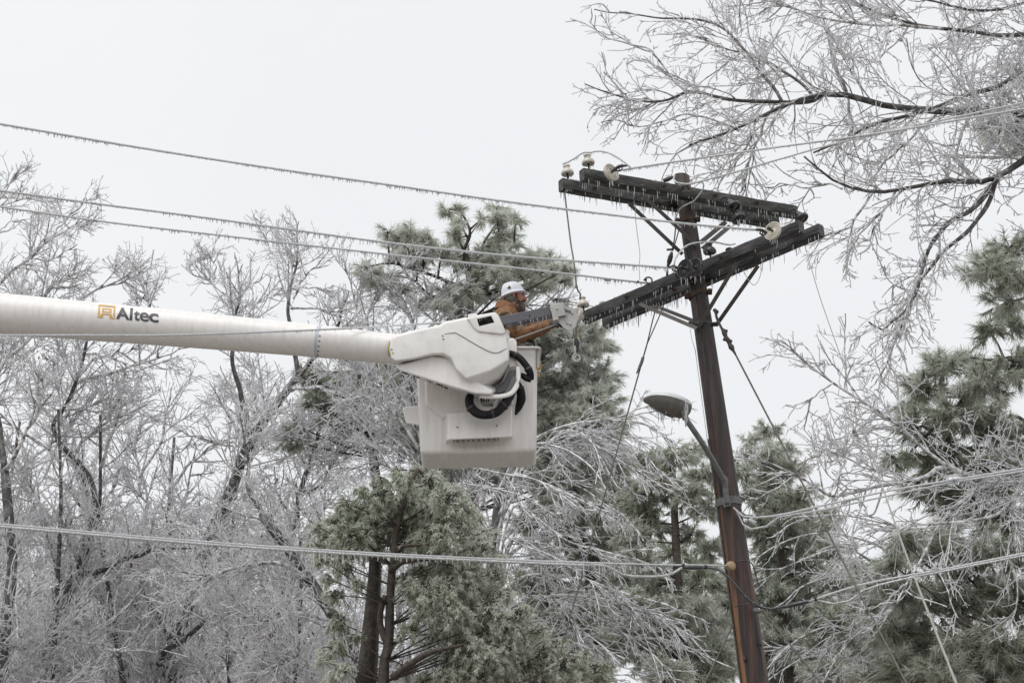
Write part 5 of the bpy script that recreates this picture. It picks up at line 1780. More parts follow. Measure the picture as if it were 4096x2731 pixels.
def conifer(name, label, trunk, r0, r1, seed, blobs, limbs=(), nper=26, tuft=9.0, per=24, nl=0.18, wd=0.012, spread=0.6, droop=0.28, tint=(0.7, 0.2), group=None, cat='tree', mat_='pine', hang=0.0, flat=0.75, hub=True, lr=0.022, patch=0.22):
    """blobs: clumps of foliage (centre, radius); each hangs on its own limb from the trunk"""
    rg = np.random.default_rng(seed)
    b0 = vec(trunk[0])
    root = thing(name, label, cat, (float(b0[0]), float(b0[1]), 0.0), group)
    TP = smooth_path(trunk, 40)
    MB().tube(TP, np.linspace(r0, r1, 40) * (1 + 0.04 * np.sin(np.arange(40) * 1.7)), 10).build('trunk', M['bark_pine'], root)
    for pts, a_, b_ in limbs:
        MB().tube(smooth_path(pts, 12), np.linspace(a_, b_, 12), 7).build('limb', M['bark_pine'], root)
    LB, CS, DS = [], [], []
    cand = np.vstack([TP] + [smooth_path(p_, 14) for p_, _, _ in limbs]) if limbs else TP
    rsum = []
    for c, r in blobs:
        c = vec(c)
        # limb: leaves the trunk lower than the clump it carries
        want = c[2] - 0.35 * abs(c[0] - np.interp(c[2], TP[:, 2], TP[:, 0])) - 0.2
        i = int(np.clip(np.searchsorted(TP[:, 2], want), 1, 39))
        s_ = TP[i]
        if limbs and hub:
            dd_ = np.linalg.norm(cand - c, axis=1) + 2.0 * np.maximum(0, cand[:, 2] - c[2] + 0.05)
            j_ = int(np.argmin(dd_))
            if dd_[j_] < 0.8 * np.linalg.norm(s_ - c):
                s_ = cand[j_]
        mid = s_ * 0.5 + c * 0.5 + np.array((0, 0, rg.uniform(-0.15, 0.25))) * r
        LB.append(smooth_path([Vector(tuple(s_)), Vector(tuple(mid)), Vector(tuple(c))], 9))
        n = max(8, int(nper * (r / 0.25) ** 1.5))
        q = unit(rg.normal(0, 1, (n, 3))) * (rg.random((n, 1)) ** 0.45) * r * np.array((1.0, 1.0, flat))
        st_ = LB[-1][-1] * 0.75 + LB[-1][-3] * 0.25 + q * 0.18 + rg.normal(0, 0.03, (n, 3))
        CS.append(np.stack([st_, st_ * 0.55 + (c + q) * 0.45 + rg.normal(0, 0.10 * r, (n, 3)), c + q * 0.8 + rg.normal(0, 0.05 * r, (n, 3)) - np.array((0, 0, hang * r * 0.3)), c + q * 1.12 - np.array((0, 0, hang * r))], 1))
    B = np.stack(LB)
    C = np.concatenate(CS)
    v1 = tubes_np(rg, B, np.full(len(B), lr), np.full(len(B), lr * 0.45), 5)
    v2 = tubes_np(rg, C, np.full(len(C), 0.008), np.full(len(C), 0.005), 3)
    V, Q = join([v1, v2])
    link('branches', np_mesh('branches', V - ORG[root.name], [Q]), M['bark_pine'], root, kind='stuff')
    cnt = int(total_len(C) * tuft)
    p3, d3, t3, ix = spawn(rg, C, cnt, 0.30, 1.0, 0.30, 0.25)
    p3 = np.vstack([p3, C[:, -1]])
    d3 = np.vstack([d3, C[:, -1] - C[:, -2]])
    tn = rg.normal(tint[0], tint[1], len(p3)) + patch * np.sin(p3[:, 0] * 2.1 + p3[:, 2] * 1.7 + 1.5 * np.sin(p3[:, 2] * 1.1))
    v_, t_, a_ = needles(rg, p3, d3, per, nl, wd, spread, droop, tn)
    link('crown', np_mesh('crown', v_ - ORG[root.name], [t_], a_), M[mat_], root, kind='stuff', smooth=False)
    return root


def blobs_at(cr_, k, lst, Y0, dep, seed, grow_=1.0):
    """clumps given as (x, y, radius) in the photo, spread in depth about Y0"""
    rg = np.random.default_rng(seed)
    o_ = []
    for x, y, r in lst:
        Yq = Y0 + rg.uniform(-dep, dep)
        p = cr_(x, y, Yq)
        t = p.y * CP + (p.z - CAMZ) * SP
        o_.append((p, r / k * t / FPX * grow_))
    return o_


def copy_tree(src, loc, rz, sc, label, group):
    c = src.copy()
    COL.objects.link(c)
    c.location = loc
    c.rotation_euler = (0, 0, rz)
    c.scale = (sc, sc, sc)
    c['label'] = label
    c['group'] = group
    for ch in list(src.children):
        d = ch.copy()
        COL.objects.link(d)
        d.parent = c
    return c


cL1, cL2, cL3, cL4, cL5 = crop(0, 650, 2.24), crop(0, 1350, 2.24), crop(0, 2030, 2.2367), crop(700, 850, 2.24), crop(800, 1400, 2.24)
c8 = crop(1200, 1700, 1.47)
c6 = crop(2300, 0, 1.3096)
cS = lambda x, y, Y: at(x, y, Y)


def pth(segs, Y0, Y1):
    """segs: [(crop, [(x,y)..]), ..] -> points with depth running from Y0 to Y1"""
    allp = [(c, x, y) for c, l in segs for x, y in l]
    n = len(allp)
    return [c(x, y, Y0 + (Y1 - Y0) * i / max(1, n - 1)) for i, (c, x, y) in enumerate(allp)]


def ground_to(p, lean=0.0):
    return Vector((p.x + lean, p.y, -0.15))


def trunk_path(segs, Y0, Y1, lean=0.0):
    p = pth(segs, Y0, Y1)
    return [ground_to(p[0], lean), Vector((p[0].x + lean * 0.45, p[0].y, p[0].z * 0.5)), *p]


# ---- left wood, nearest row
Y = 30.0
T0 = [
    (trunk_path([(cL3, [(20, 1568), (20, 1150), (60, 860), (100, 600), (90, 300), (80, 0)]), (cL2, [(75, 1450), (50, 1300), (40, 1180)])], Y, Y), 0.16, 0.07, True),
    (pth([(cL2, [(40, 1180), (100, 1120), (200, 910), (350, 650), (375, 500), (370, 350)])], Y, Y - 1), 0.05, 0.016, False),
    (pth([(cL2, [(40, 1180), (20, 1000), (-10, 800), (-60, 500), (-100, 200)]), (cL1, [(-120, 1500), (-100, 1250)])], Y, Y + .5), 0.07, 0.03, False),
    (pth([(cL2, [(-60, 500), (0, 260), (150, 130), (280, 10)]), (cL1, [(420, 1150), (500, 1100), (620, 1030), (750, 960), (840, 990)])], Y, Y - 1), 0.05, 0.012, False),
    (pth([(cL1, [(-120, 1250), (0, 1080), (100, 960), (220, 880), (340, 790), (440, 690), (580, 620), (680, 570), (820, 555)])], Y, Y - 1), 0.045, 0.010, False),
    (pth([(cL1, [(440, 690), (520, 580), (620, 480), (720, 400), (800, 330), (880, 310)])], Y - .5, Y - 1), 0.018, 0.008, False),
    (pth([(cL1, [(230, 880), (320, 860), (450, 880), (600, 790), (690, 770)])], Y - .5, Y), 0.016, 0.008, False),
    (pth([(cL1, [(-160, 700), (-60, 380), (0, 300), (60, 230), (120, 170), (200, 90)])], Y, Y), 0.025, 0.009, False),
    (pth([(cL1, [(-160, 500), (0, 400), (130, 350), (280, 330), (450, 345)])], Y, Y), 0.022, 0.009, False),
    (pth([(cL1, [(-160, 900), (-20, 640), (60, 560), (170, 520)])], Y, Y), 0.022, 0.009, False),
    (pth([(cL2, [(350, 520), (300, 300), (230, 150), (190, 30)]), (cL1, [(170, 1400), (150, 1200), (200, 1050)])], Y, Y + 1), 0.035, 0.012, False),
    (pth([(cL2, [(300, 300), (310, 120), (370, 0)]), (cL1, [(380, 1420), (330, 1200)])], Y, Y + 1), 0.028, 0.012, False),
    (pth([(cL3, [(20, 1200), (120, 960), (250, 820), (290, 740)])], Y, Y - 1), 0.03, 0.012, False),
]
tree0 = deciduous('iced_tree', 'bare ice coated tree at the left edge, its limbs rising past the boom', T0, 11, dens=1.05, group='bare iced trees on the left', tmin=0.3)

Y = 31.5
T1 = [
    (trunk_path([(cL3, [(390, 1568), (440, 1280), (490, 1080), (560, 830), (640, 720), (690, 590), (720, 470), (790, 340), (850, 170), (870, 0)])], Y, Y, -0.6), 0.20, 0.085, True),
    (pth([(cL3, [(850, 170), (870, 0)]), (cL2, [(820, 1260), (800, 1220), (690, 1100), (560, 980), (465, 880), (465, 780), (540, 700), (610, 560), (680, 420), (710, 250), (760, 150), (770, 0)]), (cL1, [(745, 1400), (710, 1235)])], Y, Y - .5), 0.062, 0.026, False),
    (pth([(cL1, [(710, 1235), (870, 1140), (1060, 1080), (1180, 1030), (1300, 980)])], Y - .5, Y - 1), 0.035, 0.010, False),
    (pth([(cL2, [(700, 400), (760, 370), (910, 350), (1030, 300), (1220, 250), (1380, 210), (1600, 100)])], Y, Y - 1), 0.045, 0.014, False),
    (pth([(cL2, [(685, 1095), (750, 920), (880, 820), (1000, 700), (1060, 640), (1240, 560), (1400, 500)])], Y - .2, Y + 1), 0.042, 0.014, False),
    (pth([(cL3, [(565, 790), (560, 680), (500, 500), (440, 330), (410, 230), (400, 60)])], Y, Y + 1), 0.07, 0.03, False),
    (pth([(cL3, [(700, 620), (830, 590), (1000, 510), (1180, 440), (1300, 400), (1430, 370), (1750, 360)])], Y, Y - 1.5), 0.065, 0.018, False),
    (pth([(cL3, [(400, 60)]), (cL2, [(320, 1420), (250, 1300), (180, 1330)])], Y + 1, Y), 0.03, 0.014, False),
    (pth([(cL2, [(760, 150), (850, 140), (930, 170), (1100, 140), (1230, 100)])], Y, Y), 0.024, 0.010, False),
    (pth([(cL1, [(1330, 1568), (1330, 1290), (1280, 1100), (1230, 1020), (1210, 850)])], Y, Y), 0.03, 0.008, False),
    (pth([(cL1, [(1160, 1500), (1230, 1290), (1100, 1100), (1010, 900)])], Y, Y), 0.025, 0.008, False),
    (pth([(cL3, [(440, 1280), (330, 1200), (200, 1220), (60, 1290)])], Y, Y - 1.5), 0.04, 0.014, False),
    (pth([(cL3, [(470, 1200), (700, 1190), (900, 1240), (1060, 1280)])], Y, Y - 1.5), 0.04, 0.014, False),
    (pth([(cL3, [(720, 470), (620, 330), (590, 150), (640, 0)])], Y, Y - 1), 0.04, 0.014, False),
]
tree1 = deciduous('iced_tree', 'bare ice coated tree with a forked dark trunk, lower left', T1, 12, dens=1.0, group='bare iced trees on the left', leaves=150, tmin=0.22)

Y = 32.5
T2 = [
    (trunk_path([(cL3, [(1500, 1568), (1560, 1250), (1600, 1050), (1720, 800), (1790, 560), (1850, 200)]), (cL5, [(180, 1480), (340, 1100), (370, 950), (440, 820), (500, 700), (600, 580), (690, 470), (800, 360), (880, 230)])], Y, Y), 0.24, 0.07, True),
    (pth([(cL5, [(880, 230), (860, 60)]), (cL4, [(1050, 1100), (1030, 970), (1020, 800), (1050, 600), (1100, 420), (1090, 180), (1110, 80)])], Y, Y), 0.06, 0.010, False),
    (pth([(cL5, [(880, 230), (1000, 110), (1080, 0)]), (cL4, [(1380, 1160), (1450, 1000), (1500, 850), (1560, 700)])], Y, Y - .5), 0.06, 0.014, False),
    (pth([(cL5, [(820, 360), (920, 345), (1080, 330), (1250, 390), (1400, 430), (1480, 500)])], Y, Y - 2), 0.05, 0.020, False),
    (pth([(cL4, [(1020, 790), (960, 640), (920, 450), (850, 330), (800, 130), (770, 50)])], Y, Y), 0.022, 0.008, False),
    (pth([(cL4, [(1060, 770), (1140, 620), (1180, 540), (1300, 480), (1430, 390)])], Y, Y), 0.024, 0.008, False),
    (pth([(cL4, [(1120, 680), (1300, 680), (1450, 660)])], Y, Y), 0.018, 0.008, False),
    (pth([(cL4, [(1040, 860), (1250, 860), (1450, 890), (1560, 1000)])], Y, Y - 1), 0.028, 0.010, False),
    (pth([(cL5, [(430, 780), (430, 680), (390, 480), (350, 330), (290, 130)]), (cL4, [(530, 1100), (550, 920), (590, 740), (570, 560), (540, 400)])], Y, Y - .5), 0.07, 0.009, False),
    (pth([(cL4, [(545, 900), (530, 800), (380, 690), (220, 520), (100, 400)])], Y, Y), 0.024, 0.008, False),
    (pth([(cL4, [(300, 600), (370, 480), (290, 400), (230, 320)])], Y, Y), 0.014, 0.007, False),
    (pth([(cL4, [(590, 740), (650, 670), (780, 580)])], Y, Y), 0.016, 0.007, False),
    (pth([(cL4, [(640, 960), (690, 870), (800, 790), (920, 740)])], Y, Y), 0.020, 0.008, False),
    (pth([(cL3, [(1420, 1400), (1500, 1250), (1700, 1150), (1850, 1000), (2000, 950)])], Y - .5, Y - 2), 0.07, 0.03, False),
    (pth([(cL3, [(1560, 1250), (1450, 1050), (1300, 760), (1210, 600), (1150, 420)])], Y, Y + 1), 0.07, 0.02, False),
    (pth([(cL5, [(340, 1100), (300, 900), (345, 700), (330, 500), (250, 300)])], Y, Y + 1), 0.045, 0.014, False),
    (pth([(cL5, [(340, 1040), (480, 960), (520, 640), (470, 80)])], Y + 1, Y + 2), 0.04, 0.016, False),
    (pth([(cL2, [(1250, 1420), (1270, 1230), (1450, 930), (1500, 640), (1560, 400)])], Y + 1, Y + 1), 0.05, 0.014, False),
    (pth([(cL5, [(440, 820), (260, 860), (60, 800), (-120, 760)])], Y, Y - 1), 0.03, 0.010, False),
]
tree2 = deciduous('iced_tree', 'tall bare iced tree whose top branches stand against the sky above the boom', T2, 13, dens=0.95, group='bare iced trees on the left', tmin=0.42)

Y = 35.0
T4 = [
    (trunk_path([(cL3, [(1130, 1568), (1150, 1200), (1090, 1000), (1060, 850), (1010, 650), (960, 500), (900, 300), (780, 0)]), (cL2, [(760, 1380), (700, 1100)])], Y, Y, 0.3), 0.20, 0.05, True),
    (pth([(cL3, [(1150, 1250), (1000, 1070), (930, 870), (870, 700), (840, 560), (700, 350)])], Y, Y - 1), 0.09, 0.04, False),
    (pth([(cL3, [(1060, 850), (1200, 900), (1330, 960), (1500, 900)])], Y, Y - 1), 0.04, 0.014, False),
    (pth([(cL3, [(960, 500), (1090, 440), (1250, 120), (1330, 0)]), (cL2, [(1270, 1240), (1200, 900), (1290, 700)])], Y, Y), 0.05, 0.014, False),
    (pth([(cL2, [(700, 1100), (640, 800), (620, 600), (680, 300)])], Y, Y), 0.04, 0.012, False),
    (pth([(cL2, [(1000, 1400), (1080, 1150), (1190, 950), (1250, 780)])], Y, Y), 0.04, 0.012, False),
    (pth([(cL3, [(880, 900), (790, 1010), (600, 1040), (480, 1000)])], Y - 1, Y - 1.5), 0.04, 0.012, False),
]
tree4 = deciduous('iced_tree', 'bare iced tree with two slanting mossy trunks under the low cable', T4, 15, dens=1.1, group='bare iced trees on the left', leaves=120, tmin=0.3)

Y = 29.0
T5 = [
    (trunk_path([(cS, [(1440, 2731), (1397, 2605), (1329, 2475), (1288, 2387), (1241, 2312), (1190, 2250), (1100, 2130), (1050, 2060)])], Y, Y, 0.5), 0.15, 0.07, True),
    (pth([(cS, [(1050, 2060), (1000, 1960), (985, 1800), (960, 1650)])], Y, Y), 0.06, 0.012, False),
    (pth([(cS, [(1241, 2312), (1100, 2250), (950, 2270), (820, 2310), (700, 2330)])], Y, Y - 1), 0.05, 0.018, False),
    (pth([(cS, [(1397, 2605), (1250, 2660), (1150, 2640), (1050, 2690)])], Y, Y - 1), 0.05, 0.016, False),
    (pth([(cS, [(1190, 2250), (1280, 2130), (1300, 2020), (1380, 1900)])], Y, Y), 0.045, 0.012, False),
    (pth([(cS, [(1329, 2475), (1180, 2450), (1050, 2480), (930, 2440)])], Y, Y - .5), 0.04, 0.012, False),
]
tree5 = deciduous('iced_tree', 'iced tree with a dark trunk leaning left beside the cedar', T5, 16, dens=1.1, group='bare iced trees on the left', leaves=130, tmin=0.35)

Y = 37.0
T3 = [
    (trunk_path([(cL5, [(830, 1568), (900, 1270), (960, 1080), (1040, 870), (1080, 700), (1150, 500), (1180, 300)])], Y, Y), 0.16, 0.03, True),
    (pth([(cL5, [(690, 1010), (860, 900), (1060, 820), (1230, 770)])], Y, Y - 1), 0.05, 0.03, False),
    (pth([(cL5, [(900, 1270), (1080, 1230), (1200, 1000), (1300, 900), (1420, 800)])], Y, Y), 0.07, 0.02, False),
    (pth([(cL5, [(960, 1080), (880, 900), (960, 720), (1000, 500)])], Y, Y), 0.04, 0.012, False),
    (pth([(cL5, [(1230, 770), (1400, 700), (1600, 650), (1780, 600)])], Y - 1, Y), 0.03, 0.010, False),
    (pth([(cL5, [(1080, 700), (1200, 560), (1330, 470), (1480, 520)])], Y, Y - 1), 0.03, 0.010, False),
    (pth([(cL5, [(1800, 1010), (1830, 720), (1930, 480), (1980, 250)])], Y - 1, Y - 1), 0.09, 0.05, False),
    (pth([(cL5, [(1800, 1000), (1900, 850), (2000, 700)])], Y - 1, Y - 1), 0.06, 0.03, False),
]
tree3 = deciduous('iced_tree', 'slender pale barked iced tree left of the bucket', T3, 14, dens=1.1, group='bare iced trees on the left', tmin=0.4, big='iced_bark')


cL6 = crop(1400, 780, 2.352)
Y = 30.0
T6 = [
    (trunk_path([(cS, [(1760, 2731), (1740, 2300), (1700, 1900), (1660, 1650), (1640, 1450)])], Y, Y), 0.13, 0.05, True),
    (pth([(cS, [(1640, 1450), (1560, 1380)]), (cL6, [(160, 1230), (170, 1120), (250, 950), (330, 850), (450, 780)])], Y, Y), 0.045, 0.012, False),
    (pth([(cS, [(1560, 1380)]), (cL6, [(60, 1250), (60, 1100), (40, 950), (120, 850)])], Y, Y), 0.03, 0.012, False),
    (pth([(cL6, [(250, 950), (420, 780), (500, 720), (600, 720), (690, 745)])], Y, Y - .5), 0.024, 0.010, False),
    (pth([(cS, [(1650, 1550)]), (cL6, [(600, 1230), (560, 1100), (480, 960), (400, 900), (250, 880), (150, 900)])], Y, Y - .4), 0.04, 0.010, False),
    (pth([(cS, [(1680, 1500)]), (cL6, [(800, 1150), (760, 1020), (690, 900), (560, 870), (480, 840)])], Y, Y), 0.035, 0.010, False),
    (pth([(cL6, [(760, 1020), (840, 930), (930, 850), (1020, 840)])], Y, Y), 0.022, 0.010, False),
    (pth([(cS, [(1700, 1750)]), (cL6, [(1000, 1300), (1200, 1080), (1280, 990), (1400, 960), (1500, 930)])], Y + .5, Y + .5), 0.04, 0.012, False),
    (pth([(cS, [(1700, 1800), (1900, 1500), (2080, 1250)]), (cL6, [(1650, 1000), (1740, 920), (1850, 930), (1950, 990), (2060, 990)])], Y + .8, Y + .8), 0.045, 0.010, False),
    (pth([(cL6, [(1650, 1000), (1700, 1080), (1820, 1080), (1940, 1100)])], Y + .8, Y + .8), 0.022, 0.010, False),
    (pth([(cS, [(1760, 1850), (2000, 1560), (2180, 1420), (2280, 1400), (2360, 1450)])], Y + .8, Y + .8), 0.045, 0.010, False),
    (pth([(cS, [(1740, 2000), (2000, 1720), (2150, 1600), (2260, 1580), (2330, 1650)])], Y + .8, Y + .6), 0.045, 0.010, False),
    (pth([(cS, [(1700, 1900), (1580, 1760), (1480, 1700), (1380, 1680), (1300, 1720)])], Y, Y - .4), 0.045, 0.010, False),
    (pth([(cS, [(1690, 1830), (1600, 1680), (1500, 1600), (1400, 1590), (1320, 1640)])], Y, Y - .6), 0.04, 0.010, False),
    (pth([(cS, [(1660, 1650), (1560, 1560), (1460, 1500), (1360, 1480), (1280, 1500)])], Y, Y - .6), 0.035, 0.010, False),
    (pth([(cS, [(1720, 2000), (1600, 1900), (1500, 1850), (1420, 1870), (1340, 1930)])], Y, Y - .4), 0.035, 0.010, False),
]
tree6 = deciduous('iced_tree', 'bare iced tree behind the boom tip, its twigs crossing the pine', T6, 17, dens=1.0, group='bare iced trees on the left', tmin=0.35)

# ---- generic iced trees for the rows behind
def generic(seed, x, y, h, label):
    rg = np.random.default_rng(seed)
    b = np.array((x, y, -0.1))
    tp = [b]
    d = np.array((rg.normal(0, 0.05), rg.normal(0, 0.05), 1.0))
    for i in range(5):
        d = unit(d + rg.normal(0, 0.07, 3) * np.array((1, 1, 0.2)))
        tp.append(tp[-1] + d * h * 0.17)
    lm = [([Vector(tuple(p)) for p in tp], 0.19, 0.05, True)]
    TP = smooth_path([Vector(tuple(p)) for p in tp], 30)
    for i in range(15):
        f = rg.uniform(0.38, 1.0)
        p = TP[int(f * 29)]
        az = rg.uniform(0, 6.28)
        dd = unit(np.array((math.cos(az), math.sin(az), rg.uniform(0.35, 1.3))))
        L = h * rg.uniform(0.20, 0.36) * (1.15 - 0.4 * f)
        C = grow(rg, p[None], dd[None], np.array([L]), 6, 0.14, 0.06)[0]
        lm.append(([Vector(tuple(q)) for q in C], 0.055, 0.012, False))
        for j in range(3):
            q = C[rg.integers(2, 6)]
            d2 = unit(dd + rg.normal(0, 0.6, 3))
            C2 = grow(rg, q[None], d2[None], np.array([L * 0.5]), 5, 0.15, 0.05)[0]
            lm.append(([Vector(tuple(w_)) for w_ in C2], 0.024, 0.009, False))
    return deciduous('iced_tree', label, lm, seed + 100, base=b, group='bare iced trees in the rows behind', dens=0.66, tmin=0.2, rref=0.04)


GL = 'bare iced tree among the rows behind, hard to tell apart'
g1 = generic(41, -6.0, 41.0, 14.2, GL)
g2 = generic(42, -9.6, 39.0, 13.6, GL)
rows = [(g1, -11.5, 46, 1.9), (g2, -3.6, 45, 2.6), (g1, -8.2, 50, 4.0), (g2, -13.0, 53, 0.9), (g1, -5.2, 55, 5.2), (g2, -10.5, 60, 3.3), (g2, -1.2, 50, 1.2), (g1, -14.5, 48, 3.0), (g2, -7.2, 64, 2.1), (g1, -2.6, 60, 0.4),
        (g2, -7.6, 40, 4.6), (g1, -4.2, 42, 0.8), (g2, -11.0, 43, 0.2), (g1, -9.0, 47, 3.4), (g2, -6.2, 49, 1.7), (g1, -13.2, 45, 5.0)]
rowr = np.random.default_rng(5)
for src, x, y, rz in rows:
    copy_tree(src, (x, y, 0), rz, (rowr.uniform(0.31, 0.385) * y + 1.6) / 16.6, GL, 'bare iced trees in the rows behind')

# ---- slender dark stems standing among the left trees
SL = 'slender dark stemmed sapling in the left wood, hard to tell apart'


def sapling(seed, x, y, h):
    rg = np.random.default_rng(seed)
    tp = [np.array((x, y, -0.1))]
    d = np.array((rg.normal(0, 0.08), rg.normal(0, 0.05), 1.0))
    for i in range(7):
        d = unit(d + rg.normal(0, 0.09, 3) * np.array((1, 1, 0.2)))
        tp.append(tp[-1] + d * h / 7)
    lm = [([Vector(tuple(p)) for p in tp], 0.095, 0.022, True)]
    TP = smooth_path([Vector(tuple(p)) for p in tp], 30)
    for i in range(9):
        f = rg.uniform(0.5, 1.0)
        az = rg.uniform(0, 6.28)
        dd = unit(np.array((math.cos(az), math.sin(az), rg.uniform(0.5, 1.8))))
        C = grow(rg, TP[int(f * 29)][None], dd[None], np.array([h * rg.uniform(0.12, 0.24)]), 6, 0.15, 0.05)[0]
        lm.append(([Vector(tuple(q)) for q in C], 0.040, 0.012, False))
    return deciduous('sapling', SL, lm, seed + 7, base=tp[0], group='slender saplings in the left wood', dens=0.48, tmin=0.3, rref=0.05, dark=0.045)


s1 = sapling(71, at(250, 2000, 31.0).x, 31.0, 13.0)
s2 = sapling(72, at(820, 2000, 33.0).x, 33.0, 13.4)
for src, px, Yb, rz, sc in ((s1, 620, 34, 2.0, 1.05), (s2, 90, 34, 1.0, 1.0), (s2, 480, 32, 3.7, 0.92), (s1, 980, 35, 4.4, 1.02), (s1, 1180, 34, 0.7, 0.98), (s2, 330, 36, 5.2, 1.08), (s2, 720, 30, 2.6, 0.84), (s1, 1060, 38, 3.0, 1.1)):
    copy_tree(src, (at(px, 2000, Yb).x, Yb, 0), rz, sc, SL, 'slender saplings in the left wood')

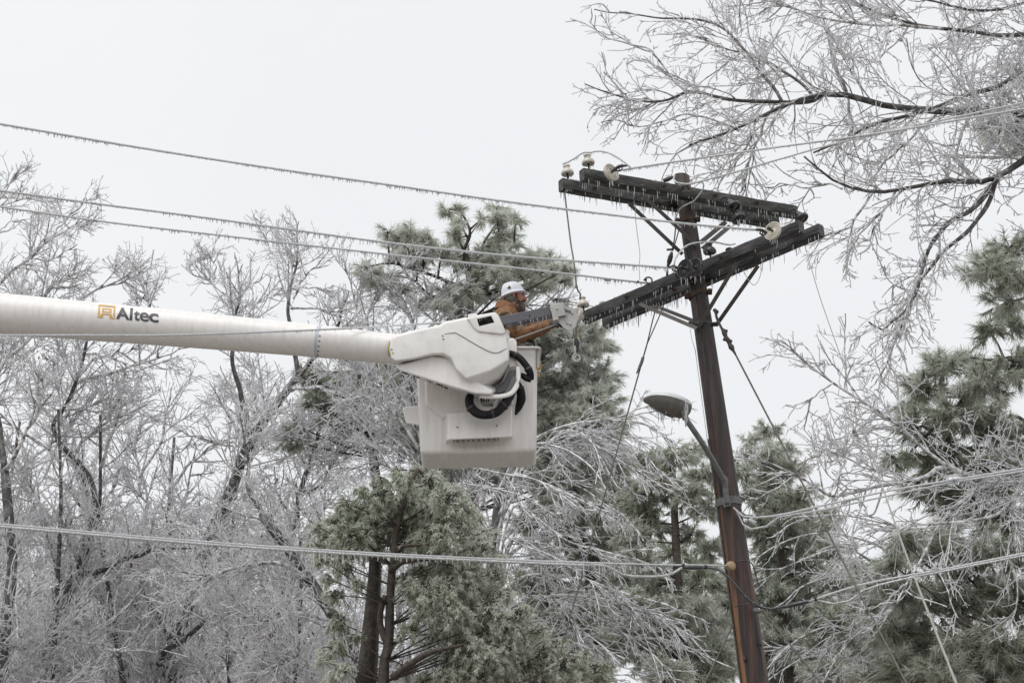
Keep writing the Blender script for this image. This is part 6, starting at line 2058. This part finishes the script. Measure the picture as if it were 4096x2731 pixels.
# ---- oak reaching in from the right
OAK_SPEC = [
    dict(d=5.0, L=(0.6, 1.9), n=9, wob=0.15, g=-0.01, r=(0.0105, 0.0062), k=4, a=0.65),
    dict(d=5.6, L=(0.22, 0.70), n=5, wob=0.17, g=-0.01, r=(0.0074, 0.0056), k=3, a=0.75),
    dict(d=8.5, L=(0.07, 0.24), n=2, wob=0.18, g=0.0, r=(0.0059, 0.0051), k=3, a=0.8),
    dict(d=6.0, L=(0.02, 0.06), n=1, wob=0.15, g=0.02, r=(0.0047, 0.0062), k=3, a=0.9),
]
Y = 22.5
ox = at(4700, 1500, Y).x
OB = Vector((ox, Y, -0.1))
c7b = c7
OAK = [
    ([OB, Vector((ox - 0.1, Y, 4)), Vector((ox - 0.1, Y, 8)), Vector((ox - 0.3, Y, 11)), Vector((ox - 0.2, Y, 14))], 0.36, 0.16, True),
    ([Vector((ox - 0.3, Y, 10.6))] + pth([(c6, [(2500, 620), (2352, 600), (2100, 565), (1900, 590), (1700, 570), (1560, 540), (1420, 480), (1300, 500), (1180, 550), (1050, 580), (960, 630), (860, 690), (700, 730), (600, 760)])], Y, Y - 0.5), 0.115, 0.016, False),
    ([Vector((ox - 0.3, Y, 11.2))] + pth([(c6, [(2500, 330), (2352, 380), (2250, 450), (2050, 490), (1900, 560), (1800, 600), (1600, 640), (1500, 690), (1420, 740), (1250, 800)])], Y, Y - 1), 0.085, 0.014, False),
    (pth([(c6, [(1300, 500), (1280, 520), (1090, 545), (960, 530), (800, 520), (680, 485), (590, 490), (500, 520), (330, 530), (150, 480), (50, 440)])], Y, Y - 1), 0.040, 0.009, False),
    (pth([(c6, [(590, 490), (490, 390), (400, 270), (290, 230), (170, 200), (70, 110)])], Y - .8, Y - 1.2), 0.020, 0.009, False),
    (pth([(c6, [(1090, 545), (1020, 430), (930, 350), (870, 240), (760, 140), (600, 100), (400, 90), (100, 50)])], Y - .3, Y + .5), 0.030, 0.009, False),
    (pth([(c6, [(1250, 510), (1130, 400), (1000, 320), (850, 270), (700, 220), (560, 170)])], Y, Y + 1), 0.028, 0.009, False),
    (pth([(c6, [(1420, 480), (1380, 380), (1340, 270), (1310, 130), (1290, -30)])], Y, Y + 1), 0.030, 0.010, False),
    ([Vector((ox - 0.2, Y, 12.4))] + pth([(c6, [(2500, 210), (2352, 190), (2150, 180), (1930, 150), (1770, 120), (1600, 85), (1500, 30), (1380, -40)])], Y, Y + .5), 0.060, 0.016, False),
    (pth([(c6, [(1930, 150), (1700, 135), (1500, 120), (1250, 90), (1100, 30), (950, 0), (800, -10)])], Y, Y - .8), 0.026, 0.009, False),
    ([Vector((ox - 0.2, Y, 13.0))] + pth([(c6, [(2500, 20), (2300, 40), (2100, 60), (1950, 20), (1750, -20)])], Y, Y), 0.045, 0.014, False),
    ([Vector((ox - 0.2, Y, 9.6))] + pth([(c6, [(2520, 770), (2352, 880), (2200, 960), (2120, 920), (1990, 910), (1850, 960), (1700, 990), (1560, 1010), (1400, 990), (1250, 880), (1200, 820)])], Y, Y - 1), 0.100, 0.014, False),
    (pth([(c6, [(2205, 948), (2100, 1080), (1980, 1150), (1900, 1230), (1850, 1310)]), (c7, [(600, 150), (540, 240), (480, 300), (430, 260)])], Y - .25, Y - 1), 0.045, 0.012, False),
    (pth([(c6, [(2200, 950), (2150, 1080), (2080, 1180)]), (c7, [(650, 60), (590, 160), (560, 230), (510, 370), (470, 460)])], Y - .25, Y - .5), 0.040, 0.010, False),
    (pth([(c6, [(1680, 1000), (1600, 1140), (1550, 1240), (1560, 1310)])], Y, Y), 0.024, 0.010, False),
    (pth([(c6, [(1560, 1010), (1480, 1130), (1400, 1210), (1310, 1240), (1230, 1300)])], Y, Y - .5), 0.024, 0.009, False),
    (pth([(c6, [(1400, 990), (1300, 960), (1200, 990), (1100, 960), (1030, 990)])], Y - .5, Y), 0.018, 0.009, False),
    (pth([(c6, [(960, 630), (900, 760), (850, 850), (800, 930)])], Y - .4, Y), 0.020, 0.009, False),
    (pth([(c6, [(1000, 620), (960, 740), (900, 870), (880, 1000)])], Y - .4, Y + .4), 0.020, 0.009, False),
    (pth([(c6, [(860, 690), (700, 620), (560, 600), (460, 640), (300, 660)])], Y - .4, Y - .8), 0.018, 0.009, False),
    (pth([(c6, [(1900, 590), (1720, 760), (1600, 870), (1540, 960)])], Y, Y + 1), 0.024, 0.010, False),
    (pth([(c6, [(2100, 565), (2040, 680), (2000, 830), (2060, 900)])], Y, Y), 0.026, 0.014, False),
    (pth([(c6, [(1420, 480), (1450, 650), (1380, 800), (1420, 900)])], Y, Y + 1), 0.018, 0.009, False),
    (pth([(c6, [(2050, 490), (2000, 300), (1950, 100), (1980, -30)])], Y, Y + 1), 0.026, 0.010, False),
    (pth([(c6, [(1750, 620), (1640, 400), (1600, 250), (1680, 60)])], Y, Y + 1), 0.022, 0.009, False),
    ([Vector((ox - 0.1, Y, 6.9))] + pth([(c7, [(1100, 840), (993, 840), (860, 840), (830, 830), (710, 780), (600, 690), (500, 600), (400, 545), (300, 480), (180, 390), (120, 330)])], Y, Y - 1), 0.060, 0.010, False),
    (pth([(c7, [(860, 835), (700, 790), (640, 820), (480, 860), (290, 885), (200, 830), (100, 790), (20, 750)])], Y, Y - 1.2), 0.040, 0.010, False),
    ([Vector((ox - 0.1, Y, 6.3))] + pth([(c7, [(1100, 830), (993, 880), (930, 920), (870, 970), (740, 990), (620, 1000), (530, 1010), (480, 1050), (350, 1080)])], Y, Y - 1), 0.055, 0.010, False),
    (pth([(c7, [(900, 850), (820, 870), (740, 940), (660, 1030), (620, 1120), (590, 1180), (480, 1350)])], Y, Y - 1), 0.030, 0.009, False),
    (pth([(c7, [(290, 885), (330, 780), (360, 680), (440, 620)])], Y - 1, Y), 0.018, 0.008, False),
    (pth([(c7, [(480, 860), (440, 960), (380, 900), (300, 960)])], Y - 1, Y), 0.016, 0.008, False),
    (pth([(c7, [(300, 480), (230, 530), (180, 570), (130, 560)])], Y - 1, Y - 1), 0.014, 0.008, False),
]
oak = deciduous('oak_tree', 'bare iced oak reaching in from the right above the crossarms', OAK, 21, spec=OAK_SPEC, base=OB, dens=1.2, leaves=16, tmin=0.15, rref=0.028, dark=0.0279)

# ---- tree with drooping iced branches right of the bucket
W_SPEC = [
    dict(d=3.4, L=(0.6, 1.7), n=8, wob=0.13, g=-0.05, r=(0.0105, 0.0072), k=4, a=0.5),
    dict(d=5.0, L=(0.22, 0.65), n=4, wob=0.18, g=-0.06, r=(0.0074, 0.0056), k=3, a=0.6),
    dict(d=8.0, L=(0.07, 0.24), n=2, wob=0.2, g=-0.04, r=(0.0058, 0.0048), k=3, a=0.75),
    dict(d=7.0, L=(0.03, 0.08), n=1, wob=0.15, g=-0.3, r=(0.0050, 0.0040), k=3, a=1.0),
]
r7c, r8c = crop(2050, 1400, 1.7425), crop(2050, 2100, 2.476)
Y = 26.5
wx = at(1990, 2300, Y)
WB = Vector((wx.x - 0.1, Y + 0.6, -0.1))


def wl(segs, z0, r0=0.03, r1=0.010, dy=-0.8):
    p = pth(segs, Y, Y + dy)
    return ([Vector((WB.x + 0.05, WB.y, z0)), Vector(((WB.x + p[0].x) / 2, (WB.y + p[0].y) / 2, (z0 + p[0].z) / 2 + 0.2)), *p], r0, r1, False)


WEEP = [
    ([WB, Vector((WB.x + 0.1, WB.y, 4)), Vector((WB.x - 0.05, WB.y, 7.5)), Vector((WB.x + 0.05, WB.y, 9.6)), Vector((WB.x + 0.3, WB.y, 11.2))], 0.20, 0.05, True),
    wl([(r7c, [(240, 640), (330, 600), (430, 560), (520, 600), (600, 720), (640, 850)])], 9.6),
    wl([(r7c, [(260, 560), (410, 510), (560, 490), (780, 495), (900, 500), (1000, 560), (1100, 680), (1200, 800)])], 10.2),
    wl([(r7c, [(300, 600), (430, 560), (540, 640), (680, 720), (850, 830), (1000, 930), (1150, 1000)])], 9.8),
    wl([(r7c, [(120, 640), (230, 660), (400, 710), (540, 800), (620, 900), (680, 1020)])], 9.3),
    wl([(r7c, [(0, 860), (200, 920), (400, 1000), (560, 1090), (640, 1180)])], 9.0),
    wl([(r7c, [(0, 1090), (170, 1170), (300, 1260), (420, 1340), (600, 1400), (800, 1450)])], 8.4),
    wl([(r7c, [(0, 1300), (120, 1380), (330, 1450), (520, 1500)])], 8.0),
    wl([(r8c, [(0, 120), (180, 210), (330, 290), (560, 420), (800, 560), (1000, 700)])], 8.1),
    wl([(r8c, [(0, 510), (330, 510), (560, 510), (800, 560), (1100, 680), (1400, 760), (1700, 870)])], 7.3),
    wl([(r8c, [(260, 770), (380, 710), (660, 700), (900, 730), (1200, 820), (1500, 950), (1800, 1120)])], 6.9, 0.04),
    wl([(r8c, [(700, 1100), (960, 1085), (1200, 1115), (1450, 1130), (1700, 1200), (1950, 1320), (2200, 1420)])], 6.2, 0.04),
    wl([(r8c, [(350, 800), (520, 890), (700, 1050), (900, 1200), (1100, 1400)])], 6.6),
    wl([(r8c, [(800, 960), (1000, 1040), (1300, 1200), (1450, 1350), (1600, 1540)])], 6.3),
    wl([(r8c, [(700, 200), (900, 260), (1150, 320), (1330, 380), (1500, 440)])], 8.0, 0.02),
    wl([(r7c, [(500, 560), (650, 600), (800, 660), (950, 760), (1050, 900)])], 10.0, 0.02),
    wl([(r7c, [(300, 900), (480, 960), (620, 1040), (760, 1150), (900, 1290)])], 9.0, 0.02),
    wl([(c8, [(560, 640), (760, 420), (920, 500), (1080, 590), (1300, 690), (1430, 750)])], 8.6, 0.03),
    wl([(c8, [(900, 350), (1040, 360), (1180, 380), (1330, 420), (1480, 520)])], 9.2, 0.02),
    wl([(c8, [(1000, 250), (1130, 275), (1300, 300), (1500, 380), (1650, 500)])], 9.6, 0.02),
]
weep = deciduous('drooping_tree', 'iced tree with drooping grey branches right of the bucket', WEEP, 31, spec=W_SPEC, base=WB, dens=1.0, bias=(0.35, -0.05, -0.30), tmin=0.25, leaves=60, bark='bark', rref=0.024)
# a second one right of the pole, low
Y = 27.5
wx2 = at(3600, 2600, Y)
WB = Vector((wx2.x + 1.1, Y + 0.5, -0.1))
WEEP2 = [
    ([WB, Vector((WB.x + 0.1, WB.y, 3.5)), Vector((WB.x, WB.y, 6.0)), Vector((WB.x - 0.2, WB.y, 8.4))], 0.15, 0.04, True),
    wl([(c7, [(480, 1230), (380, 1180), (280, 1190), (180, 1230), (80, 1300)])], 8.0),
    wl([(c7, [(480, 1080), (360, 1040), (240, 1020), (120, 1060), (20, 1120)])], 8.4),
    wl([(c7, [(420, 1400), (330, 1360), (230, 1380), (130, 1440), (60, 1520)])], 7.4),
    wl([(c7, [(460, 1150), (400, 1100), (300, 1090), (180, 1120), (60, 1190)])], 8.2),
    wl([(c7, [(440, 1500), (330, 1470), (200, 1480), (100, 1530), (30, 1600)])], 7.0),
    wl([(c7, [(520, 1000), (420, 980), (300, 960), (180, 980), (100, 1030)])], 8.6, 0.02),
    wl([(c7, [(560, 1330), (470, 1330), (380, 1400), (300, 1500), (250, 1600)])], 7.2, 0.02),
]
weep2 = deciduous('drooping_tree', 'low iced tree with drooping twigs right of the pole', WEEP2, 32, spec=W_SPEC, base=WB, dens=0.72, bias=(-0.30, -0.05, -0.30), tmin=0.25, rref=0.024)

# ---- pines
cL6 = crop(1400, 780, 2.352)
Y = 30.5
pa_base = at(1900, 2400, Y)
PT = [Vector((pa_base.x, Y, -0.1)), Vector((pa_base.x, Y, 6)), cS(1890, 1800, Y), cS(1880, 1400, Y), cL6(1130, 870, Y), cL6(1090, 560, Y)]
PLM = [
    (pth([(cL6, [(1080, 620), (1080, 500), (1130, 380), (1110, 280), (1050, 180), (960, 130), (900, 170)])], Y, Y - .3), 0.035, 0.010),
    (pth([(cL6, [(1130, 380), (1200, 280), (1270, 250)])], Y, Y), 0.012, 0.008),
    (pth([(cL6, [(1200, 640), (1250, 470), (1330, 340), (1400, 230), (1440, 110)])], Y, Y + .3), 0.028, 0.010),
    (pth([(cL6, [(1330, 340), (1450, 290), (1580, 220)])], Y, Y), 0.012, 0.008),
    (pth([(cL6, [(1300, 420), (1430, 400), (1540, 480)])], Y, Y - .5), 0.012, 0.008),
    (pth([(cL6, [(1110, 280), (1020, 300), (960, 350)])], Y, Y), 0.012, 0.008),
    (pth([(cL6, [(1110, 950), (780, 960), (600, 800), (420, 760), (180, 740)])], Y, Y - .6), 0.035, 0.012),
    (pth([(cL6, [(1100, 860), (950, 830), (820, 770), (600, 700), (380, 640), (150, 680)])], Y, Y - .8), 0.035, 0.012),
]
BA = [(900, 170, 50), (1020, 130, 36), (975, 350, 55), (1000, 430, 45), (1030, 260, 36), (1230, 230, 45), (1400, 130, 55), (1380, 210, 50), (1430, 270, 55), (1560, 220, 50), (1500, 380, 60), (1420, 400, 55), (1540, 480, 48),
      (1350, 490, 70), (350, 350, 55), (440, 400, 65), (560, 360, 65), (640, 420, 80), (760, 440, 65), (560, 520, 80), (420, 540, 70), (700, 540, 80), (860, 560, 80), (980, 600, 80), (1120, 600, 80), (1250, 590, 80),
      (1400, 600, 90), (1560, 600, 80), (1700, 580, 70), (1840, 610, 75), (1960, 680, 65), (2050, 690, 45), (2040, 790, 45), (1900, 760, 55), (1760, 700, 75), (1600, 740, 80), (1400, 740, 80), (1200, 760, 80), (120, 680, 65),
      (200, 760, 75), (330, 800, 70), (900, 900, 70), (1000, 1000, 80), (1120, 900, 80), (1280, 900, 80), (1820, 830, 55), (1700, 850, 65), (1000, 1110, 60), (850, 1050, 65), (500, 900, 60), (700, 1000, 60), (640, 640, 60), (1480, 860, 70)]
BA2 = [(2180, 1330, 70), (2300, 1420, 75), (2240, 1260, 55), (2340, 1330, 65), (2390, 1375, 50), (2260, 1550, 85), (2380, 1600, 75), (2350, 1700, 85), (2450, 1700, 55), (2230, 1680, 85), (2200, 1800, 95), (2330, 1820, 85), (2440, 1860, 75),
       (2150, 1560, 80), (2400, 1500, 55), (2120, 1420, 70), (2060, 1700, 90), (1960, 1900, 90), (2080, 1880, 90), (1800, 1860, 80), (1720, 1780, 70), (2280, 1940, 80)]
pineA = conifer('pine_tree', 'grey green iced pine with two leaders rising behind the worker', PT, 0.22, 0.05, 51, blobs_at(cL6, 2.352, BA, Y - 0.3, 0.7, 1, 1.55) + blobs_at(cS, 1.0, BA2, Y, 0.6, 2, 1.35), limbs=PLM, nper=24, tuft=12.0, per=22, nl=0.16, wd=0.014,
                tint=(1.08, 0.28), group='pines')

Y = 36.0
fb_ = at(1500, 1895, Y)
PT = [Vector((fb_.x, Y, -0.1)), Vector((fb_.x - 0.05, Y, 6)), cS(1515, 2100, Y), cS(1500, 1895, Y), cS(1470, 1660, Y), cS(1443, 1458, Y), cS(1430, 1330, Y)]
BF = [(1240, 1500, 55), (1290, 1540, 65), (1360, 1530, 65), (1430, 1500, 65), (1270, 1610, 55), (1380, 1600, 75), (1620, 1520, 75), (1560, 1560, 65), (1660, 1620, 85), (1600, 1700, 75), (1180, 1700, 45), (1160, 1760, 55), (1420, 1690, 55),
      (1340, 1690, 55), (1480, 1400, 60), (1400, 1400, 55), (1560, 1450, 60), (1700, 1720, 70)]
pineF = conifer('pine_tree', 'dark trunked pine behind the boom tip', PT, 0.16, 0.08, 52, blobs_at(cS, 1.0, BF, Y, 0.8, 3, 1.2), nper=17, tuft=9.0, per=22, nl=0.18, wd=0.015, tint=(0.68, 0.24), group='pines')

Y = 38.0
pd_ = at(2710, 2400, Y)
PT = [Vector((pd_.x + .1, Y, -0.1)), Vector((pd_.x + .1, Y, 6)), cS(2712, 2350, Y), cS(2698, 2050, Y), cS(2690, 1900, Y), cS(2680, 1800, Y)]
BD = [(2600, 1850, 75), (2690, 1820, 65), (2780, 1800, 55), (2820, 1900, 65), (2650, 1930, 80), (2750, 1970, 70), (2560, 2000, 85), (2840, 2030, 65), (2610, 2090, 75), (2530, 2150, 80), (2850, 2190, 65), (2575, 2250, 80), (2830, 2330, 75),
      (2610, 2350, 75), (2500, 2300, 85), (2770, 2430, 85), (2650, 2470, 95), (2850, 2480, 85), (2540, 2430, 85), (2720, 2560, 95), (2860, 2600, 85), (2600, 2600, 105), (2780, 2700, 105), (2660, 2710, 105), (2480, 2560, 95), (2760, 2130, 45)]
pineD = conifer('pine_tree', 'hazy green pine with a dark trunk left of the pole', PT, 0.20, 0.06, 53, blobs_at(cS, 1.0, BD, Y, 0.9, 4, 1.2), nper=18, tuft=8.5, per=17, nl=0.18, wd=0.020, tint=(0.84, 0.25), group='pines')

Y = 43.0
pc = at(3090, 1900, Y)
PT = [Vector((pc.x + 0.3, Y, -0.1)), Vector((pc.x + 0.2, Y, 6)), cS(3150, 2500, Y), cS(3110, 2100, Y), cS(3080, 1850, Y), cS(3072, 1740, Y)]
BC = [(3070, 1725, 55), (3000, 1765, 42), (3110, 1790, 65), (3040, 1830, 75), (2970, 1870, 55), (3150, 1880, 75), (3060, 1940, 95), (2990, 1980, 65), (3190, 1990, 85), (3120, 2040, 95), (3270, 2080, 75), (3050, 2120, 85), (3200, 2140, 105),
      (3310, 2200, 85), (3100, 2240, 105), (3230, 2290, 105), (3350, 2330, 85), (3080, 2380, 105), (3190, 2430, 105), (3320, 2480, 105), (3100, 2540, 105), (3250, 2600, 115), (3150, 2700, 115), (3330, 2700, 110), (3040, 2650, 85)]
pineC = conifer('pine_tree', 'pale iced pine just right of the pole, its crown against the sky', PT, 0.20, 0.05, 56, blobs_at(cS, 1.0, BC, Y, 1.0, 5, 1.15), nper=16, tuft=8.0, per=17, nl=0.18, wd=0.022, tint=(0.86, 0.2), group='pines')

Y = 45.0
pe = at(3480, 2400, Y)
PT = [Vector((pe.x + 0.1, Y, -0.1)), Vector((pe.x, Y, 6)), cS(3490, 2600, Y), cS(3470, 2350, Y), cS(3450, 2260, Y)]
BE = [(3440, 2270, 60), (3500, 2340, 80), (3400, 2370, 80), (3460, 2440, 95), (3560, 2450, 80), (3390, 2480, 85), (3500, 2540, 105), (3420, 2600, 100), (3580, 2590, 90), (3520, 2680, 110), (3400, 2710, 110), (3620, 2700, 90)]
pineE = conifer('pine_tree', 'low background pine between the pole and the large pine', PT, 0.16, 0.05, 57, blobs_at(cS, 1.0, BE, Y, 0.9, 6, 1.2), nper=16, tuft=8.0, per=17, nl=0.18, wd=0.022, tint=(0.74, 0.2), group='pines')

Y = 42.0
pe = at(2400, 2200, Y)
PT = [Vector((pe.x, Y, -0.1)), Vector((pe.x, Y, 6)), cS(2390, 2500, Y), cS(2380, 2150, Y), cS(2400, 1900, Y)]
BG = [(2480, 1850, 60), (2420, 1950, 80), (2500, 2000, 75), (2380, 2060, 95), (2460, 2140, 95), (2350, 2200, 95), (2300, 2000, 85), (2420, 2280, 95), (2320, 2320, 95), (2250, 2130, 85), (2200, 1980, 75), (2380, 2420, 95), (2280, 2460, 95), (2180, 2250, 90),
      (2120, 2100, 80), (2200, 2400, 90), (2420, 2560, 100), (2300, 2620, 110), (2120, 2330, 80)]
pineG = conifer('pine_tree', 'background pine between the bucket and the street lamp, behind drooping twigs', PT, 0.18, 0.05, 58, blobs_at(cS, 1.0, BG, Y, 0.9, 7, 1.25), nper=16, tuft=8.0, per=17, nl=0.18, wd=0.021, tint=(0.76, 0.25), group='pines')

PBK = 'background pine in the bank behind, hard to tell apart'
for src, px, Yb, rz, sc in ((pineD, 3420, 54, 1.3, 1.06), (pineG, 3000, 52, 2.4, 1.02), (pineG, 2700, 55, 4.0, 1.10), (pineD, 2250, 50, 5.1, 1.02), (pineG, 3700, 50, 0.6, 0.86), (pineD, 3200, 60, 3.6, 1.15), (pineG, 1950, 48, 3.1, 0.95),
                            (pineD, 3900, 55, 2.9, 0.95), (pineG, 1650, 52, 5.5, 0.92)):
    copy_tree(src, (at(px, 2000, Yb).x, Yb, 0), rz, sc, PBK, 'pines of the bank behind')

# big pine at the right edge, trunk out of frame
Y = 27.0
pb = at(4230, 1600, Y)
PT = [Vector((pb.x + .2, Y, -0.1)), Vector((pb.x + .1, Y, 6)), cS(4230, 2000, Y), cS(4200, 1200, Y), cS(4190, 700, Y), cS(4180, 300, Y)]


def rb_l(pts, r=0.035, dy=-0.8):
    return (pth([(c7, pts)], Y, Y + dy), r, 0.012)


PLM = [rb_l([(1110, 420), (960, 390), (880, 410), (800, 500), (720, 600), (660, 650)]), rb_l([(1110, 440), (993, 400), (900, 400), (800, 390)]), rb_l([(1110, 720), (960, 600), (900, 680), (860, 760)]),
       rb_l([(1110, 1330), (993, 1310), (900, 1350), (850, 1400)]), rb_l([(1110, 1450), (960, 1420), (880, 1470)])]
BB = [(880, 60, 75), (930, 0, 80), (960, 100, 75), (810, 80, 40), (930, 190, 65), (865, 290, 48), (960, 270, 50), (700, 430, 70), (850, 470, 95), (620, 500, 70), (950, 420, 75), (760, 590, 100), (600, 640, 65), (900, 640, 100), (530, 770, 45),
      (680, 750, 90), (850, 800, 100), (960, 760, 75), (600, 880, 60), (760, 920, 100), (900, 950, 100), (560, 1060, 60), (680, 1080, 100), (820, 1110, 110), (950, 1100, 95), (530, 1220, 70), (660, 1250, 110), (800, 1280, 110), (940, 1280, 100),
      (510, 1380, 70), (640, 1410, 100), (780, 1440, 110), (920, 1440, 110), (550, 1540, 90), (700, 1560, 110), (860, 1570, 120), (960, 1560, 95), (560, 560, 40), (780, 400, 45), (500, 1130, 45), (960, 1690, 110), (760, 1690, 110), (600, 1670, 90)]
BB2 = [(2280, 690, 85), (2200, 730, 55), (2340, 640, 65), (2330, 760, 60), (2150, 660, 40)]
pineB = conifer('pine_tree', 'large dark green pine filling the right edge', PT, 0.30, 0.10, 54, blobs_at(c7, 0.906, BB, Y, 0.8, 8, 1.25) + blobs_at(c6, 1.3096, BB2, Y, 0.4, 9, 1.1), limbs=PLM, nper=18, tuft=8.0, per=23, nl=0.20, wd=0.0135, tint=(0.58, 0.30), group='pines')

# ---- cedar under the bucket: two dark trunks, drooping sprays
Y = 24.5
ca = at(1550, 2500, Y)
PT = [Vector((ca.x - 0.1, Y, -0.1)), Vector((ca.x - 0.05, Y, 3)), c8(490, 1516, Y), c8(520, 1300, Y), c8(532, 1000, Y), c8(545, 800, Y), c8(580, 550, Y), c8(640, 330, Y), c8(690, 270, Y)]
CLM = [
    (pth([(c8, [(390, 1516), (410, 1250), (430, 1000), (440, 800), (420, 560)])], Y + .5, Y + .6), 0.13, 0.06),
    (pth([(c8, [(520, 1300), (470, 1150), (500, 1000)])], Y, Y), 0.05, 0.03),
    (pth([(c8, [(550, 1480), (640, 1410), (760, 1340), (960, 1290)])], Y - .3, Y - 1), 0.05, 0.02),
    (pth([(c8, [(530, 860), (610, 800), (720, 790), (800, 790)])], Y - .2, Y - .6), 0.04, 0.02),
    (pth([(c8, [(580, 740), (620, 710), (760, 700)])], Y - .2, Y - .6), 0.03, 0.015),
]
BCE = [(700, 270, 65), (620, 320, 75), (780, 330, 85), (880, 400, 85), (520, 400, 85), (960, 470, 75), (650, 440, 105), (400, 460, 85), (780, 480, 105), (560, 520, 90), (300, 520, 85), (900, 560, 95), (430, 570, 90), (680, 570, 105),
       (200, 560, 75), (1000, 620, 85), (820, 640, 105), (570, 630, 80), (330, 640, 95), (150, 650, 75), (1080, 700, 75), (950, 720, 95), (720, 680, 90), (430, 690, 80), (250, 730, 75), (860, 800, 95), (1000, 850, 85), (720, 860, 80), (920, 930, 95),
       (1080, 960, 85), (800, 960, 90), (660, 950, 70), (270, 840, 50), (1000, 1050, 105), (1150, 1080, 85), (880, 1090, 105), (740, 1080, 80), (1250, 1150, 85), (1100, 1180, 105), (960, 1210, 105), (830, 1220, 80), (1350, 1240, 85), (1200, 1290, 105),
       (1050, 1320, 105), (920, 1340, 90), (1480, 1320, 85), (1330, 1380, 105), (1180, 1410, 105), (1020, 1450, 105), (880, 1470, 85), (1600, 1390, 85), (1480, 1450, 105), (1330, 1500, 105), (1700, 1450, 85), (1600, 1520, 95), (1180, 1520, 105),
       (740, 1490, 70), (210, 1000, 50), (220, 1150, 55), (200, 1300, 65), (240, 1420, 65), (180, 1480, 55), (650, 1190, 55), (620, 1420, 50), (1790, 1500, 65), (1000, 1580, 110), (1400, 1590, 110), (1250, 1620, 110), (90, 590, 40), (60, 700, 35), (120, 780, 40), (260, 450, 45), (360, 380, 40), (470, 320, 40), (560, 260, 35), (1120, 620, 40), (1160, 760, 45), (1040, 520, 40), (1180, 860, 45),
       (1230, 980, 45), (1320, 1090, 45), (1430, 1190, 45), (1560, 1270, 45), (1680, 1340, 45), (1800, 1400, 40), (160, 900, 35), (330, 920, 35), (330, 1230, 35), (120, 1380, 35), (450, 460, 45), (620, 880, 40), (330, 560, 60), (240, 620, 60)]
cedar = conifer('cedar_tree', 'grey green cedar with two dark trunks below the bucket', PT, 0.17, 0.03, 55, blobs_at(c8, 1.47, BCE, Y, 0.7, 10, 1.4), limbs=CLM, nper=42, tuft=15.0, per=12, nl=0.07, wd=0.012, spread=0.9, droop=0.2, tint=(0.90, 0.34), mat_='cedar', hang=0.45, flat=0.9, hub=False, lr=0.012, patch=0.30)
